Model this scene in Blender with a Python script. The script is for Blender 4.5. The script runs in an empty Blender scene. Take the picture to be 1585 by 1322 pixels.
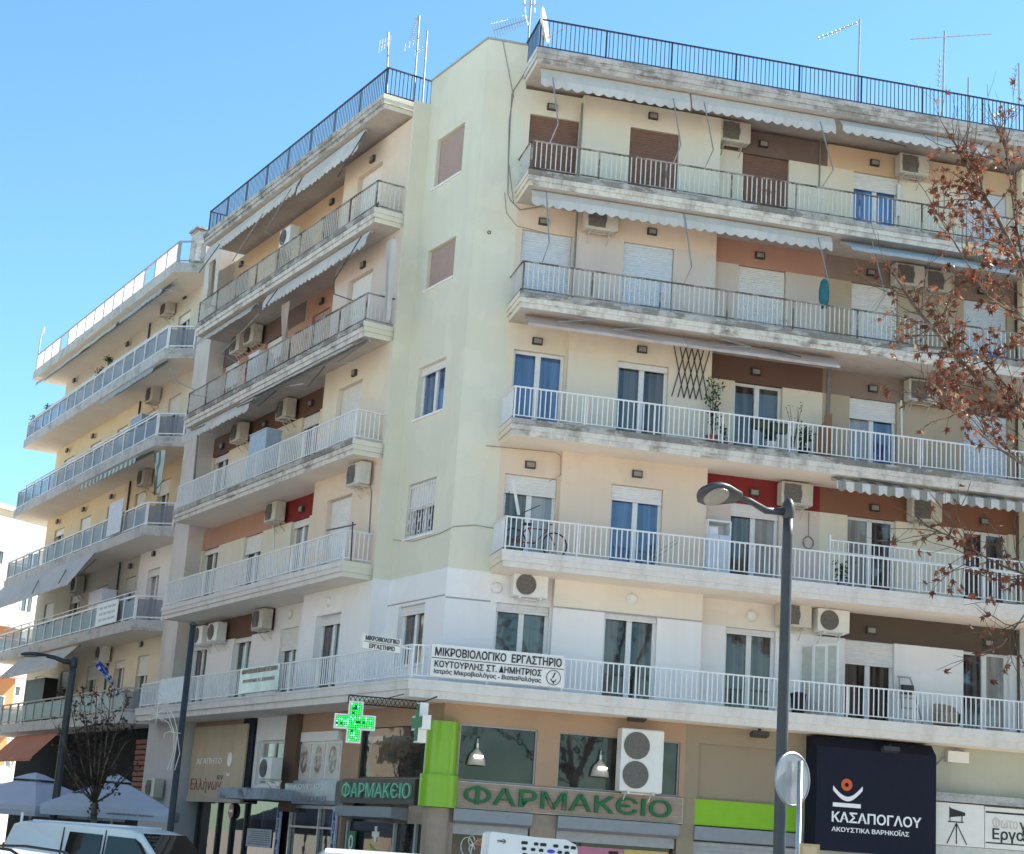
import bpy, bmesh, math, random
from mathutils import Vector, Matrix
RAD = math.radians
random.seed(7)
scene = bpy.context.scene
col = scene.collection

# ------------------------------------------------------------------ camera, sky, sun, exposure
PIT, ROL, EYE, FOC = 0.2451, 0.0686, 1.6, 2593.4
cp, sp, cr, sr = math.cos(PIT), math.sin(PIT), math.cos(ROL), math.sin(ROL)
cd = bpy.data.cameras.new('camera')
cam = bpy.data.objects.new('camera', cd)
col.objects.link(cam)
cd.sensor_width = 36.0
cd.lens = 36.0 * FOC / 1585.0
cd.clip_start = 0.1
cd.clip_end = 5000.0
right = Vector((cr, -sp * sr, cp * sr))
up = Vector((-sr, -sp * cr, cp * cr))
fwd = Vector((0, cp, sp))
cam.matrix_world = Matrix((( right.x, up.x, -fwd.x, 0), (right.y, up.y, -fwd.y, 0), (right.z, up.z, -fwd.z, EYE), (0, 0, 0, 1)))
scene.camera = cam

SUN_AZ, SUN_EL = 69.0, 40.0           # azimuth from +Y towards +X
world = bpy.data.worlds.new('World')
scene.world = world
world.use_nodes = True
wn = world.node_tree
wn.nodes.clear()
wo = wn.nodes.new('ShaderNodeOutputWorld')
wb = wn.nodes.new('ShaderNodeBackground')
ws = wn.nodes.new('ShaderNodeTexSky')
ws.sky_type = 'NISHITA'
ws.sun_disc = False
ws.sun_elevation = RAD(SUN_EL)
ws.sun_rotation = RAD(SUN_AZ)
ws.air_density = 1.0
ws.dust_density = 0.2
ws.ozone_density = 1.0
wb.inputs['Strength'].default_value = 0.094
wt = wn.nodes.new('ShaderNodeMix')
wt.data_type = 'RGBA'; wt.blend_type = 'MULTIPLY'; wt.inputs[0].default_value = 1.0
wt.inputs[7].default_value = (0.75, 1.07, 1.12, 1.0)      # clear, cyan winter sky
wn.links.new(ws.outputs[0], wt.inputs[6])
wn.links.new(wt.outputs[2], wb.inputs[0])
wn.links.new(wb.outputs[0], wo.inputs[0])

sd = bpy.data.lights.new('sun', 'SUN')
sd.energy = 5.0
sd.angle = RAD(0.53)
sd.color = (1.0, 0.92, 0.82)
sun = bpy.data.objects.new('sun', sd)
col.objects.link(sun)
sdir = Vector((math.sin(RAD(SUN_AZ)) * math.cos(RAD(SUN_EL)), math.cos(RAD(SUN_AZ)) * math.cos(RAD(SUN_EL)), math.sin(RAD(SUN_EL))))
sun.rotation_euler = sdir.to_track_quat('Z', 'Y').to_euler()
sun.location = sdir * 200

vs = scene.view_settings
vs.view_transform = 'Standard'
vs.look = 'None'
vs.gamma = 1.0
vs.use_curve_mapping = False
vs.exposure = 1.36
scene.render.engine = 'CYCLES'
scene.cycles.max_bounces = 8
scene.cycles.diffuse_bounces = 5

# ------------------------------------------------------------------ frames and builders
GZ = -0.5                              # ground level (the camera eye is 2.1 m above it)
AR, AL = 0.2245, 2.0851
C0 = Vector((-1.833, 36.057, 0))
def ray(x, y):
    X = (x - 792.5) / FOC; Y = -(y - 661.0) / FOC
    X, Y = cr * X - sr * Y, sr * X + cr * Y
    return Vector((X, cp - sp * Y, sp + cp * Y))
def at(x, y, dist):                    # photo pixel at a known forward distance
    d = ray(x, y); d = d * (dist / d.y)
    return Vector((d.x, d.y, d.z + EYE))
class Frame:
    def __init__(s, o, d, n, sg, rot):
        s.o, s.d, s.n, s.sg, s.rot = Vector(o), Vector(d), Vector(n), sg, rot
    def __call__(s, u, v, z):
        p = s.o + s.d * u + s.n * v
        return Vector((p.x, p.y, z))
    def px(s, x, y, v):                # photo pixel on the plane at depth v -> u, z
        d = ray(x, y)
        t = (s.o.dot(s.n) + v) / (d.x * s.n.x + d.y * s.n.y)
        p = d * t
        return (p - s.o).dot(s.d), p.z + EYE
def mkframe(o, ang, left=False):
    d = (math.cos(ang), math.sin(ang), 0)
    n = (math.sin(ang), -math.cos(ang), 0) if left else (-math.sin(ang), math.cos(ang), 0)
    return Frame(o, d, n, -1 if left else 1, ang - math.pi if left else ang)
FR = mkframe(C0, AR)
FL = mkframe(C0, AL, True)
FW = mkframe((0, 0, 0), 0)

class MB:
    def __init__(s): s.v = []; s.f = []; s.m = []
    def face(s, pts, mi=0):
        b = len(s.v); s.v += [Vector(p) for p in pts]; s.f.append(tuple(range(b, b + len(pts)))); s.m.append(mi)
    def box(s, fr, u0, u1, v0, v1, z0, z1, mi=0):
        b = len(s.v)
        s.v += [fr(u, v, z) for z in (z0, z1) for v in (v0, v1) for u in (u0, u1)]
        fs = ((0, 2, 3, 1), (4, 5, 7, 6), (0, 1, 5, 4), (2, 6, 7, 3), (0, 4, 6, 2), (1, 3, 7, 5))  # bottom top front back u0 u1
        for i, q in enumerate(fs):
            s.f.append(tuple(b + k for k in q)); s.m.append(mi[i] if isinstance(mi, tuple) else mi)
    def loft(s, rings, mi=0, cap=True, closed=True):
        b = len(s.v); n = len(rings[0])
        for r in rings: s.v += [Vector(p) for p in r]
        for i in range(len(rings) - 1):
            for k in range(n if closed else n - 1):
                k2 = (k + 1) % n
                s.f.append((b + i * n + k, b + i * n + k2, b + (i + 1) * n + k2, b + (i + 1) * n + k)); s.m.append(mi)
        if cap:
            s.f.append(tuple(b + k for k in range(n))); s.m.append(mi)
            s.f.append(tuple(b + (len(rings) - 1) * n + k for k in range(n))); s.m.append(mi)
    def tube(s, pts, r, n=6, r2=None, mi=0):
        pts = [Vector(p) for p in pts]; rings = []
        for i, p in enumerate(pts):
            a = pts[max(i - 1, 0)]; c = pts[min(i + 1, len(pts) - 1)]
            t = (c - a).normalized() if (c - a).length > 1e-9 else Vector((0, 0, 1))
            x = t.orthogonal().normalized() if abs(t.z) > .9 else t.cross(Vector((0, 0, 1))).normalized()
            if abs(t.z) > .9: x = (Vector((1, 0, 0)) - t * t.x).normalized()
            y = t.cross(x)
            rr = r[i] if isinstance(r, (list, tuple)) else (r if r2 is None else r + (r2 - r) * i / (len(pts) - 1))
            rings.append([p + (x * math.cos(2 * math.pi * k / n) + y * math.sin(2 * math.pi * k / n)) * rr for k in range(n)])
        s.loft(rings, mi)
    def lathe(s, c, prof, n=16, mi=0, axis=None, cap=True):
        c = Vector(c)
        if axis is None: X, Y, Z = Vector((1, 0, 0)), Vector((0, 1, 0)), Vector((0, 0, 1))
        else:
            Z = Vector(axis).normalized(); X = Z.orthogonal().normalized(); Y = Z.cross(X)
        s.loft([[c + (X * math.cos(2 * math.pi * k / n) + Y * math.sin(2 * math.pi * k / n)) * r + Z * z for k in range(n)] for r, z in prof], mi, cap)
    def extr(s, fr, poly, v0, v1, mi=0):     # polygon in (u,z) extruded along v
        s.loft([[fr(u, v0, z) for u, z in poly], [fr(u, v1, z) for u, z in poly]], mi)
    def prof(s, fr, poly, u0, u1, mi=0):     # polygon in (v,z) extruded along u
        s.loft([[fr(u0, v, z) for v, z in poly], [fr(u1, v, z) for v, z in poly]], mi)
    def build(s, name, mats, parent=None, smooth=False, kind=None, label=None):
        o = Vector(parent['_o']) if parent is not None else Vector((0, 0, 0))
        me = bpy.data.meshes.new(name)
        me.from_pydata([v - o for v in s.v], [], s.f)
        if not isinstance(mats, (list, tuple)): mats = [mats]
        for m in mats: me.materials.append(m)
        if len(mats) > 1: me.polygons.foreach_set('material_index', s.m)
        bm = bmesh.new(); bm.from_mesh(me)
        bmesh.ops.recalc_face_normals(bm, faces=bm.faces)
        bm.to_mesh(me); bm.free()
        if smooth: 
            for p in me.polygons: p.use_smooth = True
        ob = bpy.data.objects.new(name, me); col.objects.link(ob)
        if parent is not None:
            ob.parent = parent; ob['_o'] = list(o)
        else: ob['_o'] = [0, 0, 0]
        if kind: ob['kind'] = kind
        if label: ob['label'] = label
        return ob
def thing(name, label, cat, loc, group=None, rotz=0):
    o = bpy.data.objects.new(name, None); col.objects.link(o)
    o.location = loc; o['_o'] = list(loc); o['label'] = label; o['category'] = cat
    o.empty_display_size = .2
    if rotz: o.rotation_euler = (0, 0, rotz)
    if group: o['group'] = group
    return o
def local(o):                                  # builder frame for things whose parts are in local coordinates
    o['_o'] = [0, 0, 0]; return o
def copy_tree(src, loc, rotz, label, group=None):
    r = src.copy(); col.objects.link(r); r.location = loc; r.rotation_euler = (0, 0, rotz); r['label'] = label
    if group: r['group'] = group
    for ch in src.children:
        c = ch.copy(); col.objects.link(c); c.parent = r
        for g in ch.children:
            d = g.copy(); col.objects.link(d); d.parent = c
    return r

# ------------------------------------------------------------------ materials
def nodes(name):
    m = bpy.data.materials.new(name); m.use_nodes = True
    nt = m.node_tree; b = nt.nodes['Principled BSDF']
    return m, nt, b
def N(nt, t, **kw):
    n = nt.nodes.new(t)
    for k, v in kw.items(): setattr(n, k, v)
    return n
def rgb(c): return (c[0], c[1], c[2], 1)
def noise(nt, vec, scale, detail=4, rough=.55, mapscale=None):
    t = N(nt, 'ShaderNodeTexNoise'); t.inputs['Scale'].default_value = scale; t.inputs['Detail'].default_value = detail; t.inputs['Roughness'].default_value = rough
    if mapscale:
        mp = N(nt, 'ShaderNodeMapping'); mp.inputs['Scale'].default_value = mapscale
        nt.links.new(vec, mp.inputs[0]); vec = mp.outputs[0]
    nt.links.new(vec, t.inputs['Vector']); return t.outputs['Fac']
def ramp(nt, fac, a, b, ca=(0, 0, 0), cb=(1, 1, 1)):
    r = N(nt, 'ShaderNodeValToRGB'); e = r.color_ramp.elements
    e[0].position = a; e[0].color = rgb(ca); e[1].position = b; e[1].color = rgb(cb)
    nt.links.new(fac, r.inputs[0]); return r.outputs[0]
def mix(nt, fac, a, b, mode='MIX'):
    m = N(nt, 'ShaderNodeMix', data_type='RGBA', blend_type=mode)
    for i, x in ((0, fac), (6, a), (7, b)):
        if isinstance(x, (int, float)): m.inputs[i].default_value = x
        elif isinstance(x, tuple): m.inputs[i].default_value = rgb(x)
        else: nt.links.new(x, m.inputs[i])
    return m.outputs[2]
def coords(nt): return N(nt, 'ShaderNodeTexCoord').outputs['Object']
def bump(nt, b, h, strength, dist=.02):
    n = N(nt, 'ShaderNodeBump'); n.inputs['Strength'].default_value = strength; n.inputs['Distance'].default_value = dist
    nt.links.new(h, n.inputs['Height']); nt.links.new(n.outputs[0], b.inputs['Normal'])
def plain(name, c, rough=.6, metal=0.0, var=.12, spec=.4, scale=6):
    m, nt, b = nodes(name); v = coords(nt)
    f = noise(nt, v, scale, 5)
    k = mix(nt, ramp(nt, f, .3, .7), tuple(x * (1 - var) for x in c), tuple(min(1, x * (1 + var)) for x in c))
    nt.links.new(k, b.inputs['Base Color'])
    b.inputs['Roughness'].default_value = rough; b.inputs['Metallic'].default_value = metal; b.inputs['Specular IOR Level'].default_value = spec
    return m
def aged(name, c):
    m, nt, b = nodes(name); v = coords(nt)
    f = noise(nt, v, 4, 6, .7, (1, 1, .3)); g = N(nt, 'ShaderNodeObjectInfo').outputs['Random']
    k = mix(nt, ramp(nt, f, .45, .75), c, tuple(x * .6 for x in c))
    k = mix(nt, ramp(nt, g, 0, 1), k, tuple(min(1, x * 1.35) for x in c))
    k2 = N(nt, 'ShaderNodeMix', data_type='RGBA'); k2.inputs[0].default_value = .5
    nt.links.new(k, k2.inputs[6]); nt.links.new(mix(nt, ramp(nt, f, .45, .75), c, tuple(x * .6 for x in c)), k2.inputs[7])
    nt.links.new(k2.outputs[2], b.inputs['Base Color']); b.inputs['Roughness'].default_value = .5
    return m
def stucco(name, c, streak=.25, dirt=(.16, .14, .11), patch=.08, rough=.88, bmp=.25):
    m, nt, b = nodes(name); v = coords(nt)
    big = noise(nt, v, .45, 6, .6)
    k = mix(nt, ramp(nt, big, .3, .72), tuple(x * (1 - patch) for x in c), tuple(min(1, x * (1 + patch)) for x in c))
    st = noise(nt, v, 1.6, 6, .65, (1.6, 1.6, .12))
    k = mix(nt, N_mul(nt, ramp(nt, st, .52, .85), streak), k, dirt)
    rep = noise(nt, v, .8, 3, .45)
    k = mix(nt, N_mul(nt, ramp(nt, rep, .57, .585), .22), k, tuple(min(1, x * 1.12 + .02) for x in c))
    rep2 = noise(nt, v, 1.7, 8, .75)
    k = mix(nt, N_mul(nt, ramp(nt, rep2, .60, .66), streak * .5), k, dirt)
    fine = noise(nt, v, 9, 6, .7)
    k = mix(nt, N_mul(nt, ramp(nt, fine, .56, .8), streak * .6), k, dirt)
    nt.links.new(k, b.inputs['Base Color'])
    b.inputs['Roughness'].default_value = rough; b.inputs['Specular IOR Level'].default_value = .2
    g = noise(nt, v, 90, 3)
    bump(nt, b, g, bmp, .006)
    return m
def N_mul(nt, a, f):
    m = N(nt, 'ShaderNodeMath', operation='MULTIPLY'); nt.links.new(a, m.inputs[0]); m.inputs[1].default_value = f
    return m.outputs[0]
def peel(name, paint, under, amount=.5, dirt=(.09, .085, .08), dirtamt=.5):
    m, nt, b = nodes(name); v = coords(nt)
    f = noise(nt, v, 1.1, 9, .72, (1, 1, 2.2))
    k = mix(nt, ramp(nt, f, amount - .02, amount + .03), under, paint)
    s = noise(nt, v, 2.2, 7, .7, (1.2, 1.2, .35))
    k = mix(nt, N_mul(nt, ramp(nt, s, .48, .74), dirtamt), k, dirt)
    g = noise(nt, v, 7, 8, .75)
    k = mix(nt, N_mul(nt, ramp(nt, g, .5, .72), dirtamt * .8), k, dirt)
    nt.links.new(k, b.inputs['Base Color'])
    b.inputs['Roughness'].default_value = .9; b.inputs['Specular IOR Level'].default_value = .2
    bump(nt, b, f, .5, .02)
    return m
def glassy(name, c, ior=2.0, var=.35, rough=.03, stripes=None):
    m, nt, b = nodes(name); v = coords(nt)
    f = noise(nt, v, 1.3, 4)
    k = mix(nt, ramp(nt, f, .35, .65), tuple(x * (1 - var) for x in c), tuple(x * (1 + var) for x in c))
    if stripes:
        w = noise(nt, v, 7, 2, .5, (1, 1, .03))
        k = mix(nt, ramp(nt, w, .4, .6), k, stripes)
    nt.links.new(k, b.inputs['Base Color'])
    b.inputs['Roughness'].default_value = rough; b.inputs['IOR'].default_value = ior
    g = noise(nt, v, 2.2, 2)
    bump(nt, b, g, .05, .03)
    return m
M = {}
M['green_wall'] = stucco('pale_green_stucco', (.68, .66, .54), .22, (.42, .40, .31), .05)
M['white_wall'] = stucco('white_stucco', (.80, .785, .78), .16, (.42, .39, .36), .03)
M['peach'] = stucco('peach_stucco', (.70, .575, .46), .16, (.35, .25, .18), .05)
M['cream'] = stucco('cream_stucco', (.72, .645, .515), .12, (.3, .24, .17), .05)
M['pale_grey'] = stucco('pale_grey_stucco', (.60, .57, .50), .25, (.3, .27, .23), .08)
M['warm_white'] = stucco('warm_white_stucco', (.75, .685, .59), .10, (.38, .32, .26), .04)
M['pink_white'] = stucco('pink_white_stucco', (.64, .55, .49), .16, (.35, .25, .18), .06)
M['ivory'] = stucco('ivory_stucco', (.70, .65, .54), .16, (.33, .28, .2), .05)
M['orange_peach'] = stucco('orange_peach_stucco', (.62, .45, .30), .16, (.3, .2, .13), .06)
M['salmon'] = stucco('salmon_stucco', (.46, .26, .19), .15, (.2, .12, .1), .06)
M['grey_brown'] = stucco('grey_brown_stucco', (.17, .125, .11), .25, (.32, .27, .24), .1)
M['brown_band'] = stucco('brown_stucco', (.15, .088, .067), .12, (.1, .06, .05), .06)
M['taupe'] = stucco('taupe_stucco', (.26, .20, .165), .18, (.14, .11, .1), .08)
M['red_band'] = stucco('dark_red_stucco', (.22, .03, .028), .1, (.1, .02, .02), .06)
M['rust_band'] = stucco('rust_brown_stucco', (.235, .115, .07), .1, (.12, .07, .05), .06)
M['dark_band'] = stucco('dark_olive_brown_stucco', (.10, .076, .058), .1, (.15, .12, .1), .06)
M['beige'] = stucco('beige_stucco', (.46, .37, .27), .12, (.2, .16, .12), .05)
M['shop_brown'] = stucco('shop_brown_stucco', (.40, .27, .185), .15, (.16, .11, .08), .05)
M['shop_beige'] = stucco('shop_beige_stucco', (.30, .245, .175), .15, (.14, .11, .08), .05)
M['yellow_wall'] = stucco('yellow_stucco', (.70, .57, .38), .14, (.3, .22, .13), .06)
M['soffit_shaded_dirty'] = stucco('shaded_stained_soffit_plaster', (.50, .46, .42), .55, (.2, .17, .14), .16)  # under-slab shade put into a darker base colour, with dirt streaks
M['soffit'] = stucco('soffit_plaster', (.80, .72, .62), .10, (.42, .36, .3), .05)
M['fascia_bad'] = peel('peeling_fascia_paint', (.66, .64, .59), (.36, .33, .29), .42, (.09, .08, .07), .62)
M['fascia_mid'] = peel('weathered_fascia_paint', (.66, .64, .60), (.36, .34, .31), .40, (.10, .095, .09), .6)
M['fascia_ok'] = peel('clean_fascia_paint', (.68, .66, .63), (.55, .52, .48), .32, (.3, .28, .26), .35)
M['fascia_top'] = peel('bare_concrete_slab_edge', (.46, .44, .41), (.24, .225, .2), .5, (.07, .065, .06), .6)
M['fascia_grey'] = peel('grey_fascia_concrete', (.52, .51, .49), (.36, .35, .33), .42, (.13, .125, .12), .5)
M['roof_fascia'] = peel('roof_fascia_concrete', (.50, .48, .46), (.30, .285, .26), .45, (.08, .075, .07), .6)
M['white_metal'] = plain('white_painted_steel', (.74, .74, .74), .45, 0, .05)
M['rust_white'] = peel('flaking_white_steel', (.62, .60, .55), (.2, .15, .11), .36, (.14, .1, .08), .3)
M['rust_rail'] = peel('rusty_dark_rail', (.34, .31, .28), (.13, .10, .08), .5, (.05, .04, .035), .3)
M['navy_metal'] = plain('dark_navy_steel', (.025, .025, .05), .5, 0, .2)
M['grey_metal'] = plain('grey_painted_steel', (.35, .35, .36), .5, 0, .1)
M['alu'] = plain('dull_aluminium', (.55, .55, .56), .35, .8, .1)
M['dark_metal'] = plain('dark_grey_steel', (.055, .06, .065), .5, .2, .15)
M['black'] = plain('black_plastic', (.015, .015, .016), .55, 0, .2)
M['frame_white'] = plain('white_window_frame', (.72, .72, .72), .5, 0, .05)
M['frame_brown'] = plain('brown_window_frame', (.10, .05, .035), .5, 0, .1)
M['shut_white'] = plain('white_roller_shutter', (.70, .69, .68), .5, 0, .05)
M['shut_blue'] = plain('bluish_white_roller_shutter', (.60, .64, .70), .5, 0, .05)
M['shut_brown'] = plain('brown_roller_shutter', (.185, .10, .075), .55, 0, .08)
M['shut_pink'] = plain('mauve_brown_shutter', (.38, .28, .25), .55, 0, .06)
M['ac'] = plain('aged_white_plastic', (.60, .57, .50), .5, 0, .08)
M['ac'] = aged('aged_white_plastic_casing', (.50, .47, .41))
M['ac_new'] = plain('white_enamel', (.72, .71, .68), .4, 0, .04)
M['grille'] = plain('dark_fan_grille', (.14, .13, .12), .6, 0, .3, .4, 30)
M['g_dark'] = glassy('dark_window_glass', (.02, .022, .03), 1.8, .6, .03, (.10, .095, .09))
M['g_room'] = glassy('room_window_glass', (.035, .03, .026), 1.7, .8, .03, (.12, .10, .08))
M['g_blue'] = glassy('window_glass_blue_curtain', (.06, .16, .42), 1.8, .15, .04, (.10, .24, .55))
M['g_deep'] = glassy('window_glass_deep_blue', (.025, .055, .15), 1.9, .35, .03, (.07, .13, .26))
M['g_curt'] = glassy('window_glass_pale_curtain', (.34, .33, .31), 1.8, .1, .04, (.22, .22, .22))
M['awn_white'] = stucco('off_white_awning_cloth', (.54, .525, .50), .45, (.26, .24, .21), .1, .85, .1)
M['awn_grey'] = stucco('grey_blue_awning_cloth', (.36, .40, .41), .25, (.2, .2, .2), .08, .85, .1)
M['awn_pink'] = stucco('faded_pink_awning_cloth', (.52, .42, .37), .2, (.3, .2, .15), .06, .85, .1)
M['awn_terra'] = plain('terracotta_awning_bar', (.42, .19, .11), .6, 0, .1)
M['awn_beige'] = stucco('beige_awning_cloth', (.46, .42, .37), .2, (.25, .2, .17), .06, .85, .1)
M['lamp_glass'] = plain('frosted_lamp_glass', (.26, .25, .22), .5, 0, .1)
M['terracotta'] = plain('terracotta_pot', (.36, .13, .07), .7, 0, .12)
M['soil'] = plain('potting_soil', (.05, .035, .025), .95)
M['leaf_green'] = plain('dark_green_leaf', (.035, .075, .02), .6, 0, .4, .3, 40)
def striped(name, a, b, axis, scale):
    m, nt, p = nodes(name); v = coords(nt)
    sx = N(nt, 'ShaderNodeVectorMath', operation='DOT_PRODUCT'); nt.links.new(v, sx.inputs[0]); sx.inputs[1].default_value = axis
    w = N(nt, 'ShaderNodeMath', operation='MULTIPLY'); nt.links.new(sx.outputs['Value'], w.inputs[0]); w.inputs[1].default_value = scale
    fr = N(nt, 'ShaderNodeMath', operation='FRACT'); nt.links.new(w.outputs[0], fr.inputs[0])
    k = mix(nt, ramp(nt, fr.outputs[0], .46, .54), a, b)
    d = noise(nt, v, 3, 5); k = mix(nt, N_mul(nt, ramp(nt, d, .5, .8), .35), k, (.2, .19, .17))
    nt.links.new(k, p.inputs['Base Color']); p.inputs['Roughness'].default_value = .85
    return m
M['awn_stripe'] = striped('grey_white_striped_cloth', (.62, .60, .56), (.27, .26, .23), tuple(FR.d), 2.4)
M['awn_gstripe'] = striped('green_white_striped_cloth', (.55, .58, .56), (.13, .22, .22), tuple(FL.d), 2.2)
# ------------------------------------------------------------------ ground
def sheet(name, pts, z, mat, kind='structure', th=0.0):
    mb = MB()
    if th: mb.loft([[Vector((p[0], p[1], z - th)) for p in pts], [Vector((p[0], p[1], z)) for p in pts]])
    else: mb.face([Vector((p[0], p[1], z)) for p in pts])
    o = mb.build(name, mat); o['kind'] = kind; return o
def asphalt(name, c):
    m, nt, b = nodes(name); v = coords(nt)
    f = noise(nt, v, .35, 6); g = noise(nt, v, 60, 3)
    k = mix(nt, ramp(nt, f, .3, .7), tuple(x * .8 for x in c), tuple(x * 1.25 for x in c))
    k = mix(nt, N_mul(nt, ramp(nt, g, .5, .7), .3), k, tuple(x * 2.2 for x in c))
    nt.links.new(k, b.inputs['Base Color']); b.inputs['Roughness'].default_value = .9
    bump(nt, b, g, .4, .01); return m
def paving(name, c):
    m, nt, b = nodes(name); v = coords(nt)
    mp = N(nt, 'ShaderNodeMapping'); mp.inputs['Rotation'].default_value = (0, 0, AR); nt.links.new(v, mp.inputs[0])
    br = N(nt, 'ShaderNodeTexBrick'); br.inputs['Scale'].default_value = 1.25; br.inputs['Mortar Size'].default_value = .012; br.offset = 0
    br.inputs['Color1'].default_value = rgb(c); br.inputs['Color2'].default_value = rgb(tuple(x * .85 for x in c)); br.inputs['Mortar'].default_value = rgb(tuple(x * .5 for x in c))
    nt.links.new(mp.outputs[0], br.inputs[0]); nt.links.new(br.outputs[0], b.inputs['Base Color']); b.inputs['Roughness'].default_value = .85
    return m
sheet('ground', [(-900, -900), (900, -900), (900, 1500), (-900, 1500)], GZ - .15, plain('plaza_concrete', (.62, .54, .45), .9, 0, .15, .2, .2))
sheet('road', [FR(60, -14, 0), FR(60, -4.2, 0), FR(-1.5, -4.2, 0), FL(-1.5, -4.2, 0), FL(90, -4.2, 0), FL(90, -13, 0), FL(-8, -13, 0), FR(-30, -14, 0)], GZ - .12, asphalt('road_asphalt', (.34, .315, .28)))
def corner(vr, vl):
    a, b = FR.n, FL.n; det = a.x * b.y - a.y * b.x
    return C0 + Vector(((vr * b.y - vl * a.y) / det, (a.x * vl - b.x * vr) / det, 0))
def uat(fr, p): return (Vector((p.x, p.y, 0)) - fr.o).dot(fr.d)
sheet('pavement', [FR(60, -4, 0), corner(-4, -3.6), FL(80, -3.6, 0), FL(80, 20, 0), FR(60, 20, 0)], GZ, paving('pavement_slabs', (.60, .54, .46)), th=.13)
kb = MB()
pc, pd = corner(-4, -3.6), corner(-4.2, -3.8)
kb.loft([[Vector((q.x, q.y, z)) for q, z in ((FR(60, -4.2, 0), GZ - .14), (FR(60, -4.004, 0), GZ - .14), (FR(60, -4.004, 0), GZ + .012), (FR(60, -4.2, 0), GZ + .012))],
         [Vector((q.x, q.y, z)) for q, z in ((pd, GZ - .14), (pc, GZ - .14), (pc, GZ + .012), (pd, GZ + .012))],
         [Vector((q.x, q.y, z)) for q, z in ((FL(80, -3.8, 0), GZ - .14), (FL(80, -3.604, 0), GZ - .14), (FL(80, -3.604, 0), GZ + .012), (FL(80, -3.8, 0), GZ + .012))]])
o = kb.build('kerb', plain('kerb_stone', (.42, .40, .37), .85)); o['kind'] = 'structure'

# ------------------------------------------------------------------ main apartment building
B = thing('apartment_building', 'large six-storey corner apartment block with pale green corner wall and shops below', 'building', FR(6, 6, GZ))
ZK = lambda k: 4.95 + 3 * (k - 1)
LOW = .37
def wall(fr, u0, u1, z0, z1, v, mat, holes=(), th=.25, parent=None, name='wall'):
    mb = MB(); cu = u0
    for (a, b, c, d) in sorted(holes):
        c = max(c, z0 + .011)
        if a > cu: mb.box(fr, cu, a, v, v + th, z0, z1)
        if c > z0 + .001: mb.box(fr, a, b, v, v + th, z0, c)
        if d < z1 - .001: mb.box(fr, a, b, v, v + th, d, z1)
        cu = b
    if cu < u1: mb.box(fr, cu, u1, v, v + th, z0, z1)
    return mb.build(name, mat, parent or B)
def shutter_profile(v, z0, z1, step=.06):
    n = max(1, int((z1 - z0) / step)); h = (z1 - z0) / n; pts = [(v + .035, z0)]
    for i in range(n):
        a = z0 + i * h
        pts += [(v + .012, a), (v, a + h * .35), (v, a + h * .75), (v + .012, a + h * .98)]
    pts.append((v + .035, z1)); return pts
def opening(fr, u0, u1, z0, z1, v, sh=0., smat='shut_white', g='g_dark', f='frame_white', name='balcony_door', parent=None, sill=False, split=2, g2=None, reveal=.13):
    parent = parent or B
    w = .07; d0, d1 = v + reveal, v + reveal + .06
    mb = MB()
    mb.box(fr, u0, u0 + w, d0, d1, z0, z1); mb.box(fr, u1 - w, u1, d0, d1, z0, z1)
    mb.box(fr, u0 + w, u1 - w, d0, d1, z1 - w, z1); mb.box(fr, u0 + w, u1 - w, d0, d1, z0, z0 + w)
    cuts = [u0 + w + (u1 - u0 - 2 * w) * i / split for i in range(split + 1)]
    for c in cuts[1:-1]: mb.box(fr, c - .062, c + .062, d0 - .01, d1 - .002, z0 + w, z1 - w)
    win = mb.build(name, M[f], parent)
    zs = z1 - (z1 - z0) * sh
    if sh < .97:
        for i in range(split):
            a = cuts[i] + (.062 if i else 0); b = cuts[i + 1] - (.062 if i < split - 1 else 0)
            t = random.uniform(-.006, .006); t2 = random.uniform(-.008, .008)
            pm = MB(); q = [(a, z0 + w), (b, z0 + w), (b, z1 - w), (a, z1 - w)]
            rr = [d0 + .035 + t * (1 if k in (1, 2) else -1) + t2 * (1 if k > 1 else -1) for k in range(4)]
            pm.loft([[fr(x, r, z) for (x, z), r in zip(q, rr)], [fr(x, d1 + .03, z) for x, z in q]])
            pm.build('pane', M[(g2 if (g2 and i) else g)], win)
    if sh > 0:
        sm = MB(); sm.prof(fr, shutter_profile(v + reveal - .065, zs, z1 - .002), u0 + .012, u1 - .012)
        sm.box(fr, u0 + .012, u1 - .012, v + reveal - .075, v + reveal - .03, zs - .05, zs)
        sm.build('roller_shutter', M[smat], win)
    if sill:
        sm = MB(); sm.box(fr, u0 - .05, u1 + .05, v - .05, v + reveal, z0 - .05, z0 - .002); sm.build('sill', M['white_wall'], win)
    return win

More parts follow.
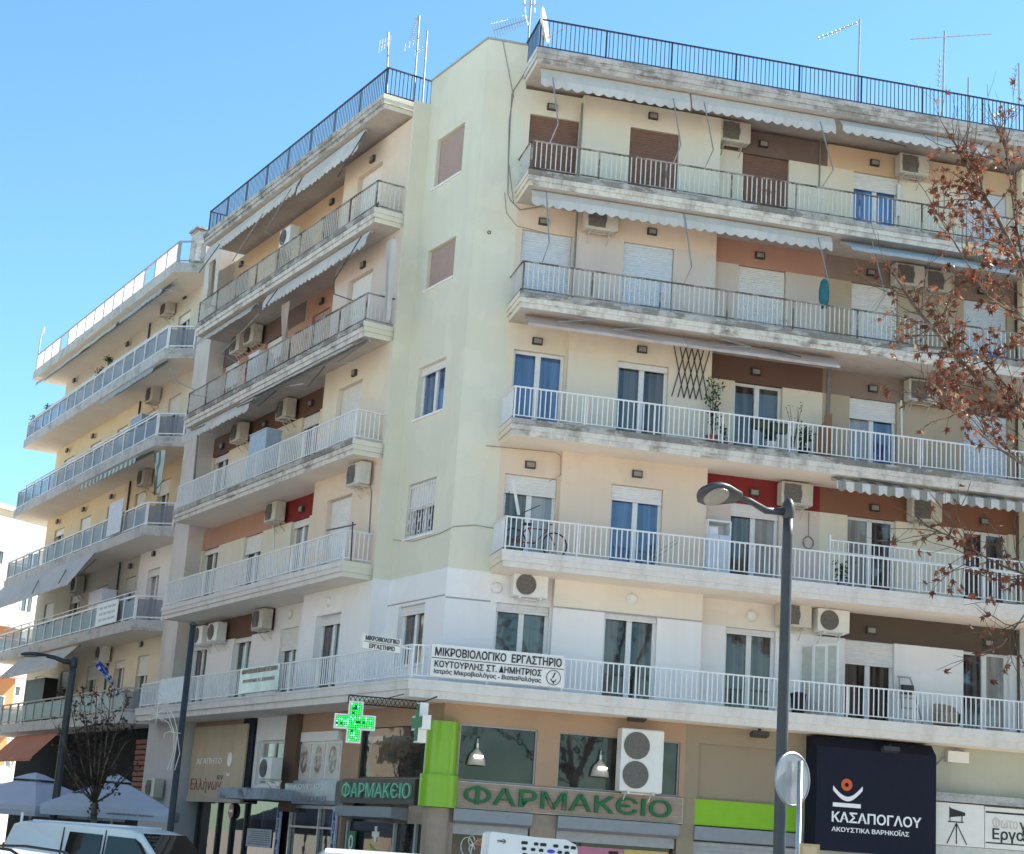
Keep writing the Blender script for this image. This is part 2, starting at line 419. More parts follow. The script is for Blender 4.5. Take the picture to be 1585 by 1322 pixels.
def slab(fr, u0, u1, z, vin, fm, sm, em, parent=None, name='balcony_slab'):
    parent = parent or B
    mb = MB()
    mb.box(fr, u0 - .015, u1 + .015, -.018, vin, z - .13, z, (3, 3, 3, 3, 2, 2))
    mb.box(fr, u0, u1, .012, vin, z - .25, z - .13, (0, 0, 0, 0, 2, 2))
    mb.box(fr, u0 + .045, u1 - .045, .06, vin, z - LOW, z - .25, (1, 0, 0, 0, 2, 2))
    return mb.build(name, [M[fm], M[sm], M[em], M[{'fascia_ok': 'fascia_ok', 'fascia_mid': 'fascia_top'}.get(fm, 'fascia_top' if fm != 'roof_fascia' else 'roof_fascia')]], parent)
def railing(fr, u0, u1, z, vw, rail, bal, h=.76, ret=(True, True), parent=None, v=.06, post=1.62, sp=.122, h0=.07, bw=.011):
    parent = parent or B
    mb = MB(); bb = MB()
    def run(P, Q, ends):
        L = (Q - P).length; d = (Q - P) / L; n = Vector((-d.y, d.x, 0))
        lf = Frame(P, d, n, 1, 0)
        mb.box(lf, 0, L, -.022, .022, z + h - .032, z + h)
        mb.box(lf, 0, L, -.014, .014, z + h0, z + h0 + .022)
        k = max(1, round(L / post))
        for i in range(k + 1):
            if (i == 0 and not ends[0]) or (i == k and not ends[1]): continue
            x = min(max(L * i / k, .02), L - .02)
            mb.box(lf, x - .017, x + .017, -.017, .017, z - .02, z + h - .033)
        m = int(L / sp)
        for i in range(1, m):
            x = L * i / m
            if abs((x / (L / k)) - round(x / (L / k))) * (L / k) < .04: continue
            j = random.uniform(-.006, .006)
            bb.box(lf, x - bw + j, x + bw + j, -bw, bw, z + h0 + .023, z + h - .033)
    A, E = fr(u0, v, 0), fr(u1, v, 0)
    run(A, E, (True, True))
    if ret[0]: run(fr(u0, vw, 0), A, (False, False))
    if ret[1]: run(E, fr(u1, vw, 0), (False, False))
    r = mb.build('railing', M[rail], parent)
    bb.build('balusters', M[bal], r, kind='stuff')
    return r

# core that closes the building behind the walls
mb = MB()
plan = [FR(1.95, 2.25, 0), FR(22, 2.25, 0), FR(22, 16, 0), FL(19.2, 16, 0), FL(19.2, 2.0, 0), FL(4.2, 2.0, 0)]
mb.loft([[Vector((q.x, q.y, z)) for q in plan] for z in (GZ, 20.0)]); mb.build('core', M['soffit'], B)

# right facade ------------------------------------------------------
VA, VB, VC = 1.3, 1.1, 1.5
SPL = 10.0
TA = {5: 'ivory', 4: 'peach', 3: 'cream', 2: 'peach', 1: 'cream'}
TB = {5: 'ivory', 4: 'peach', 3: 'cream', 2: 'peach', 1: 'warm_white'}
LB = {5: 'ivory', 4: 'pink_white', 3: 'cream', 2: 'peach', 1: 'white_wall'}
CBAND = {5: 'grey_brown', 4: 'salmon', 3: 'brown_band', 2: 'red_band', 1: 'warm_white'}
DBAND = {5: 'orange_peach', 4: 'taupe', 3: 'taupe', 2: 'rust_band', 1: 'dark_band'}
CLOW = {5: 'ivory', 4: 'pink_white', 3: 'cream', 2: 'pink_white', 1: 'white_wall'}
DLOW = {5: 'cream', 4: 'beige', 3: 'beige', 2: 'ivory', 1: 'white_wall'}
DOORS = dict(A=(2.1, 3.35, VA), B=(4.6, 5.87, VB), C=(7.7, 8.95, VC), D=(10.72, 12.0, VC), E=(13.82, 15.05, VC))
STATE = {  # floor: column: shutter, shutter mat, glass, second glass
 5: dict(A=(1, 'shut_brown', 'g_dark', 0), B=(1, 'shut_brown', 'g_dark', 0), C=(1, 'shut_brown', 'g_dark', 0), D=(.2, 'shut_white', 'g_blue', 0), E=(1, 'shut_blue', 'g_dark', 0)),
 4: dict(A=(1, 'shut_blue', 'g_dark', 0), B=(1, 'shut_blue', 'g_dark', 0), C=(1, 'shut_white', 'g_dark', 0), D=(1, 'shut_white', 'g_dark', 0), E=(.62, 'shut_blue', 'g_blue', 0)),
 3: dict(A=(0, 'shut_white', 'g_deep', 0), B=(.05, 'shut_white', 'g_dark', 'g_room'), C=(0, 'shut_white', 'g_room', 'g_dark'), D=(.24, 'shut_white', 'g_curt', 'g_deep'), E=(1, 'shut_blue', 'g_dark', 0)),
 2: dict(A=(.2, 'shut_white', 'g_room', 'g_curt'), B=(.16, 'shut_white', 'g_deep', 0), C=(.14, 'shut_white', 'g_room', 'g_curt'), D=(0, 'shut_white', 'g_curt', 'g_dark'), E=(0, 'shut_white', 'g_dark', 0)),
 1: dict(A=(.09, 'shut_white', 'g_dark', 0), B=(.05, 'shut_white', 'g_room', 0), C=(.05, 'shut_white', 'g_room', 0), D=(.27, 'shut_white', 'g_room', 0), E=(0, 'shut_white', 'g_dark', 'g_curt'))}
mb = MB(); mb.box(FR, .92, 1.95, VA, VA + .25, 7.62, 20.72); mb.build('wall', M['green_wall'], B, label='pale green wall strip at the corner')
mb = MB(); mb.box(FR, .92, 1.95, VA - .012, VA + .25, 4.95, 7.619); mb.build('wall', M['white_wall'], B)
for k in range(1, 6):
    z = ZK(k); zc = z + 3 - LOW
    st = STATE[k]
    dz = z + 2.0
    # A bay
    u0, u1, v = DOORS['A']; h = [(u0, u1, z + (.35 if k == 1 else 0), dz)]
    wall(FR, 1.95, 3.38, z, zc, VA, M[TA[k]] if k > 1 else M['white_wall'], h)
    # B bay: lower and upper tone; fourth floor's two tones paint a light change
    u0, u1, v = DOORS['B']
    wall(FR, 3.38, 6.95, z, dz, VB, M[LB[k]], [(u0, u1, z, dz)], th=.45)
    wall(FR, 3.38, 6.95, dz, zc, VB - (.006 if k == 1 else 0), M[TB[k]], th=.45)
    # C bay
    u0, u1, v = DOORS['C']
    wall(FR, 6.95, SPL, z, dz, VC, M[CLOW[k]], [(u0, u1, z, dz)])
    wall(FR, 6.95, SPL, dz, zc, VC + .012, M[CBAND[k]])
    # D, E bays
    a, b = DOORS['D'], DOORS['E']
    wall(FR, SPL, 15.25, z, dz, VC, M[DLOW[k]], [(a[0], a[1], z, dz), (b[0], b[1], z, dz)])
    wall(FR, SPL, 15.25, dz, zc, VC + .012, M[DBAND[k]])
    wall(FR, 15.25, 22, z, zc, VB, M['cream' if k > 1 else 'white_wall'])
    for n, (u0, u1, v) in DOORS.items():
        s = st[n]
        opening(FR, u0, u1, z + (.35 if (k == 1 and n == 'A') else .01), dz, v, s[0], s[1], s[2], g2=s[3] or None)
    # slab
    if k > 1:
        fm = {5: 'fascia_bad', 4: 'fascia_bad', 3: 'fascia_mid', 2: 'fascia_ok'}[k]
        slab(FR, 1.86, 22, z, 2.0, fm, {5: 'soffit_shaded_dirty', 4: 'soffit_shaded_dirty'}.get(k, 'soffit'), 'cream')
        rm = ('rust_rail', 'rust_white') if k >= 4 else ('white_metal', 'white_metal')
        railing(FR, 1.9, 21.9, z, VA, rm[0], rm[1], ret=(True, False))
slab(FR, 1.86, 22, 20.07, 2.3, 'roof_fascia', 'soffit_shaded_dirty', 'fascia_ok', name='roof_slab')
railing(FR, 1.92, 21.9, 20.07, 2.0, 'navy_metal', 'navy_metal', .80, (True, False), v=.1, post=1.6, sp=.108, bw=.0075)

# left facade --------------------------------------------------------
WA, WR, WC = .8, 1.3, 1.25
PA = {5: 'peach', 4: 'pink_white', 3: 'cream', 2: 'peach', 1: 'white_wall'}
RBAND = {5: 'orange_peach', 4: 'salmon', 3: 'brown_band', 2: 'red_band', 1: 'white_wall'}
RBAND2 = {5: 'orange_peach', 4: 'grey_brown', 3: 'brown_band', 2: 'salmon', 1: 'brown_band'}
RLOW = {5: 'orange_peach', 4: 'salmon', 3: 'cream', 2: 'ivory', 1: 'white_wall'}
LD = dict(a=(5.6, 7.12, WA), b=(9.4, 10.62, WR), c=(12.75, 14.15, WR), d=(16.3, 17.68, WR))
LST = {5: dict(a=(.5, 'shut_white', 'g_dark'), b=(1, 'shut_brown', 'g_dark'), c=(.6, 'shut_brown', 'g_dark'), d=(1, 'shut_brown', 'g_dark')),
       4: dict(a=(1, 'shut_white', 'g_dark'), b=(1, 'shut_pink', 'g_dark'), c=(.3, 'shut_white', 'g_dark'), d=(.35, 'shut_white', 'g_dark')),
       3: dict(a=(1, 'shut_white', 'g_dark'), b=(.15, 'shut_white', 'g_dark'), c=(.1, 'shut_white', 'g_curt'), d=(.08, 'shut_white', 'g_dark')),
       2: dict(a=(1, 'shut_white', 'g_dark'), b=(.08, 'shut_white', 'g_curt'), c=(.25, 'shut_white', 'g_room'), d=(.06, 'shut_white', 'g_room')),
       1: dict(a=(.1, 'shut_white', 'g_room'), b=(.28, 'shut_white', 'g_dark'), c=(.05, 'shut_white', 'g_room'), d=(.05, 'shut_white', 'g_dark'))}
ends = corner(.06, .06)
for k in range(1, 6):
    z = ZK(k); zc = z + 3 - LOW; dz = z + 2.0
    u0, u1, v = LD['a']
    wall(FL, 3.97, 8.05, z, zc, WA, M[PA[k]], [(u0, u1, z, dz)], th=.6)
    hs = [(LD[n][0], LD[n][1], z, dz) for n in 'bcd']
    wall(FL, 8.05, 17.8, z, dz, WR, M[RLOW[k]], hs)
    wall(FL, 8.05, 11.2, dz, zc, WR + .012, M[RBAND[k]])
    wall(FL, 11.2, 17.8, dz, zc, WR + .012, M[RBAND2[k]])
    for n, (u0, u1, v) in LD.items():
        s = LST[k][n]
        opening(FL, u0, u1, z + .01, dz, v, s[0], s[1], s[2], reveal=.2 if n == 'a' else .13)
    if k > 1:
        fm = {5: 'fascia_mid', 4: 'fascia_mid', 3: 'fascia_mid', 2: 'fascia_ok'}[k]
        slab(FL, 4.05, 17.1, z, 1.9, fm, 'soffit_shaded_dirty' if k >= 4 else 'soffit', 'green_wall')
        rm = {5: ('rust_rail', 'rust_white'), 4: ('rust_rail', 'rust_white')}.get(k, ('white_metal', 'white_metal'))
        railing(FL, 4.1, 17.05, z, WA, rm[0], rm[1], ret=(True, True))
slab(FL, 4.1, 17.3, 20.07, 2.0, 'roof_fascia', 'soffit_shaded_dirty', 'green_wall', name='roof_slab')
railing(FL, 4.2, 17.2, 20.07, 1.6, 'navy_metal', 'navy_metal', .80, (True, True), v=.1, post=1.6, sp=.108, bw=.0075)
wall(FL, 17.8, 19.2, 4.95, 20.0, WA, stucco('stained_pilaster_stucco', (.62, .57, .52), .5, (.36, .27, .2), .15), th=.75, name='pilaster')
# chamfer wall with the small windows
WZ = [(17.53, 18.85), (14.82, 15.86), (11.5, 12.81), (8.55, 9.88)]
mb = MB(); cu = 7.62
for a, b in sorted(WZ):
    mb.box(FL, .98, 3.95, WC, WC + .25, cu, a); mb.box(FL, .98, 1.88, WC, WC + .25, a, b); mb.box(FL, 3.33, 3.95, WC, WC + .25, a, b); cu = b
mb.box(FL, .98, 3.95, WC, WC + .25, cu, 20.72)
mb.build('wall', M['green_wall'], B, label='pale green corner wall with small windows')
mb = MB(); mb.box(FL, 3.9, 3.965, WA - .004, WC, 7.62, 20.05); mb.build('wall', M['green_wall'], B)
mb = MB(); mb.box(FL, 3.9, 3.965, WA - .004, WC, 4.95, 7.619); mb.build('wall', M['white_wall'], B)
wall(FL, .98, 3.9, 4.95, 7.619, WC - .012, M['white_wall'], [(1.95, 3.3, 5.5, 6.92)])
mb = MB()
mb.loft([[Vector((q.x, q.y, z)) for q in (corner(VA - .03, WC - .03), FL(3.93, WC - .03, 0), FL(3.93, WC + .27, 0), corner(VA + .27, WC + .27), FR(1.9, VA + .27, 0), FR(1.9, VA - .03, 0))] for z in (20.721, 20.77)])
mb.build('parapet_cap', M['grey_metal'], B)
for i, (a, b) in enumerate(WZ):
    sm, sh, g = [('shut_pink', 1, 'g_dark'), ('shut_pink', 1, 'g_dark'), ('shut_white', .12, 'g_deep'), ('shut_white', .45, 'g_dark')][i]
    opening(FL, 1.88, 3.33, a, b, WC, sh, sm, g, name='window', reveal=.16, sill=True)
opening(FL, 1.95, 3.3, 5.5, 6.92, WC - .012, .12, 'shut_white', 'g_room', name='window', reveal=.16, sill=True)
# security grille on the lowest green-wall window
gb = MB(); za, zb = WZ[3]
for i in range(11):
    u = 1.93 + i * .135; gb.box(FL, u - .008, u + .008, WC + .02, WC + .036, za + .02, zb - .02)
for z in (za + .05, za + .75, zb - .08): gb.box(FL, 1.89, 3.32, WC + .037, WC + .05, z - .012, z + .012)
for i in range(5):
    c = 2.0 + i * .27 + .1
    gb.tube([FL(c + .09 * math.sin(t * .6), WC + .01, za + .1 + .6 * t / 10.5) for t in range(11)], .008, 4)
    gb.tube([FL(c - .09 * math.sin(t * .6), WC + .01, za + .1 + .6 * t / 10.5) for t in range(11)], .008, 4)
gb.build('window_grille', M['white_metal'], B)

# first-floor slab that wraps the corner
z = ZK(1); mb = MB()
def ring(vr, vl, zz, ur=22, ul=18.5, vin=2.1):
    q = [FR(ur, vr, 0), corner(vr, vl), FL(ul, vl, 0), FL(ul, vin, 0), corner(vin, vin), FR(ur, vin, 0)]
    return [Vector((p.x, p.y, zz)) for p in q]
for vv, a, b, mi in ((-.02, z - .05, z, 0), (0, z - .22, z - .05, 0), (.06, z - .38, z - .22, 0)):
    mb.loft([ring(vv, vv, a), ring(vv, vv, b)], mi)
mb.m[-2] = 1
mb.build('balcony_slab', [M['fascia_ok'], M['soffit']], B)
uR0, uL0 = uat(FR, ends), uat(FL, ends)
railing(FR, uR0, 21.9, z, VA, 'white_metal', 'white_metal', .74, (False, False))
railing(FL, uL0 + .02, 18.3, z, WR, 'white_metal', 'white_metal', .74, (False, True))
# groove lines of the white first floor
mb = MB()
mb.box(FR, .92, 1.95, VA - .022, VA - .010, 6.93, 6.965); mb.box(FR, 3.38, 6.95, VB - .014, VB - .004, 6.93, 6.965)
mb.box(FL, 1.0, 3.9, WC - .022, WC - .010, 6.98, 7.01)
mb.build('string_course', plain('grey_joint', (.36, .35, .36), .8), B)
# ------------------------------------------------------------------ neighbouring yellow building on the left street
B2 = thing('apartment_building', 'yellow and cream apartment block with panelled balcony railings beyond the corner block', 'building', FL(28, 8, GZ))
Z2 = {1: 4.9, 2: 7.82, 3: 10.87, 4: 13.85, 5: 16.85, 6: 19.85}
mb = MB(); mb.loft([[FL(u, v, z) for u, v in ((19.25, 1.9), (37.4, 1.9), (37.4, 15), (19.25, 15))] for z in (GZ, 19.6)]); mb.build('core', M['soffit'], B2)
W2 = {5: ('pale_grey', 'pale_grey'), 4: ('yellow_wall', 'ivory'), 3: ('yellow_wall', 'yellow_wall'), 2: ('pale_grey', 'white_wall'), 1: ('cream', 'cream')}
mt, nt, b = nodes('bluish_balcony_glass')
b.inputs['Base Color'].default_value = (.27, .275, .31, 1); b.inputs['Roughness'].default_value = .3; b.inputs['IOR'].default_value = 1.3
tp = N(nt, 'ShaderNodeBsdfTransparent'); tp.inputs[0].default_value = (.9, .9, .93, 1)
ms = N(nt, 'ShaderNodeMixShader'); ms.inputs[0].default_value = .5
nt.links.new(b.outputs[0], ms.inputs[1]); nt.links.new(tp.outputs[0], ms.inputs[2]); nt.links.new(ms.outputs[0], nt.nodes['Material Output'].inputs[0])
M['panel_lilac'] = mt
mt, nt, b = nodes('white_translucent_sheet')
tr = N(nt, 'ShaderNodeBsdfTranslucent'); tr.inputs[0].default_value = (.85, .86, .88, 1)
df = N(nt, 'ShaderNodeBsdfDiffuse'); df.inputs[0].default_value = (.8, .8, .82, 1)
ms = N(nt, 'ShaderNodeMixShader'); ms.inputs[0].default_value = .55
nt.links.new(df.outputs[0], ms.inputs[1]); nt.links.new(tr.outputs[0], ms.inputs[2]); nt.links.new(ms.outputs[0], nt.nodes['Material Output'].inputs[0])
M['sheet_white'] = mt
def railing2(z, u0, u1, h, rail, panel, roof=False):
    mb = MB(); pts = [FL(u0 - .65, .8, 0), FL(u0, .07, 0), FL(u1, .07, 0), FL(u1, 1.4, 0)]
    runs = list(zip(pts[:-1], pts[1:])); panels = []
    for P, Q in runs:
        L = (Q - P).length; d = (Q - P) / L; lf = Frame(P, d, Vector((-d.y, d.x, 0)), 1, 0)
        mb.box(lf, 0, L, -.03, .03, z + h - .05, z + h)
        mb.box(lf, 0, L, -.02, .02, z + .06, z + .1)
        k = max(1, round(L / 1.2))
        for i in range(k + 1):
            x = min(max(L * i / k, .03), L - .03); mb.box(lf, x - .032, x + .032, -.032, .032, z - .01, z + h - .051)
        for i in range(k): panels.append((lf, L * i / k + .03, L * (i + 1) / k - .03))
    r = mb.build('railing', M[rail], B2)
    for j, (lf, a, c) in enumerate(panels):
        if roof and (j == 0 or j % 9 == 3): continue
        pb = MB(); pb.box(lf, a, c, .0, .012, z + .11, z + h - (.06 if roof else .12)); pb.build('panel', M[panel], r)
for k in range(1, 7):
    z = Z2[k]
    mb = MB()
    pl = [(19.25, .85), (19.95, 0), (38, 0), (38, 2.2), (19.25, 2.2)]
    def sl(i, a, b_, m0, mb=mb):
        q = [(19.25, .85 + i), (19.95 + i * .3, i), (38 - i, i), (38 - i, 2.2), (19.25, 2.2)]
        mb.loft([[FL(u, v, a) for u, v in q], [FL(u, v, b_) for u, v in q]], m0)
    sl(0, z - .34, z, 0); mb.m[-2] = 1
    mb.build('balcony_slab' if k < 6 else 'roof_slab', [M['fascia_grey'], M['soffit']], B2)
    if k == 6:
        railing2(z, 19.95, 37.9, .78, 'grey_metal', 'sheet_white', True); continue
    railing2(z, 19.95, 37.9, .78, 'white_metal' if k > 1 else 'awn_beige', 'panel_lilac')
    if k in (2, 4, 5):                 # second, raised inner rail
        ir = MB()
        for zz_ in (.98, .84): ir.box(FL, 20.6, 37.6, .22, .25, z + zz_, z + zz_ + .035)
        for i in range(15): ir.box(FL, 20.6 + i * 1.2, 20.63 + i * 1.2, .22, .25, z, z + .98)
        ir.build('inner_rail', M['white_metal'], B2)
    zc = Z2[k + 1] - .34; dz = z + 2.05
    ds = [(21.6, 22.85), (24.4, 25.6), (27.6, 28.9), (31.0, 32.4), (34.7, 36.1)]
    wall(FL, 19.25, 23.9, z, zc, 1.25, M[W2[k][1]], [(a, b_, z, dz) for a, b_ in ds if a < 23], parent=B2)
    wall(FL, 23.9, 37.5, z, zc, 1.32, M[W2[k][0]], [(a, b_, z, dz) for a, b_ in ds if a > 23], parent=B2)
    for i, (a, b_) in enumerate(ds):
        opening(FL, a, b_, z + .01, dz, 1.25 if i == 0 else 1.32, [.12, .3, .1, .22, .3][(i + k) % 5], 'shut_white', ['g_dark', 'g_room', 'g_curt', 'g_dark', 'g_deep'][(i * 2 + k) % 5], parent=B2)
    dp = MB(); dp.tube([FL(26.3, 1.28, z), FL(26.3, 1.28, zc)], .035, 6); dp.build('drain_pipe', M['dark_metal'], B2)
# chimney between the roofs
ch = thing('chimney', 'weathered concrete chimney with cap at the roof edge between two blocks', 'chimney', FL(19.6, .7, 19.86))
x, y = 300, 395
mb = MB(); mb.box(FL, 19.3, 19.95, .45, 1.0, 19.86, 20.9); mb.build('shaft', M['fascia_grey'], ch)
mb = MB(); mb.box(FL, 19.22, 20.03, .37, 1.08, 20.98, 21.05); mb.box(FL, 19.25, 20.0, .4, 1.05, 20.901, 20.93)
for a in (19.3, 19.88): 
    for c in (.45, .93): mb.box(FL, a, a + .07, c, c + .07, 20.931, 20.979)
mb.build('cap', M['roof_fascia'], ch)
# distant buildings at the end of the cafe street, in the sun
def far_block(label, c, ang, w, d, h, mat, rows, cols, balc=False):
    T = thing('apartment_building', label, 'building', (c[0], c[1], GZ), 'distant blocks at the end of the cafe street')
    fr = mkframe((c[0], c[1], 0), ang)
    mb = MB(); mb.box(fr, 0, w, .25, d, GZ, h); mb.build('body', mat, T)
    mb = MB(); mb.box(fr, -.15, w + .15, -.1, d + .1, h, h + .35); mb.build('roof', M['fascia_grey'], T)
    for r in range(rows):
        for q in range(cols):
            a = w * (q + .3) / cols; z0 = GZ + 4.2 + r * 3.0
            if z0 + 1.7 > h: continue
            opening(fr, a, a + 1.1, z0, z0 + 1.45, .06, random.choice([0, .3, .5]), 'shut_white', 'g_dark', name='window', parent=T)
            if balc and q % 2 == 0:
                bb = MB(); bb.box(fr, a - .8, a + 2, -1.0, .25, z0 - .5, z0 - .3); bb.build('balcony_slab', M['fascia_ok'], T)
                bb = MB(); bb.box(fr, a - .8, a + 2, -1.0, -.94, z0 - .3, z0 + .45); bb.build('railing', M['cream'], T)
    return T
p = at(-30, 900, 118)
far_block('tall sunlit pale cream block at the end of the cafe street', (p.x - 3.4, p.y - 6), RAD(58), 13, 14, at(30, 787, 118).z, stucco('sunlit_cream_render', (.62, .54, .42), .1, (.4, .34, .26), .08), 7, 4)
p = at(-10, 1000, 96)
far_block('low terracotta orange block beside the yellow apartment building', (p.x - 3.5, p.y - 3), RAD(55), 7.5, 9, at(20, 965, 96).z, stucco('orange_render', (.52, .25, .12), .1, (.3, .2, .15), .06), 3, 3, True)
# the sunlit block across the cafe street (out of the frame, seen in the shop windows)
T = thing('apartment_building', 'sunlit cream block across the cafe street, seen only as a reflection', 'building', FL(15, -19, GZ))
fr = mkframe(FL(36, -14, 0), AL + math.pi)
fr = Frame(FL(4, -17.5, 0), FL.d, FL.n * -1, 1, AL)
mb = MB(); mb.box(fr, 0, 40, 0, 10, GZ, 17.5); mb.build('body', stucco('opposite_cream_render', (.42, .36, .28), .1, (.4, .34, .26), .08), T)
for r in range(5):
    z0 = 3.5 + r * 2.9
    mb = MB(); mb.box(fr, .5, 39, -1.1, 0, z0 - .35, z0 - .15); mb.build('balcony_slab', M['fascia_ok'], T)
    for q in range(9):
        mb = MB(); mb.box(fr, 1.5 + q * 4.2, 3.0 + q * 4.2, -.03, .05, z0 - .14, z0 + 1.9); mb.build('window', M['g_dark'], T)

# ------------------------------------------------------------------ air conditioners
def bevel_box(mb, x0, x1, y0, y1, z0, z1, e, mi=0):
    r = []
    for z, i in ((z0, e), (z0 + e, 0), (z1 - e, 0), (z1, e)):
        r.append([(x0 + i + e * .0, y0 + i, z), (x1 - i, y0 + i, z), (x1 - i, y1, z), (x0 + i, y1, z)])
    mb.loft([[Vector(p) for p in q] for q in r], mi)
def make_ac(kind):
    t = local(thing('air_conditioner', 'x', 'air conditioner', (0, 0, 0)))
    w, d, h = (.80, .29, .56) if kind != 2 else (.98, .34, 1.38)
    mat = M['ac'] if kind < 1 else M['ac_new']
    mb = MB(); bevel_box(mb, -w / 2, w / 2, -d - .1, -.1, 0, h, .025)
    mb.box(FW, w / 2, w / 2 + .03, -d * .8, -.14, h * .2, h * .5); c = mb.build('casing', mat, t)
    fans = [h * .5] if kind < 2 else [h * .27, h * .73]
    for fz in fans:
        R0 = .235 if kind < 2 else .3
        cx = -w * .14
        gb = MB(); gb.lathe((cx, -d - .1, fz), [(R0, .004), (R0, .02), (R0 * .93, .022)], 24, 0, (0, -1, 0))
        for q in (.25, .45, .65, .85): gb.lathe((cx, -d - .1, fz), [(R0 * q, .024), (R0 * q, .03), (R0 * q + .014, .03), (R0 * q + .014, .024), (R0 * q, .024)], 24, 0, (0, -1, 0), False)
        gb.build('fan_grille', M['grille'], t)
    if kind == 0:
        gb = MB(); gb.box(FW, -w * .42, w * .12, -d - .109, -d - .103, h * .1, h * .9); gb.build('grille_plate', M['grille'], t)
    bb = MB()
    for s_ in (-.6, .6):
        x = s_ * w / 2
        bb.box(FW, x - .02, x + .02, -d - .14, 0, -.045, -.003)
        bb.tube([(x, -d * .85, -.03), (x, -.01, -.26)], .014, 5)
    bb.box(FW, -w * .3, w * .3, -d * .6, -d * .5, -.04, -.008)
    bb.build('bracket', M['ac'] if kind == 0 else M['white_metal'], t, kind=None)
    return t
AC0, AC1, AC2 = make_ac(0), make_ac(1), make_ac(2)
used = {}
def ac(fr, x, y, v, label, kind=0, group='wall air conditioners', face=None, h=.56):
    u, z = fr.px(x, y, v - .22)
    src = (AC0, AC1, AC2)[kind]
    loc = fr(u, v, z - h / 2); rz = fr.rot if face is None else face
    if kind not in used:
        used[kind] = 1; src.location = loc; src.rotation_euler = (0, 0, rz); src['label'] = label; src['group'] = group; return src
    return copy_tree(src, loc, rz, label, group)
ac(FR, 1135, 207, VC, 'air conditioner on grey-brown band beside the top-floor brown shutters')
ac(FR, 1411, 258, VC, 'air conditioner on orange band beside the top-floor white shutter with blue curtains')
ac(FR, 929, 342, VB, 'air conditioner half hidden behind the scalloped awning on the peach panel')
ac(FR, 1404, 428, VC, 'air conditioner on taupe wall under the grey-blue awning')
ac(FR, 1450, 438, VC, 'air conditioner second under the grey-blue awning, nearer the leafy branches')
ac(FR, 1425, 607, VC, 'air conditioner on taupe band behind the brown tree leaves')
ac(FR, 1230, 766, VC, 'air conditioner between the red band and the rust-brown band')
ac(FR, 1430, 791, VC, 'air conditioner on rust-brown band under the striped awning')
ac(FR, 819, 907, VA, 'white air conditioner with round fan above the window behind the laboratory sign', 1)
ac(FR, 1227, 953, VC, 'air conditioner on white wall beside the street lamp pole', 0)
ac(FR, 1286, 962, VC, 'white air conditioner at the end of the dark brown band', 1)
ac(FR, 989, 1178, .95, 'tall white air conditioner with two fans above the pharmacy sign', 2, 'shop air conditioners', h=1.38)
ac(FL, 449, 368, 1.0, 'white air conditioner with round fan standing on the top cafe-side balcony', 1)
ac(FL, 371, 533, WR, 'air conditioner under the folded arm awning of the fourth floor, nearer the stained pilaster')
ac(FL, 393, 519, WR, 'air conditioner under the folded arm awning of the fourth floor, nearer the green corner')
ac(FL, 444, 634, WR, 'air conditioner high on brown band above the downpipe')
ac(FL, 372, 670, WR, 'air conditioner on brown band above the pale blue balcony cabinet')
ac(FL, 556, 735, WA, 'air conditioner with cable on peach panel beside the green corner wall')
ac(FL, 427, 793, WR, 'air conditioner between the salmon band and the red band')
ac(FL, 407, 959, WR, 'air conditioner at the end of the brown band over white wall', 0)
ac(FL, 337, 979, WR, 'white air conditioner with round fan beside the tall dark pole', 1)
ac(FL, 314, 984, WR, 'white air conditioner half behind the tall dark pole', 1)
ac(FL, 261, 477, 1.3, 'air conditioner under the top slab of the yellow block')
ac(FL, 238, 611, 1.3, 'air conditioner beside the lilac awning of the yellow block')
ac(FL, 225, 740, 1.3, 'air conditioner behind the green striped awning')
ac(FL, 121, 905, 1.32, 'air conditioner behind the long grey drop awning')
ac(FL, 160, 1012, 1.32, 'white air conditioner beside the open white awning of the yellow block', 1)
ac(FL, 240, 1220, .75, 'air conditioner beside the cafe umbrella at street level', 0, 'shop air conditioners')
ac(FL, 420, 1190, .95, 'white air conditioner on the grey canopy in front of the small shop window', 1, 'shop air conditioners')

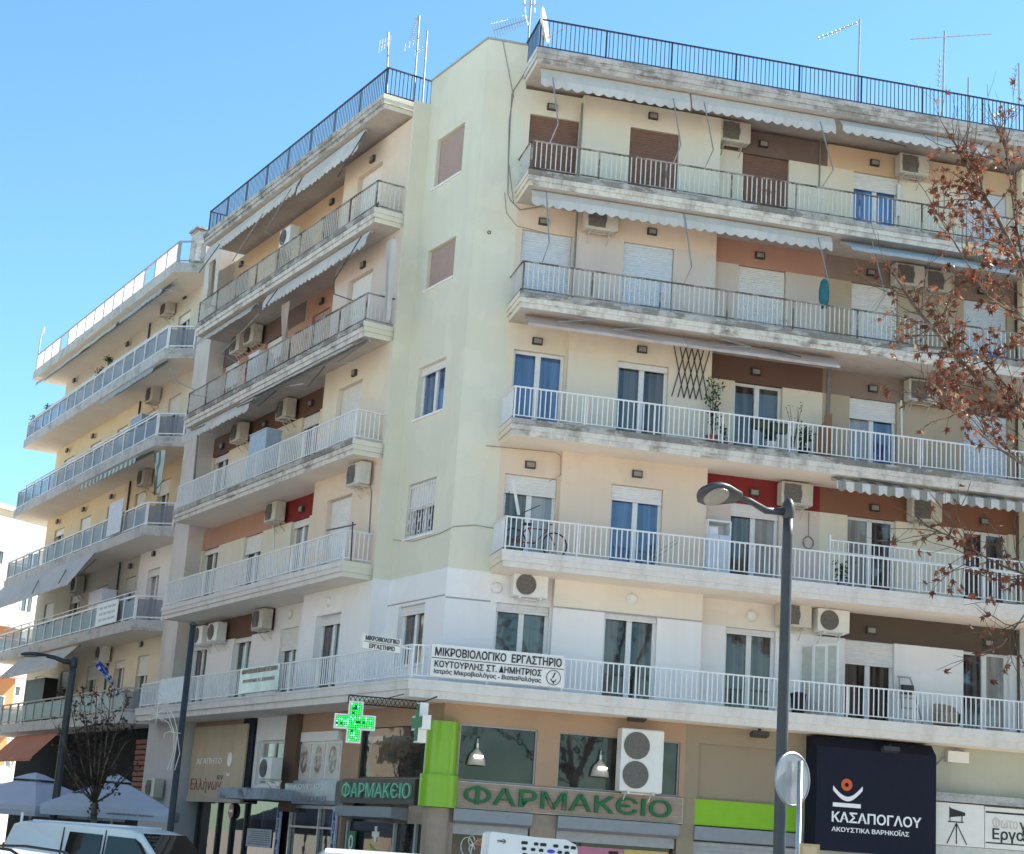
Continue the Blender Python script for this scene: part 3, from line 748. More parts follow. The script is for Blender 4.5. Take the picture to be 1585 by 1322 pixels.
# ------------------------------------------------------------------ awnings
def awning(fr, x0, x1, y, v, label, mat, drop=.3, out=.1, val=.22, scal=.26, bar=None, vz=None, arms=()):
    """x0,x1: photo columns of its two ends at row y on plane v; y is the row of its top at the middle"""
    xm = (x0 + x1) / 2
    if vz is None:
        zt = fr.px(xm, y, v)[1]
        sof = [zz_ for zz_ in ([ZK(k) - LOW for k in range(1, 6)] + [19.7] if max(x0, x1) > 290 else [Z2[k] - .34 for k in range(1, 7)])]
        zt = min(sof, key=lambda q: abs(q - zt)) - .06
    else: zt = vz
    slope = (fr.px(x1, y, v)[1] - fr.px(x0, y, v)[1])
    # rows follow the facade perspective: solve u of each end at height zt
    def solve(x):
        lo, hi = 0., 1322.
        for _ in range(40):
            m = (lo + hi) / 2
            if fr.px(x, m, v)[1] > zt: lo = m
            else: hi = m
        return fr.px(x, m, v)[0]
    u0, u1 = sorted((solve(x0), solve(x1)))
    T = thing('awning', label, 'awning', fr((u0 + u1) / 2, v, zt - drop), 'balcony awnings')
    rb = MB(); rb.tube([fr(u0, v, zt), fr(u1, v, zt)], .045, 8); rb.build('roller', M['grey_metal'], T)
    n = max(8, int((u1 - u0) / .04)); fb = MB()
    top = []; mid = []; low = []; rr = random.Random(len(label))
    for i in range(n + 1):
        u = u0 + (u1 - u0) * i / n
        sag = .012 * math.sin(i * .11 + rr.random() * .3)
        top.append(fr(u, v - .03, zt + .03)); mid.append(fr(u, v - out + sag, zt - drop))
        s_ = abs(math.sin(math.pi * (u - u0) / scal)) if scal else 1
        low.append(fr(u, v - out + sag - .01 - .01 * math.sin(i * .5), zt - drop - val * (.66 + .34 * s_)))
    for a, b_ in ((top, mid), (mid, low)):
        for i in range(n): fb.face([a[i], a[i + 1], b_[i + 1], b_[i]])
    fo = fb.build('fabric', mat, T)
    sol = fo.modifiers.new('thickness', 'SOLIDIFY'); sol.thickness = .006
    bb = MB(); bb.box(fr, u0, u1, v - out + .012, v - out + .05, zt - drop - .02, zt - drop + .02); bb.build('front_bar', M[bar] if bar else M['grey_metal'], T)
    for pts in arms:                       # each arm is a folded pole: photo points, each with its depth
        ab = MB(); ab.tube([fr(*_uvz(fr, *q)) for q in pts], .017, 6); ab.build('arm', M['arm_metal'] if len(pts) == 3 else M['dark_metal'], T)
    return T
def _uvz(fr, x, y, v):
    u, z = fr.px(x, y, v); return u, v, z
M['arm_metal'] = plain('grey_arm_steel', (.30, .30, .31), .4, .5, .1)
Z = lambda x, y: (780 + x / 3.671, y / 3.671)
def arm3(zx, zy, s, pts, vs=(-.02, -.2, .06)): return [(zx + a / s, zy + b_ / s, v) for (a, b_), v in zip(pts, vs)]
awning(FR, 836, 1066, 124, .3, 'white scalloped awning above the brown shutters, at the corner end of the roof slab', M['awn_white'], .28, .16,
       arms=[arm3(780, 0, 3.671, [(278, 440), (308, 705), (262, 812)]), arm3(780, 0, 3.671, [(963, 560), (1005, 825), (965, 925)])])
awning(FR, 1069, 1290, 158, .3, 'white scalloped awning in front of the grey-brown band under the roof slab', M['awn_white'], .22, .14,
       arms=[arm3(780, 0, 3.671, [(1138, 580), (1190, 850), (1138, 962)]), arm3(1165, 0, 3.671, [(383, 690), (458, 965), (390, 1072)])])
awning(FR, 1297, 1520, 205, .3, 'white scalloped awning with dark folded arms over the orange band', M['awn_white'], .22, .3,
       arms=[[(1165 + 680 / 3.671, 785 / 3.671, .0), (1165 + 875 / 3.671, 832 / 3.671, -.05)], [(1165 + 1210 / 3.671, 860 / 3.671, .0), (1165 + 1380 / 3.671, 910 / 3.671, -.05)]])
awning(FR, 822, 1056, 308, .3, 'white scalloped awning on fifth-floor slab underside, at its corner end', M['awn_white'], .17, .13,
       arms=[arm3(760, 280, 3.671, [(315, 65), (330, 350), (292, 462)])])
awning(FR, 1057, 1285, 345, .3, 'white scalloped awning over the salmon band', M['awn_white'], .17, .13,
       arms=[arm3(760, 280, 3.671, [(1100, 190), (1140, 490), (1095, 585)]), arm3(1165, 280, 3.671, [(372, 320), (437, 590), (425, 600)])])
awning(FR, 1299, 1600, 385, .45, 'grey-blue awning half drawn out above the taupe wall', M['awn_grey'], .38, .75, .08, 0,
       arms=[[(1165 + 680 / 3.671, 280 + 345 / 3.671, .0), (1165 + 752 / 3.671, 280 + 650 / 3.671, -.3), (1165 + 690 / 3.671, 280 + 752 / 3.671, .05)]])
awning(FR, 812, 1055, 508, .55, 'faded pink retracted awning with dark folded arms above the blue-lit door', M['awn_pink'], .26, .42, .07, 0, 'awn_terra',
       arms=[[(760 + a / 3.671, 280 + b_ / 3.671, v) for a, b_, v in q] for q in ([(330, 742, .25), (600, 788, .1), (380, 800, .05)], [(935, 832, .25), (700, 845, .1), (895, 882, .05)])])
awning(FR, 1056, 1289, 535, .55, 'faded pink retracted awning over the dark brown band', M['awn_pink'], .26, .42, .07, 0, 'awn_terra',
       arms=[[(1225, 0, 0)][:0] or [(760 + 1225 / 3.671, 280 + 875 / 3.671, .25), (760 + 1480 / 3.671, 280 + 945 / 3.671, .1), (760 + 1265 / 3.671, 280 + 935 / 3.671, .05)],
             [(1165 + 60 / 3.671, 280 + 945 / 3.671, .2), (1165 + 275 / 3.671, 280 + 1000 / 3.671, .1)]])
awning(FR, 1287, 1610, 755, .35, 'grey and white striped scalloped awning over the rust-brown band', M['awn_stripe'], .1, .3, .24, .24,
       arms=[[(1165 + 615 / 3.671, 560 + 665 / 3.671, .1), (1165 + 850 / 3.671, 560 + 705 / 3.671, .02)], [(1165 + 1225 / 3.671, 560 + 752 / 3.671, .1), (1165 + 1430 / 3.671, 560 + 775 / 3.671, .02)]])
A4 = lambda q, vs: [(260 + a / 3.305, 80 + b_ / 3.305, v) for (a, b_), v in zip(q, vs)]
A5 = lambda q, vs: [(240 + a / 3.305, 420 + b_ / 3.305, v) for (a, b_), v in zip(q, vs)]
awning(FL, 568, 473, 240, .25, 'white scalloped drop awning under the cafe-side roof slab, nearest the green corner', M['awn_white'], .42, .2,
       arms=[A4([(1008, 410), (868, 640)], (-.05, -.1))])
awning(FL, 468, 326, 335, .25, 'white scalloped awning under the cafe-side roof slab, nearest the chimney', M['awn_white'], .26, .16,
       arms=[A4([(630, 700), (498, 920), (600, 990)], (-.05, -.2, .06)), A4([(485, 830), (330, 1070), (425, 1108)], (-.05, -.2, .06)), A4([(265, 985), (160, 1130)], (-.05, -.15))])
awning(FL, 576, 415, 405, .25, 'long white scalloped awning under the fifth-floor slab of the cafe-side facade', M['awn_white'], .2, .14,
       arms=[A4([(990, 945), (850, 1170), (850, 1240), (950, 1275)], (-.05, -.15, -.15, .05)), A4([(560, 1215), (500, 1300)], (-.05, -.1))])
awning(FL, 400, 310, 520, .25, 'narrow grey awning with folded arms above the twin air conditioners', M['awn_beige'], .2, .2, .08, 0,
       arms=[A5([(530, 220), (340, 420), (440, 480)], (-.05, -.2, .06))])
awning(FL, 572, 398, 565, .25, 'beige retracted awning with dark zigzag arms over the cream panel', M['awn_beige'], .22, .5, .06, 0,
       arms=[A5([(1095, 355), (930, 465), (1035, 465)], (.1, .0, -.2)), A5([(870, 485), (780, 590)], (.1, -.2)), A5([(800, 490), (665, 590), (760, 575)], (.1, 0, -.2)), A5([(620, 610), (525, 690)], (.1, -.2))])
awning(FL, 395, 291, 638, .25, 'short white scalloped awning above the brown band of the cafe-side facade', M['awn_white'], .18, .16,
       arms=[A5([(490, 665), (420, 695)], (.1, .0)), A5([(255, 785), (185, 815)], (.1, .0))])
AA = lambda q, vs: [(a / 3.305, 350 + b_ / 3.305, v) for (a, b_), v in zip(q, vs)]
AB = lambda q, vs: [(a / 3.305, 700 + b_ / 3.305, v) for (a, b_), v in zip(q, vs)]
awning(FL, 268, 200, 462, .35, 'grey awning with short white arms under the yellow block roof, near its chimney end', M['awn_grey'], .22, .35, .16, .26,
       arms=[AA([(905, 270), (830, 320), (885, 330)], (.2, .1, -.05)), AA([(790, 365), (720, 415)], (.2, 0))])
awning(FL, 196, 70, 530, .35, 'beige awning with a row of short white arms under the yellow block roof', M['awn_beige'], .22, .35, .14, 0,
       arms=[AA([(a, b_), (a - 55, b_ + 32)], (.2, 0)) for a, b_ in ((700, 425), (625, 490), (525, 555), (460, 620), (405, 650), (330, 705), (260, 760))])
awning(FL, 262, 178, 603, .2, 'lilac-grey scalloped awning with bent pole on the yellow block', M['awn_grey'], .32, .5, .16, .26,
       arms=[AA([(870, 730), (910, 800), (1000, 840)], (-.1, -.3, .1))])
awning(FL, 240, 150, 708, .25, 'green and white striped awning bunched under a balcony of the yellow block', M['awn_gstripe'], .3, .6, .2, .24,
       arms=[AB([(790, 150), (790, 220)], (-.1, .0)), AB([(840, 140), (780, 210)], (-.1, .0))])
awning(FL, 148, 4, 868, -.1, 'long grey drop awning slanting out over a balcony of the yellow block', M['awn_white'], 1.15, .8, .05, 0,
       arms=[AB([(490, 548), (395, 635)], (-.1, -1.2)), AB([(350, 580), (300, 670)], (-.1, -1.2)), AB([(208, 635), (165, 720)], (-.1, -1.2))])
awning(FL, 124, 35, 1000, .2, 'open white awning with zigzag arms above the first-floor balcony of the yellow block', M['awn_white'], .7, .7, .16, 0)

def hanging_cloth(label, fr, x, yt, yb, v, w, mat, seed):
    (u, zt), (_, zb) = fr.px(x, yt, v), fr.px(x, yb, v); r = random.Random(seed)
    T = thing('hanging_curtain', label, 'curtain', fr(u, v, zb)); mb = MB(); n = 14; rows = 8
    g = [[fr(u - w / 2 + w * (.75 + .25 * math.cos(j * .5)) * i / n, v + .06 * math.sin(i * 1.7 + seed + j * .15) + .02 * j / rows, zt + (zb - zt) * j / rows) for i in range(n + 1)] for j in range(rows + 1)]
    for j in range(rows):
        for i in range(n): mb.face([g[j][i], g[j][i + 1], g[j + 1][i + 1], g[j + 1][i]])
    mb.build('cloth', mat, T); mb = MB(); mb.tube([fr(u - w * .6, v, zt + .02), fr(u + w * .6, v, zt + .02)], .015, 5); mb.build('rod', M['grey_metal'], T)
hanging_cloth('gathered white side curtain beside the green corner on the fourth floor', FL, 606, 372, 492, .3, .35, M['awn_white'], 1)
hanging_cloth('gathered dark green striped curtain hanging on the yellow block', FL, 247, 700, 762, .3, .9, M['awn_gstripe'], 2)
hanging_cloth('pinkish curtain strip hanging over the fourth-floor salmon wall', FL, 443, 470, 545, .4, .5, M['awn_pink'], 3)
hanging_cloth('dusty white curtain strip beside the stained pilaster at the fifth floor', FL, 329, 405, 470, .4, .5, M['awn_beige'], 4)
# ------------------------------------------------------------------ shop fronts and signs
def rect(fr, v, x0, x1, yt, yb):
    ym, xm = (yt + yb) / 2, (x0 + x1) / 2
    a, b_ = sorted((fr.px(x0, ym, v)[0], fr.px(x1, ym, v)[0]))
    return a, b_, fr.px(xm, yb, v)[1], fr.px(xm, yt, v)[1]
from mathutils.geometry import tessellate_polygon
def contours(s, vertical):
    """outlines of the characters as closed polygons, from Blender's built-in font"""
    cu = bpy.data.curves.new('t', 'FONT'); cu.body = s; cu.size = 1.0
    if vertical: cu.body = '\n'.join(s); cu.space_line = .82; cu.align_x = 'CENTER'
    to = bpy.data.objects.new('t', cu); col.objects.link(to)
    cv = to.to_curve(bpy.context.evaluated_depsgraph_get()); out = []
    for sp_ in cv.splines:
        bp = sp_.bezier_points; n = len(bp); pts = []
        for i in range(n):
            p0, p1 = bp[i], bp[(i + 1) % n]
            A_, B_, C_, D_ = p0.co, p0.handle_right, p1.handle_left, p1.co
            straight = (B_ - A_).cross(D_ - A_).length < 1e-5 and (C_ - A_).cross(D_ - A_).length < 1e-5
            for k in range(1 if straight else 4):
                t = k / 4; q = 1 - t
                pts.append(A_ * q ** 3 + B_ * 3 * q * q * t + C_ * 3 * q * t * t + D_ * t ** 3)
        pp = [pts[0]]
        for p_ in pts[1:]:
            if (p_ - pp[-1]).length > 1e-4: pp.append(p_)
        if (pp[0] - pp[-1]).length < 1e-4: pp.pop()
        if len(pp) > 2: out.append([(p_.x, p_.y) for p_ in pp])
    to.to_curve_clear(); bpy.data.objects.remove(to); bpy.data.curves.remove(cu)
    return out
def area(p): return sum(p[i - 1][0] * p[i][1] - p[i][0] * p[i - 1][1] for i in range(len(p))) / 2
def inside(q, p):
    c = False
    for i in range(len(p)):
        (x0, y0), (x1, y1) = p[i - 1], p[i]
        if (y0 > q[1]) != (y1 > q[1]) and q[0] < (x1 - x0) * (q[1] - y0) / (y1 - y0) + x0: c = not c
    return c
def text(fr, s, u, v, z, size, mat, parent, name='lettering', w=None, h=None, depth=.012, bold=0., align='CENTER', vertical=False, letters=False):
    cs = contours(s, vertical)
    if not cs: return None
    par = [next((j for j in range(len(cs)) if j != i and abs(area(cs[j])) > abs(area(p)) and all(inside(q, cs[j]) for q in p)), None) for i, p in enumerate(cs)]
    def fat(p, hole):
        if not bold: return p
        sgn = (1 if area(p) > 0 else -1) * (-1 if hole else 1); o = []
        for i in range(len(p)):
            (ax, ay), (bx, by), (cx, cy) = p[i - 1], p[i], p[(i + 1) % len(p)]
            n1 = Vector((by - ay, ax - bx)).normalized(); n2 = Vector((cy - by, bx - cx)).normalized(); n = n1 + n2
            k = bold * sgn / max(.5, n.length_squared / 2) if n.length > 1e-6 else 0
            o.append((bx + n.x * k, by + n.y * k))
        return o
    kids = {}
    for i, j in enumerate(par):
        if j is not None: kids.setdefault(j, []).append(fat(cs[i], True))
    outs = []; hol = {}
    for i, p in enumerate(cs):
        if par[i] is None: q = fat(p, False); outs.append(q); hol[id(q)] = kids.get(i, [])
    xs = [q[0] for p in outs for q in p]; ys_ = [q[1] for p in outs for q in p]
    x0, x1, y0, y1 = min(xs), max(xs), min(ys_), max(ys_)
    sx = w / (x1 - x0) if w else size; sy = h / (y1 - y0) if h else (size or sx)
    ox = {'CENTER': (x0 + x1) / 2, 'LEFT': x0, 'RIGHT': x1}[align]; oy = (y0 + y1) / 2
    groups = []                            # overlapping outlines belong to one letter
    for p in sorted(outs, key=lambda p: min(q[0] for q in p)):
        a_, b_ = min(q[0] for q in p), max(q[0] for q in p)
        if groups and a_ < groups[-1][1] - .02: groups[-1][1] = max(groups[-1][1], b_); groups[-1][0].append(p)
        else: groups.append([[p], b_])
    mb = MB()
    for ps, _ in groups:
        if letters: mb = MB()
        for k, p in enumerate(ps):
            hs = hol[id(p)]
            dd = depth + .0012 * k
            loops = [p] + hs; flat = [q for l in loops for q in l]; b0 = len(mb.v); n = len(flat)
            for dv in (dd, 0):
                mb.v += [fr(u + fr.sg * (x - ox) * sx, v - dv - .0005 * k, z + (y - oy) * sy) for x, y in flat]
            for t in tessellate_polygon([[Vector((x, y, 0)) for x, y in l] for l in loops]): mb.f.append(tuple(b0 + i for i in t)); mb.m.append(0)
            st = 0
            for l in loops:
                for i in range(len(l)): j = (i + 1) % len(l); mb.f.append((b0 + st + i, b0 + st + j, b0 + n + st + j, b0 + n + st + i)); mb.m.append(0)
                st += len(l)
        if letters: mb.build('letter', mat, parent)
    return None if letters else mb.build(name, mat, parent, kind='stuff')
def wbox(fr, name, mat, u0, u1, v0, v1, z0, z1, parent=None):
    mb = MB(); mb.box(fr, u0, u1, v0, v1, z0, z1); return mb.build(name, mat, parent or B)
ZB = 4.57
GRW, GLW = .95, 1.25
KG = corner(GRW, GLW)
M['shop_glass'] = glassy('shop_window_glass', (.032, .032, .03), 1.52, .5, .02)
M['shut_grey'] = plain('grey_shutter_box', (.24, .255, .28), .45, .2, .06)
M['green_gloss'] = plain('bright_green_cladding', (.20, .42, .012), .28, 0, .03, .5)
M['letter_green'] = plain('dark_green_letters', (.006, .12, .035), .45, 0, .12)
M['letter_dark'] = plain('black_lettering', (.02, .02, .022), .5)
M['letter_white'] = plain('white_lettering', (.80, .80, .80), .5, 0, .03)
M['sign_white'] = plain('white_sign_board', (.74, .73, .70), .45, 0, .04)
M['navy_board'] = plain('navy_sign_board', (.012, .014, .028), .8, 0, .1, .2)
M['tile_beige'] = plain('beige_stone_tile', (.30, .225, .175), .5, 0, .1)
M['joint'] = plain('pale_joint', (.58, .54, .5), .8)
# ---- right street
uK = uat(FR, KG)
# pharmacy wall: openings for the two shop windows and glazing below
w1 = rect(FR, GRW, 709, 831, 1127, 1203); w2 = rect(FR, GRW, 864, 1056, 1142, 1228)
U0 = 1.35; P1 = 6.62
zlo, zhi = 2.93, 4.16
wall(FR, uK, P1, zlo, ZB, GRW, M['shop_brown'], [(1.4, 3.16, zlo, zhi), (3.66, 6.5, zlo, zhi - .02)])
for a, b_ in ((1.4, 3.16), (3.66, 6.5)):
    mb = MB(); mb.box(FR, a, b_, GRW + .1, GRW + .13, zlo, zhi); wn_ = mb.build('shop_window', M['shop_glass'], B)
    mb = MB(); mb.box(FR, a, b_, GRW + .05, GRW + .09, zlo, zlo + .04); mb.box(FR, a, a + .035, GRW + .05, GRW + .09, zlo + .04, zhi); mb.box(FR, b_ - .035, b_, GRW + .05, GRW + .09, zlo + .04, zhi)
    mb.box(FR, a + .035, b_ - .035, GRW + .05, GRW + .09, zhi - .04, zhi); mb.build('frame', M['grey_metal'], wn_)
for a, b_, hh in ((uK, 1.4, 2.3), (3.12, 3.7, 2.3), (6.5, P1, 2.3)):
    wbox(FR, 'pillar', M['tile_beige'], a, b_, GRW + .0, GRW + .3, GZ, zlo - .6)
wbox(FR, 'shop_front', M['shop_glass'], 1.4, 3.12, GRW + .25, GRW + .3, GZ, 2.0); wbox(FR, 'shop_front', M['shop_glass'], 3.7, 6.5, GRW + .25, GRW + .3, GZ, 2.0)
for a, b_ in ((1.36, 3.12), (3.7, 6.5)):
    mb = MB(); mb.prof(FR, [(GRW - .16, 2.33), (GRW - .16, 2.08), (GRW - .08, 2.02), (GRW + .24, 2.02), (GRW + .24, 2.33)], a, b_); s_ = mb.build('shutter_box', M['shut_grey'], B)
    mb = MB(); mb.box(FR, a + .03, b_ - .03, GRW + .05, GRW + .12, 1.8, 2.019); mb.build('shutter_guide', M['grey_metal'], s_)
# window graphics: white curls, a tan flower, pink and yellow posters
gr = thing('window_graphic', 'white curl and tan flower sticker on the pharmacy shop glass', 'sticker', FR(2.0, GRW, GZ + 1.5))
mb = MB()
for cx, cz, rr_ in ((1.78, 1.55, .13), (1.88, 1.68, .07), (1.9, 1.5, .06), (2.1, 1.42, .2)):
    mb.tube([FR(cx + rr_ * math.cos(t * .5) * (1 if rr_ < .15 else 1.1), GRW + .235, cz + rr_ * 1.5 * math.sin(t * .5)) for t in range(10)], .012, 4)
mb.build('curl', M['letter_white'], gr, kind='stuff')
mb = MB()
for i in range(5):
    an = i * .6 - 1.2; mb.extr(FR, [(2.12, 1.58), (2.12 + .16 * math.sin(an - .25), 1.58 + .16 * math.cos(an - .25)), (2.12 + .22 * math.sin(an), 1.58 + .22 * math.cos(an)), (2.12 + .16 * math.sin(an + .25), 1.58 + .16 * math.cos(an + .25))], GRW + .225, GRW + .232)
mb.build('flower', plain('tan_flower_print', (.45, .2, .06), .6), gr, kind='stuff')
po = thing('poster', 'pink and yellow poster behind the pharmacy glass', 'poster', FR(4.9, GRW + .2, GZ + .5))
mb = MB(); mb.box(FR, 3.9, 5.35, GRW + .21, GRW + .22, GZ + .6, 1.72); mb.build('pink_sheet', plain('pink_print', (.55, .2, .3), .6), po)
mb = MB(); mb.box(FR, 5.36, 6.4, GRW + .21, GRW + .22, GZ + .6, 1.72); mb.build('yellow_sheet', plain('yellow_print', (.62, .45, .16), .6), po)
mb = MB(); mb.box(FR, 5.0, 5.22, GRW + .2, GRW + .209, 1.42, 1.66); mb.build('dark_square', M['black'], po)
# pharmacy sign R: tiled band with green letters
sg = thing('shop_sign', 'beige tiled pharmacy sign band with dark green raised letters', 'sign', FR(3.9, GRW - .08, 2.35), 'pharmacy name signs')
z0, z1 = 2.35, 2.92; a, b_ = 1.18, 6.6
mb = MB(); mb.box(FR, a, b_, GRW - .06, GRW, z0, z1); mb.build('board', M['joint'], sg)
ys = [z0 + .012, z0 + .15, z0 + .44, z1 - .012]; n = 4
for r in range(3):
    for i in range(n):
        off = .0 if r != 1 else .35
        x0 = a + .012 + (b_ - a - .024) * i / n + .006; x1 = a + .012 + (b_ - a - .024) * (i + 1) / n - .006
        mb = MB(); mb.box(FR, x0, x1, GRW - .075, GRW - .061, ys[r] + .006, ys[r + 1] - .006); mb.build('tile', M['tile_beige'], sg)
text(FR, 'ΦΑΡΜΑΚЄΙΟ', (a + b_) / 2 + .05, GRW - .08, (z0 + z1) / 2 + .01, 0, M['letter_green'], sg, w=4.75, h=.40, depth=.05, bold=.012, letters=True)
# pendant lamps inside the window
for i, (x, y) in enumerate(((737, 1172), (928, 1190))):
    u, z = FR.px(x, y, GRW + .05)
    pl = thing('pendant_lamp', 'bell-shaped glass pendant lamp in the wide pharmacy window' if i else 'bell-shaped glass pendant lamp in the corner pharmacy window', 'lamp', FR(u, GRW + .0, z - .18))
    mb = MB(); mb.lathe(FR(u, GRW - .02 + .02, z), [(.03, .2), (.05, .16), (.15, .06), (.19, -.06), (.21, -.18), (.2, -.18), (.17, -.05)], 18); mb.build('shade', plain('pale_lamp_shade', (.45, .42, .38), .25), pl, smooth=True)
    mb = MB(); mb.lathe(FR(u, GRW, z + .2), [(.035, 0), (.035, .1), (.01, .11), (.01, .2)], 10); mb.build('stem', M['alu'], pl)
    mb = MB(); mb.box(FR, u - .1, u + .1, GRW - .2, GRW - .185, z - .01, z + .03)
    em, nt_, bb_ = nodes('lit_lamp_tube'); bb_.inputs['Emission Color'].default_value = (1, .9, .75, 1); bb_.inputs['Emission Strength'].default_value = 4
    mb.build('bulb', em, pl)
# green round corner column, a part of the building
mb = MB(); cc = FR(1.02, 1.0, 0); mb.lathe((cc.x, cc.y, 0), [(.36, 3.02), (.36, 4.16)], 32, cap=False); mb.build('green_column', M['green_gloss'], B, smooth=True)
mb = MB(); mb.lathe((cc.x, cc.y, 0), [(.42, 2.33), (.42, 3.015)], 32, cap=False); mb.build('green_column', M['green_gloss'], B, smooth=True)
mb = MB(); mb.lathe((cc.x, cc.y, 0), [(.3, GZ), (.3, 2.32)], 20); mb.build('column', M['tile_beige'], B)
# beige shop with green band and rolled shutter
wall(FR, P1, 9.7, 2.93, ZB, GRW, M['shop_beige'], [(6.95, 9.5, 2.94, 4.16)]); wbox(FR, 'panel', M['shop_beige'], 6.95, 9.5, GRW + .06, GRW + .1, 2.94, 4.16)
for a, b_ in ((P1, 6.9), (9.5, 9.7)): wbox(FR, 'pillar', M['shop_beige'], a, b_, GRW, GRW + .3, GZ, 2.929)
wbox(FR, 'green_band', plain('lime_green_board', (.22, .45, .012), .5, 0, .04), 6.9, 9.5, GRW + .02, GRW + .06, 2.36, 2.928)
mb = MB(); mb.prof(FR, [(GRW - .05, 2.33), (GRW - .05, 2.04), (GRW + .2, 2.0), (GRW + .2, 2.33)], 6.9, 9.5); mb.build('shutter_box', M['shut_grey'], B)
mb = MB(); mb.prof(FR, shutter_profile(GRW + .06, GZ, 1.999, .09), 6.92, 9.48); mb.build('roller_shutter', M['grey_metal'], B)
# navy hearing-aid shop box
sg = thing('shop_sign', 'navy blue box sign with white letters and an orange dot logo', 'sign', FR(11.1, .3, 2.0))
a, b_, v0, v1 = 9.55, 12.5, .32, GRW
mb = MB(); mb.box(FR, a, b_, v0, v1, 2.0, 4.28); mb.prof(FR, [(v0, 4.281), (v1, 4.281), (v1, 4.53), (v0 + .25, 4.53)], a, b_); mb.build('box', M['navy_board'], sg)
cx = 10.02
text(FR, 'ΚΑΣΑΠΟΓΛΟΥ', 9.93, v0 - .002, 2.75, 0, M['letter_white'], sg, w=2.2, h=.235, bold=.02, align='LEFT')
text(FR, 'ΑΚΟΥΣΤΙΚΑ ΒΑΡΗΚΟΪΑΣ', 9.93, v0 - .002, 2.49, 0, M['letter_white'], sg, w=1.9, h=.13, bold=.015, align='LEFT')
mb = MB(); pts = []
for t in range(13):
    q = t / 12; pts.append((9.95 + .72 * q, 3.38 - .24 * math.sin(math.pi * min(1, q * 1.0)) + .03 * q))
mb.extr(FR, [(x, z + .05) for x, z in pts] + [(x, z - .05) for x, z in reversed(pts)], v0 - .012, v0 - .001); mb.box(FR, 9.95, 10.63, v0 - .012, v0 - .001, 2.97, 3.06); mb.build('logo_mark', M['letter_white'], sg, kind='stuff')
mb = MB(); mb.lathe(FR(10.28, v0 - .001, 3.47), [(.135, 0), (.135, .014), (.05, .014), (.05, 0), (.135, 0)], 24, 0, FR.n * -1, False); mb.build('logo_dot', plain('orange_logo', (.62, .1, .025), .5), sg)
wbox(FR, 'shop_front', M['shop_glass'], 9.72, 12.3, GRW + .1, GRW + .15, GZ, 1.999)
wbox(FR, 'lintel', plain('pale_green_grey_frame', (.38, .42, .38), .5), 9.72, 12.3, GRW - .05, GRW + .09, 1.75, 1.998)
wbox(FR, 'wall', M['shop_beige'], 9.7, 12.5, GRW + .151, GRW + .3, GZ, ZB)
wbox(FR, 'pillar', M['navy_board'], 12.3, 12.5, GRW - .2, GRW + .14, GZ, 1.998)
# photo shop
wall(FR, 12.5, 22, 3.5, ZB, GRW, stucco('pale_green_grey_stucco', (.42, .43, .36), .3, (.2, .2, .17), .08))
wbox(FR, 'lintel', plain('pale_shop_lintel', (.50, .53, .54), .6), 12.56, 22, GRW - .12, GRW + .2, 1.55, 2.3)
wbox(FR, 'shop_front', M['g_dark'], 12.75, 22, GRW + .1, GRW + .15, GZ, 1.549); wbox(FR, 'pillar', M['white_wall'], 12.56, 12.75, GRW - .05, GRW + .2, GZ, 1.549)
mb = MB(); mb.prof(FR, [(GRW - .28, 3.3), (GRW - .2, 3.5), (GRW + .2, 3.5), (GRW + .2, 3.3)], 12.6, 22); mb.build('cornice', M['fascia_grey'], B)
sg = thing('shop_sign', 'white photo shop sign with a drawing of a camera on a tripod', 'sign', FR(13.2, GRW - .2, 2.31))
mb = MB(); mb.box(FR, 12.6, 13.95, GRW - .2, GRW, 2.31, 3.27); mb.build('board', M['sign_white'], sg)
cx, cz = 13.22, 2.95
mb = MB(); vf = GRW - .201
mb.extr(FR, [(cx - .16, cz - .03), (cx - .16, cz + .24), (cx - .12, cz + .2), (cx + .24, cz + .12), (cx + .24, cz + .05), (cx - .12, cz)], vf - .01, vf)
mb.box(FR, cx - .2, cx + .2, vf - .01, vf, cz - .115, cz - .09); mb.box(FR, cx - .15, cx - .135, vf - .01, vf, cz - .09, cz - .03); mb.box(FR, cx + .15, cx + .17, vf - .01, vf, cz - .09, cz + .05)
for dx in (-.24, .0, .26): mb.tube([FR(cx + .02, vf - .005, cz - .13), FR(cx + .02 + dx, vf - .005, cz - .6)], .013, 4)
mb.build('camera_drawing', M['letter_dark'], sg, kind='stuff')
sg = thing('shop_sign', 'white photo laboratory sign with partly faded black Greek letters', 'sign', FR(15.5, GRW - .2, 2.31))
mb = MB(); mb.box(FR, 13.97, 17.6, GRW - .2, GRW, 2.31, 3.25); mb.build('board', M['sign_white'], sg)
mb = MB(); mb.box(FR, 13.99, 17.5, vf - .008, vf, 3.11, 3.15); mb.box(FR, 13.99, 17.5, vf - .008, vf, 2.42, 2.45); mb.build('rule', M['letter_dark'], sg, kind='stuff')
text(FR, 'Φωτο', 14.16, vf, 2.9, 0, plain('faded_letter', (.56, .52, .46), .6), sg, w=.66, h=.27, align='LEFT', bold=.01)
text(FR, 'γραφικό', 14.86, vf, 2.86, 0, M['letter_dark'], sg, w=1.3, h=.32, align='LEFT', bold=.015)
text(FR, 'Εργαστήριο', 14.16, vf, 2.62, 0, M['letter_dark'], sg, w=1.95, h=.33, align='LEFT', bold=.015)
fl = thing('flood_lamp', 'small pale box lamp with loose cable above the photo shop sign', 'lamp', FR(13.3, GRW, 3.85)); u, z = FR.px(1482, 1172, GRW - .1)
mb = MB(); mb.box(FR, u - .27, u + .27, GRW - .16, GRW - .02, z - .13, z + .13); mb.build('box', M['sign_white'], fl)
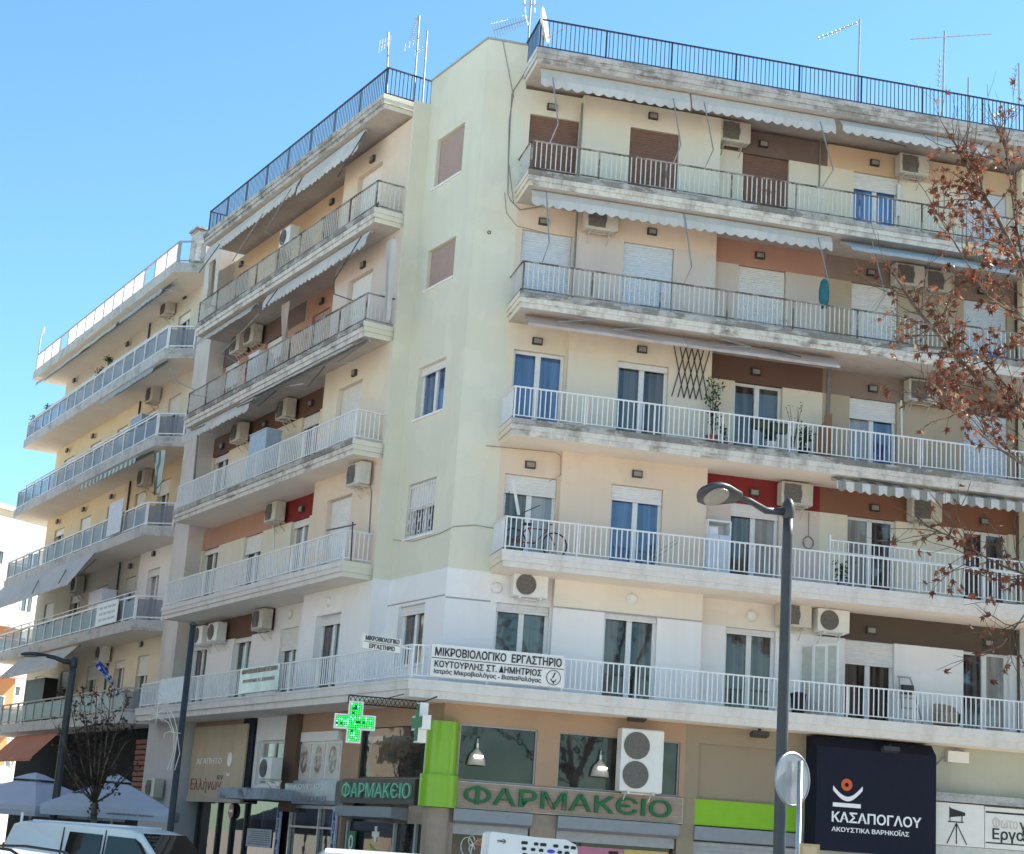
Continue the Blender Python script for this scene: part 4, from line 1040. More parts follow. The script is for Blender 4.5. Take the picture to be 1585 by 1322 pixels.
mb = MB(); mb.tube([FR(12.62, GRW - .03, 3.5), FR(12.66, GRW - .03, 3.95), FR(12.9, GRW - .03, 4.2), FR(u, GRW - .03, z + .2), FR(u + .33, GRW - .03, z + .1), FR(u + .34, GRW - .03, z - .08)], .018, 5); mb.build('cable', M['grey_metal'], fl)
# floodlights under the slab
for x, y, lb in ((986, 1110, 'small black floodlight under the slab above the tall air conditioner'), (1176, 1135, 'small brown floodlight under the slab over the lime green band'), (1378, 1159, 'small floodlight fixed to the navy box sign')):
    vv = .5 if x < 1300 else .28
    u, z = FR.px(x, y, vv)
    f_ = thing('floodlight', lb, 'lamp', FR(u, vv, z)); mb = MB()
    mb.prof(FR, [(vv - .1, z - .05), (vv + .1, z - .1), (vv + .12, z), (vv - .08, z + .05)], u - .2, u + .2); mb.build('housing', M['dark_metal'], f_)
    mb = MB(); mb.box(FR, u - .03, u + .03, vv + .0, vv + .05, z + .03, max(z + .1, 4.55) if x < 1300 else z + .1); mb.build('bracket', M['black'], f_)
# hearing shop sign: panel joint and fixings
# ---- big balcony sign
sg = thing('balcony_sign', 'long white balcony sign with black laboratory lettering and a round emblem', 'sign', FR(2.3, -.05, 5.0))
u0, u1 = FR.px(667, 1022, -.03)[0], FR.px(873, 1045, -.03)[0]; zt, zb = 5.72, 5.03
mb = MB(); mb.box(FR, u0, u1, -.05, -.025, zb, zt); mb.build('board', M['sign_white'], sg)
mb = MB(); mb.box(FR, u0 + .01, u1 - .01, -.056, -.051, zt - .30, zt - .285); mb.build('rule', M['letter_dark'], sg)
text(FR, 'ΜΙΚΡΟΒΙΟΛΟΓΙΚΟ  ΕΡΓΑΣΤΗΡΙΟ', (u0 + u1) / 2, -.052, zt - .155, 0, M['letter_dark'], sg, w=(u1 - u0) * .95, h=.185, bold=.02)
text(FR, 'ΚΟΥΤΟΥΡΛΗΣ ΣΤ. ΔΗΜΗΤΡΙΟΣ', u0 + .08, -.052, zt - .415, 0, M['letter_dark'], sg, w=(u1 - u0) * .80, h=.145, bold=.018, align='LEFT')
text(FR, 'Ιατρός Μικροβιολόγος - Βιοπαθολόγος', u0 + .08, -.052, zt - .585, 0, M['letter_dark'], sg, w=(u1 - u0) * .80, h=.13, bold=.01, align='LEFT')
mb = MB(); mb.lathe(FR(u1 - .24, -.05, zt - .49), [(.165, 0), (.165, .008), (.15, .008), (.15, 0), (.165, 0)], 28, 0, FR.n * -1, False)
mb.tube([FR(u1 - .3, -.056, zt - .52), FR(u1 - .27, -.056, zt - .57), FR(u1 - .2, -.056, zt - .57), FR(u1 - .18, -.056, zt - .52)], .012, 5); mb.tube([FR(u1 - .26, -.056, zt - .5), FR(u1 - .21, -.056, zt - .38)], .014, 5); mb.tube([FR(u1 - .24, -.056, zt - .56), FR(u1 - .24, -.056, zt - .62)], .014, 5)
mb.build('emblem', M['letter_dark'], sg, kind='stuff')
# small projecting sign at the balcony corner
pa, pb = at(561, 988, 35.2), at(618, 1005, 35.75)
sg = thing('projecting_sign', 'small white two-line laboratory sign projecting from the corner railing', 'sign', pa)
d = Vector((pb.x - pa.x, pb.y - pa.y, 0)); L = d.length; an = math.atan2(d.y, d.x); f3 = mkframe((pa.x, pa.y, 0), an); zc = (pa.z + pb.z) / 2
mb = MB(); mb.box(f3, 0, L, -.05, .05, zc - .15, zc + .15); mb.build('box', M['sign_white'], sg)
mb = MB(); mb.box(f3, .01, L - .01, -.055, -.051, zc - .006, zc + .006); mb.build('rule', M['letter_dark'], sg)
text(f3, 'ΜΙΚΡΟΒΙΟΛΟΓΙΚΟ', L / 2, -.051, zc + .08, 0, M['letter_dark'], sg, w=L * .9, h=.1, bold=.015); text(f3, 'ΕΡΓΑΣΤΗΡΙΟ', L / 2, -.051, zc - .08, 0, M['letter_dark'], sg, w=L * .68, h=.1, bold=.015)
mb = MB(); q = corner(.06, .06); mb.tube([f3(L - .02, 0, zc), Vector((q.x, q.y, zc))], .018, 6); mb.build('bracket', M['white_metal'], sg)
# ---- left street, pharmacy side
SB = lambda x, y: (250 + x / 3.686, 1020 + y / 3.686)
def rl(v, x0, x1, yt, yb): 
    (a, c), (b_, d_) = SB(x0, yt), SB(x1, yb); return rect(FL, v, a, b_, c, d_)
V = GLW
pu = uat(FL, KG)
def Lu(x, y=700, v=V): return FL.px(*SB(x, y), v)[0]
uw0, uw1 = Lu(1490), Lu(1115)
edges = [pu, Lu(1045), Lu(730), Lu(520), Lu(470), Lu(190)]
# pharmacy left bay
wall(FL, pu, edges[1], zlo, ZB, V, M['shop_brown'], [(max(uw0, pu + .35), uw1, zlo, 4.12)])
mb = MB(); mb.box(FL, max(uw0, pu + .35), uw1, V + .1, V + .13, zlo, 4.12); wn_ = mb.build('shop_window', M['shop_glass'], B)
mb = MB(); mb.box(FL, uw1 - .05, uw1, V + .04, V + .09, zlo, 4.12); mb.box(FL, uw0 + .1, uw1 - .05, V + .04, V + .09, zlo, zlo + .05); mb.build('frame', M['dark_metal'], wn_)
a, b_, z0, z1 = rl(V - .05, 1035, 1455, 672, 835)
sg = thing('shop_sign', 'dark grey pharmacy sign with pale green lit letters on the cafe street', 'sign', FL((a + b_) / 2, V, z0), 'pharmacy name signs')
z0, z1 = 2.36, 2.92
mb = MB(); mb.box(FL, a, b_, V - .1, V, z0, z1); mb.build('board', plain('dark_grey_board', (.075, .07, .065), .5), sg)
text(FL, 'ΦΑΡΜΑΚЄΙΟ', (a + b_) / 2, V - .1, (z0 + z1) / 2 + .02, 0, plain('pale_green_letters', (.16, .48, .33), .35), sg, w=(b_ - a) * .93, h=.36, depth=.05, bold=.0, letters=True)
c0, c1 = Lu(1320, 870, V - .4), Lu(1000, 870, V - .4)
mb = MB(); mb.prof(FL, [(V - .45, 2.28), (V - .45, 2.05), (V, 2.0), (V, 2.28)], c0, c1); mb.build('shutter_box', M['shut_grey'], B)
wbox(FL, 'panel', M['tile_beige'], pu + .35, c0 - .02, V - .03, V + .1, 1.95, 2.35)
wbox(FL, 'shop_front', M['shop_glass'], pu + .35, edges[1] - .05, V + .1, V + .14, GZ, 1.949); wbox(FL, 'pillar', M['tile_beige'], pu, pu + .35, V, V + .2, GZ, zlo - .01)
mb = MB()
for x in (1330, 1450, 1060): u = Lu(x, 1000, V + .05); mb.box(FL, u - .04, u + .04, V + .02, V + .09, GZ, 1.949)
mb.build('door_frame', M['grey_metal'], B, kind='stuff')
u = Lu(1085, 1050, V)
sg = thing('vertical_sign', 'narrow green vertical sign with white capital letters beside the pharmacy door', 'sign', FL(u, V, GZ + .3))
mb = MB(); mb.box(FL, u - .2, u + .2, V - .02, V + .015, GZ + .3, 1.72); mb.build('board', plain('dark_green_board', (.01, .16, .06), .4), sg)
text(FL, 'ΟΜΟΙΟ', u, V - .02, .75, .36, M['letter_white'], sg, vertical=True, h=1.75, w=.24, bold=.01)
u = Lu(1200, 1010, V); st = thing('window_sticker', 'white cross and green leaf sticker on the pharmacy door glass', 'sticker', FL(u, V + .09, 1.2))
mb = MB(); mb.box(FL, u - .06, u + .06, V + .085, V + .097, 1.5, 1.86); mb.box(FL, u - .18, u + .18, V + .083, V + .099, 1.62, 1.74); mb.build('cross', M['letter_white'], st)
mb = MB(); mb.extr(FL, [(u - .2, 1.3), (u, 1.1), (u + .28, 1.45), (u + .05, 1.35)], V + .085, V + .097); mb.build('leaf', M['green_gloss'], st)
# LED crosses on their truss
def cross(label, c, ang, s, lit):
    T = thing('pharmacy_cross', label, 'sign', (c.x, c.y, c.z - .45), 'illuminated pharmacy crosses')
    f4 = mkframe((c.x, c.y, 0), ang); a, w = .42 * s, .15 * s
    pol = [(-w, -a), (w, -a), (w, -w), (a, -w), (a, w), (w, w), (w, a), (-w, a), (-w, w), (-a, w), (-a, -w), (-w, -w)]
    k = 1.0
    mb = MB(); mb.extr(f4, [(x, c.z + z) for x, z in pol], -.09, .09); mb.build('case', M['sign_white'], T)
    for side in (-1, 1):
        mb = MB(); q = .93; mb.extr(f4, [((abs(x) - .035) * (1 if x > 0 else -1), c.z + (abs(z) - .035) * (1 if z > 0 else -1)) for x, z in pol], side * .091, side * .1); mb.build('led_panel', M['led_dark'], T)
        mb = MB(); n = 17; st_ = 2 * (a - .06) / (n - 1); rnd = random.Random(3 + side)
        for i in range(n):
            for j in range(n):
                x, z = -(a - .06) + i * st_, -(a - .06) + j * st_
                if min(abs(x), abs(z)) > w - .05: continue
                if rnd.random() < (.06 if lit else .0): continue
                y = side * .104; h_ = st_ * .36
                mb.face([f4(x - h_, y, c.z + z - h_), f4(x + h_, y, c.z + z - h_), f4(x + h_, y, c.z + z + h_), f4(x - h_, y, c.z + z + h_)], 0 if rnd.random() < .8 else 1)
        mb.build('leds', [M['led'] if lit else M['led_dim'], M['led2'] if lit else M['led_dim']], T, kind='stuff')
    return T
def led(name, c, s):
    m, nt_, b_ = nodes(name); b_.inputs['Base Color'].default_value = rgb(c); b_.inputs['Emission Color'].default_value = rgb(c); b_.inputs['Emission Strength'].default_value = s; return m
M['led_dark'] = plain('dark_green_led_panel', (.005, .10, .04), .4)
M['led'] = led('green_led', (.01, .6, .06), .7); M['led2'] = led('mint_led', (.2, .85, .5), .7); M['led_dim'] = led('dim_green_led', (.005, .12, .05), .25)
CA, CB = at(549, 1118, 34.6), at(652, 1119, 35.5)
cross('bright green pharmacy cross facing the street', CA, RAD(6), 1.0, True)
cross('pharmacy cross seen nearly edge-on beside the green column', CB, RAD(-72), .98, False)
tr_ = thing('cross_truss', 'dark lattice truss carrying the pharmacy crosses under the balcony slab', 'truss', at(540, 1076, 34.6))
P, Q = at(540, 1076, 34.6), at(656, 1086, 35.6); mb = MB()
for dz in (.0, -.16): mb.tube([P + Vector((0, 0, dz)), Q + Vector((0, 0, dz))], .014, 5)
for i in range(17):
    a_, b2 = P.lerp(Q, i / 17), P.lerp(Q, (i + 1) / 17)
    mb.tube([a_, b2 + Vector((0, 0, -.16))], .008, 4); mb.tube([a_ + Vector((0, 0, -.16)), b2], .008, 4)
mb.tube([P, P - Vector((0, 0, .16))], .014, 5); mb.tube([Q, Q - Vector((0, 0, .16))], .014, 5); mb.build('lattice', M['black'], tr_)
mb = MB(); mb.tube([CA + Vector((0, 0, .4)), Vector((CA.x, CA.y, P.lerp(Q, .08).z - .1))], .015, 5); mb.tube([CB + Vector((0, 0, .4)), Q + Vector((0, 0, -.05))], .015, 5); mb.tube([Q, Vector((Q.x + .25, Q.y + .5, 4.6))], .018, 5); mb.tube([P.lerp(Q, .5), Vector((P.lerp(Q, .5).x + .3, P.lerp(Q, .5).y + 1.4, 4.65))], .012, 5)
mb.build('hanger', M['dark_metal'], tr_)
# barber bay
uu0, uu1 = edges[1], edges[2]
wall(FL, uu0, uu1 + .0, 4.1, ZB, V, M['shop_brown'])
wbox(FL, 'wall', M['shop_brown'], uu0, uu0 + .3, V, V + .3, GZ, 4.099)
wbox(FL, 'pilaster', stucco('dark_brown_pilaster', (.13, .085, .065), .1), Lu(775), Lu(705), V - .12, V + .3, 2.1, ZB)
wbox(FL, 'lintel', M['white_wall'], Lu(1015, 380), Lu(775, 380), V - .02, V + .2, 3.86, 4.099)
ua, ub = Lu(1020, 540), Lu(775, 540)
posters = thing('poster_board', 'three white shop panels with faded printed figures above the barber sign', 'poster', FL((ua + ub) / 2, V, 2.9))
mb = MB(); mb.box(FL, ua, ub, V + .03, V + .12, 2.85, 3.859); mb.build('backing', M['frame_white'], posters)
for i in range(3):
    a_ = ua + (ub - ua) * (i + .08) / 3; b2 = ua + (ub - ua) * (i + .92) / 3
    mb = MB(); mb.box(FL, a_, b2, V + .01, V + .029, 2.92, 3.8); mb.build('panel', plain('panel_print_base', (.60, .59, .56), .5), posters)
    m_, nt_, b3 = nodes('faded_print'); cv = coords(nt_); f_ = noise(nt_, cv, 5.5, 7, .7)
    nt_.links.new(mix(nt_, ramp(nt_, f_, .42, .6), (.2, .15, .13), (.62, .58, .53)), b3.inputs['Base Color'])
    c_ = (a_ + b2) / 2; hw = (b2 - a_) * .3
    mb = MB(); mb.extr(FL, [(c_ + hw * math.cos(t * .524), 3.4 + .34 * math.sin(t * .524)) for t in range(12)], V - .002, V + .009); mb.build('figure', m_, posters)
a, b_ = Lu(1000, 740, V - .1), Lu(710, 740, V - .1)
sg = thing('shop_sign', 'brushed silver barber shop sign with raised pale letters', 'sign', FL((a + b_) / 2, V - .1, 2.3))
mb = MB(); mb.prof(FL, [(V - .1, 2.3), (V - .13, 2.4), (V - .13, 2.78), (V - .1, 2.88), (V, 2.88), (V, 2.3)], a, b_); mb.build('board', plain('brushed_silver', (.42, .44, .48), .38, .6, .2, .5, 2), sg)
text(FL, 'ΚΟΥΡΕΙΟ', (a + b_) / 2 + .15, V - .131, 2.73, 0, M['letter_white'], sg, w=(b_ - a) * .5, h=.13); text(FL, 'ΠΑΣΧΑΛΗΣ', (a + b_) / 2 - .2, V - .131, 2.43, 0, plain('grey_letters', (.25, .26, .3), .5), sg, w=(b_ - a) * .58, h=.14)
for x, s_ in ((665, 'ΚΟΥΡΕΙΟ "ΠΑΣΧΑΛΗΣ'), (985, 'ΚΟΥΡΕΙΟ "ΠΑΣΧΑ')):
    u = Lu(x, 980, V - .05)
    sg = thing('vertical_sign', 'tall narrow white strip with blue letters, ' + ('beside the dark shop door' if x < 700 else 'between the barber door and the pharmacy'), 'sign', FL(u, V - .06, GZ))
    mb = MB(); mb.box(FL, u - .13, u + .13, V - .07, V - .03, GZ, 2.27); mb.build('strip', plain('pale_blue_strip', (.42, .46, .58), .5), sg)
    text(FL, s_[:9], u, V - .071, 1.1, 0, plain('blue_letters', (.03, .05, .16), .5), sg, vertical=True, w=.11, h=2.1)
wbox(FL, 'shop_front', M['shop_glass'], Lu(975, 1000), Lu(720, 1000), V + .1, V + .14, GZ, 2.28)
mb = MB(); a, b_ = Lu(975, 1000), Lu(715, 1000)
for u in (a + .03, b_ - .03, a + (b_ - a) * .35): mb.box(FL, u - .035, u + .035, V + .02, V + .09, GZ, 2.2)
mb.box(FL, a, b_, V + .02, V + .09, 2.2, 2.28); mb.box(FL, a, b_, V + .03, V + .085, 1.72, 1.77); mb.build('door_frame', M['alu'], B)
wbox(FL, 'wall', M['black'], Lu(1000, 800), Lu(520, 800), V + .31, V + .4, GZ, ZB)
# small window bay with canopy
a, b_ = Lu(700, 500), Lu(470, 500)
wall(FL, a, b_, 2.6, ZB, V + .02, M['white_wall'], [(Lu(690, 500), Lu(545, 500), 2.75, 3.95)])
opening(FL, Lu(690, 500), Lu(545, 500), 2.75, 3.95, V + .02, 0, 'shut_white', 'g_room', name='window', g2='g_curt')
wbox(FL, 'wall', M['navy_board'], Lu(530, 500), Lu(465, 500), V - .05, V + .019, 2.3, ZB)
cn = thing('canopy', 'flat weathered grey canopy slab over the dark shop door', 'canopy', FL(Lu(520, 740, .6), .6, 2.35))
a2, b2 = Lu(600, 740, .45), Lu(325, 740, .45)
mb = MB(); mb.box(FL, a2, b2, .42, V + .02, 2.36, 2.64); mb.build('slab', peel('weathered_canopy', (.36, .39, .45), (.2, .2, .21), .45), cn)
wbox(FL, 'shop_front', M['g_dark'], Lu(650, 900), Lu(460, 900), V + .1, V + .14, GZ, 2.59)
a, b_ = Lu(610, 1020), Lu(470, 1020)
nt2 = thing('notice_sheet', 'pale printed notice sheet on the dark shop door', 'notice', FL((a + b_) / 2, V + .08, 1.0)); mb = MB(); mb.box(FL, a, b_, V + .07, V + .09, 1.15, 1.62); mb.build('sheet', plain('pale_notice', (.45, .48, .55), .6), nt2)
mb = MB()
for i in range(7): mb.box(FL, a + .08, b_ - .15 - .1 * (i % 3), V + .064, V + .069, 1.22 + i * .055, 1.232 + i * .055)
mb.build('print', M['letter_dark'], nt2, kind='stuff')
# tan shop board and dark doors
a, b_ = Lu(490, 600), Lu(185, 600)
sg = thing('shop_sign', 'tall tan shop board with white letters, a painted face and dark red script', 'sign', FL((a + b_) / 2, V - .1, 2.45))
M['tan_board'] = stucco('tan_board', (.54, .45, .33), .35, (.12, .1, .08), .1)
mb = MB(); mb.box(FL, a, b_, V - .1, V, 2.42, 4.42); mb.build('board', M['tan_board'], sg)
cm = (a + b_) / 2; ww = b_ - a
text(FL, 'ΑΓΑΠΗΤΟ', cm + ww * .14, V - .101, 3.42, 0, M['letter_white'], sg, w=ww * .48, h=.17); text(FL, 'εν', cm - ww * .1, V - .101, 2.96, 0, M['letter_dark'], sg, w=ww * .1, h=.12)
text(FL, 'Ελλήνων', cm + ww * .16, V - .101, 2.73, 0, plain('dark_red_script', (.25, .04, .03), .5), sg, w=ww * .58, h=.42)
mb = MB(); fx = cm - ww * .24
mb.extr(FL, [(fx + .17 * math.cos(t * .524), 3.45 + .2 * math.sin(t * .524)) for t in range(12)], V - .112, V - .101); mb.extr(FL, [(fx - .12, 3.1), (fx, 3.03), (fx + .12, 3.1), (fx + .1, 3.0), (fx - .1, 3.0)], V - .112, V - .101); mb.build('painted_face', M['letter_white'], sg, kind='stuff')
wbox(FL, 'wall', M['shop_brown'], Lu(490, 600) - .2, Lu(185, 600) + .3, V + .005, V + .2, 2.42, ZB)
wbox(FL, 'lintel', M['awn_beige'], Lu(480, 800), Lu(165, 800), V - .14, V + .1, 2.27, 2.419)
wbox(FL, 'shop_front', M['shop_glass'], Lu(470, 950), Lu(185, 950), V + .1, V + .14, GZ, 2.269)
mb = MB(); a, b_ = Lu(470, 950), Lu(185, 950)
for q in (0.02, .28, .55, .98): u = a + (b_ - a) * q; mb.box(FL, u - .04, u + .04, V + .02, V + .09, GZ, 2.268)
mb.build('door_frame', M['dark_metal'], B, kind='stuff')
u = Lu(398, 848, V); sg = thing('round_sign', 'small red round sign with white bar behind the dark shop door', 'sign', FL(u, V + .0, 1.95)); mb = MB(); mb.lathe(FL(u, V + .01, 2.05), [(.2, 0), (.2, .012)], 20, 0, FL.n * -1); mb.build('disc', plain('red_sign', (.4, .03, .03), .4), sg); mb = MB(); mb.box(FL, u - .13, u + .13, V - .012, V - .004, 2.02, 2.09); mb.build('bar', M['letter_white'], sg)
wbox(FL, 'pilaster', stucco('grey_white_pilaster', (.50, .49, .49), .25, (.3, .28, .26), .06), Lu(185, 700) + .32, 19.2, .72, V + .3, GZ, ZB)
# ground floor of the yellow block
wbox(FL, 'wall', plain('charcoal_shopfront', (.02, .021, .024), .95, 0, .2, .1), 19.25, 37.5, 1.35, 1.5, GZ, 4.55, B2)
for i in range(11):
    z = 2.35 + i * .17; mb = MB(); a, b_ = 19.9, 22.1; mb.box(FL, a, b_, 1.3 + .02 * (i % 2), 1.349, z, z + .13); mb.build('plank', plain('red_brown_plank', (.22, .06, .035), .7) if i == 0 else bpy.data.materials['red_brown_plank'], B2)
u = FL.px(15, 1185, 1.2)[0]
sg = thing('shop_sign', 'white capital letters on the charcoal shop front past the tree', 'sign', FL(u, 1.2, 2.9))
text(FL, 'ΕΧΑ', FL.px(19, 1166, 1.3)[0], 1.34, FL.px(19, 1166, 1.3)[1], 0, M['letter_white'], sg, w=1.0, h=.3, bold=.02); text(FL, 'ΨΑΡΙ', FL.px(13, 1183, 1.3)[0], 1.34, FL.px(13, 1183, 1.3)[1], 0, M['letter_white'], sg, w=1.3, h=.34, bold=.02)
awning(FL, 92, 26, 1126, .3, 'salmon orange awning slanting down over the charcoal shop front', stucco('salmon_cloth', (.50, .20, .12), .1), .9, .9, .1, 0, vz=4.4)
# balcony banners on the left facade
a, b_ = FL.px(372, 1050, -.02)[0], FL.px(433, 1042, -.02)[0]; a, b_ = sorted((a, b_))
sg = thing('balcony_banner', 'shiny white banner with brown lettering hung on the cafe-side balcony railing', 'banner', FL(a, -.03, 5.0))
mb = MB(); mb.box(FL, a, b_, -.035, -.015, 5.02, 5.68); mb.build('sheet', glassy('shiny_white_banner', (.5, .47, .43), 1.6, .25, .15), sg)
text(FL, 'ΜΙΚΡΟΒΙΟΛΟΓΙΚΟ ΕΡΓΑΣΤΗΡΙΟ', (a + b_) / 2, -.036, 5.58, 0, plain('brown_letters', (.3, .2, .14), .5), sg, w=(b_ - a) * .9, h=.12, bold=.01)
text(FL, 'ΚΟΥΤΟΥΡΛΗΣ ΣΤ. ΔΗΜΗΤΡΙΟΣ', (a + b_) / 2, -.036, 5.33, 0, plain('pale_brown_letters', (.38, .32, .27), .5), sg, w=(b_ - a) * .8, h=.09)
a, b_ = sorted((FL.px(247, 1075, -.02)[0], FL.px(290, 1068, -.02)[0]))
sg = thing('balcony_banner', 'faded pale lilac panel with illegible lettering at the far end of the balcony railing', 'banner', FL(a, -.03, 5.0))
mb = MB(); mb.box(FL, a, b_, -.035, -.015, 4.99, 5.72); mb.build('sheet', plain('pale_lilac_panel', (.52, .54, .60), .4), sg)
a, b_ = sorted((FL.px(150, 950, -.03)[0], FL.px(183, 940, -.03)[0]))
sg = thing('balcony_banner', 'white notice board with grey print on a railing of the yellow block', 'banner', FL(a, -.04, 7.9)); mb = MB(); mb.box(FL, a, b_, -.05, -.03, 7.86, 8.62); mb.build('sheet', M['sign_white'], sg)
mb = MB()
for i in range(3):
    for j in range(4): mb.box(FL, a + .25 + j * (b_ - a) * .2, a + .25 + (j + .75) * (b_ - a) * .2, -.056, -.051, 8.0 + i * .2, 8.08 + i * .2)
mb.build('print', plain('grey_print', (.4, .4, .42), .5), sg, kind='stuff')
a, b_ = sorted((FL.px(168, 805, -.03)[0], FL.px(189, 800, -.03)[0]))
sg = thing('balcony_banner', 'tall white banner hung over a railing of the yellow block', 'banner', FL(a, -.04, 10.9)); mb = MB(); mb.box(FL, a, b_, -.05, -.03, 10.95, 12.1); mb.build('sheet', plain('white_banner_cloth', (.6, .63, .68), .6), sg)
# ------------------------------------------------------------------ wall lights (parts of the buildings)
wl_mesh = {}
def wall_light(fr, x, y, v, parent, rnd=False):
    u, z = fr.px(x, y, v)
    mb = MB()
    if rnd: mb.lathe(fr(u, v, z), [(.13, 0), (.13, .03), (.10, .07), (.05, .085)], 16, 0, fr.n * -1); o_ = mb.build('wall_light', M['sign_white'], parent)
    else:
        mb.box(fr, u - .12, u + .12, v - .07, v - .002, z - .085, z + .085); o_ = mb.build('wall_light', M['dark_metal'], parent)
        mb = MB(); mb.box(fr, u - .09, u + .09, v - .085, v - .071, z - .055, z + .055); mb.build('lamp_glass', M['lamp_glass'], o_)
def zz(ox, oy, s): return lambda x, y: (ox + x / s, oy + y / s)
a = zz(780, 0, 3.671)
for x, y, v in ((272, 612, VA), (846, 664, VB), (1472, 822, VC)): wall_light(FR, *a(x, y), v, B)
a = zz(1165, 0, 3.671); wall_light(FR, *a(690, 929), VC, B)
a = zz(760, 280, 3.671)
for x, y, v in ((297, 235, VA), (913, 292, VB), (1525, 427, VC), (262, 914, VA), (856, 961, VB), (1503, 1088, VC)): wall_light(FR, *a(x, y), v, B)
a = zz(1165, 280, 3.671)
for x, y in ((670, 524), (680, 1183), (1300, 628)): wall_light(FR, *a(x, y), VC, B)
a = zz(750, 560, 3.671)
for x, y, v in ((258, 588, VA), (865, 640, VB), (1530, 745, VC)): wall_light(FR, *a(x, y), v, B)
a = zz(1165, 560, 3.671)
for x, y in ((690, 832), (1313, 909)): wall_light(FR, *a(x, y), VC, B)
a = zz(740, 840, 3.672)
for x, y, v in ((104, 258, VA - .012), (872, 320, VB - .006), (1553, 417, VC)): wall_light(FR, *a(x, y), v, B, True)
a = zz(1165, 840, 3.671)
for x, y in ((670, 500), (1336, 572)): wall_light(FR, *a(x, y), VC, B)
a = zz(260, 80, 3.305)
for x, y, v in ((1052, 552, WA), (843, 770, WR), (378, 1088, WR), (1003, 1093, WA), (790, 1278, WR)): wall_light(FL, *a(x, y), v, B)
a = zz(240, 420, 3.305)
for x, y, v in ((1025, 522, WA), (803, 677, WR), (567, 785, WR), (347, 895, WR), (755, 1218, WR)): wall_light(FL, *a(x, y), v, B)
a = zz(200, 720, 3.304)
for x, y, v in ((1022, 700, WA), (825, 763, WR)): wall_light(FL, *a(x, y), v, B, True)
a = zz(0, 350, 3.305)
for x, y in ((950, 360), (655, 605), (383, 790), (478, 1075), (347, 1148)): wall_light(FL, *a(x, y), 1.25, B2)
a = zz(0, 700, 3.305)
for x, y in ((572, 228), (430, 293), (297, 355), (790, 520), (670, 583), (727, 983)): wall_light(FL, *a(x, y), 1.25, B2)
# cables and pipes on the corner walls (parts)
def cable(fr, pts, r=.012, parent=None, name='cable', mat='grey_cable'):
    mb = MB(); mb.tube([fr(*_uvz(fr, *q)) for q in pts], r, 5); mb.build(name, M[mat], parent or B)
M['grey_cable'] = plain('grey_cable', (.22, .22, .2), .7)
cable(FR, [(778, 62, 1.28), (795, 150, 1.28), (792, 145, 1.28), (787, 250, 1.28), (795, 315, 1.28)], .009)
cable(FR, [(830, 85, 1.28), (795, 140, 1.28), (788, 190, 1.28), (786, 300, 1.28), (790, 310, 1.28), (805, 325, 1.28), (850, 318, 1.28)], .012)
cable(FR, [(781, 298, 1.28), (784, 330, 1.28), (800, 350, 1.28), (850, 362, 1.28)], .008)
cable(FL, [(655, 128, 1.23), (640, 400, 1.23), (620, 640, 1.23), (592, 870, 1.23)], .012)
cable(FL, [(648, 300, 1.23), (630, 560, 1.23), (612, 760, 1.23)], .009)
cable(FL, [(600, 835, 1.23), (640, 838, 1.23), (680, 826, 1.23), (703, 815, 1.23)], .008)
cable(FR, [(703, 815, 1.28), (735, 813, 1.28), (765, 818, 1.28)], .008)
cable(FR, [(752, 690, 1.28), (860, 700, 1.08), (868, 706, 1.08), (868, 735, 1.08), (850, 745, 1.08)], .01)
cable(FR, [(901, 160, 1.08), (894, 270, 1.08)], .03, name='drain_pipe'); cable(FR, [(893, 325, 1.08), (886, 460, 1.08)], .03, name='drain_pipe')
cable(FR, [(1270, 215, 1.48), (1268, 290, 1.48)], .02, name='drain_pipe'); cable(FR, [(1284, 560, 1.48), (1280, 650, 1.48)], .04, name='drain_pipe'); cable(FR, [(1287, 560, 1.46), (1283, 640, 1.46)], .02, name='drain_pipe')
cable(FR, [(1395, 620, 1.48), (1396, 680, 1.48)], .03, name='drain_pipe', mat='white_metal'); cable(FR, [(1392, 285, 1.48), (1390, 335, 1.48)], .06, name='drain_pipe', mat='white_metal')
cable(FL, [(570, 740, .78), (575, 760, .78), (571, 830, .78)], .015); cable(FL, [(612, 365, 1.1), (606, 470, 1.1)], .03, name='drain_pipe')
cable(FL, [(437, 655, 1.25), (436, 690, 1.25)], .06, name='drain_pipe', mat='brown_pipe') if 'brown_pipe' in M else None
cable(FL, [(308, 660, .78), (300, 745, .78)], .04, name='drain_pipe'); cable(FL, [(330, 410, .78), (318, 480, .78)], .035, name='drain_pipe')
cable(FL, [(423, 812, 1.28), (424, 850, 1.28)], .03, name='drain_pipe', mat='white_metal')

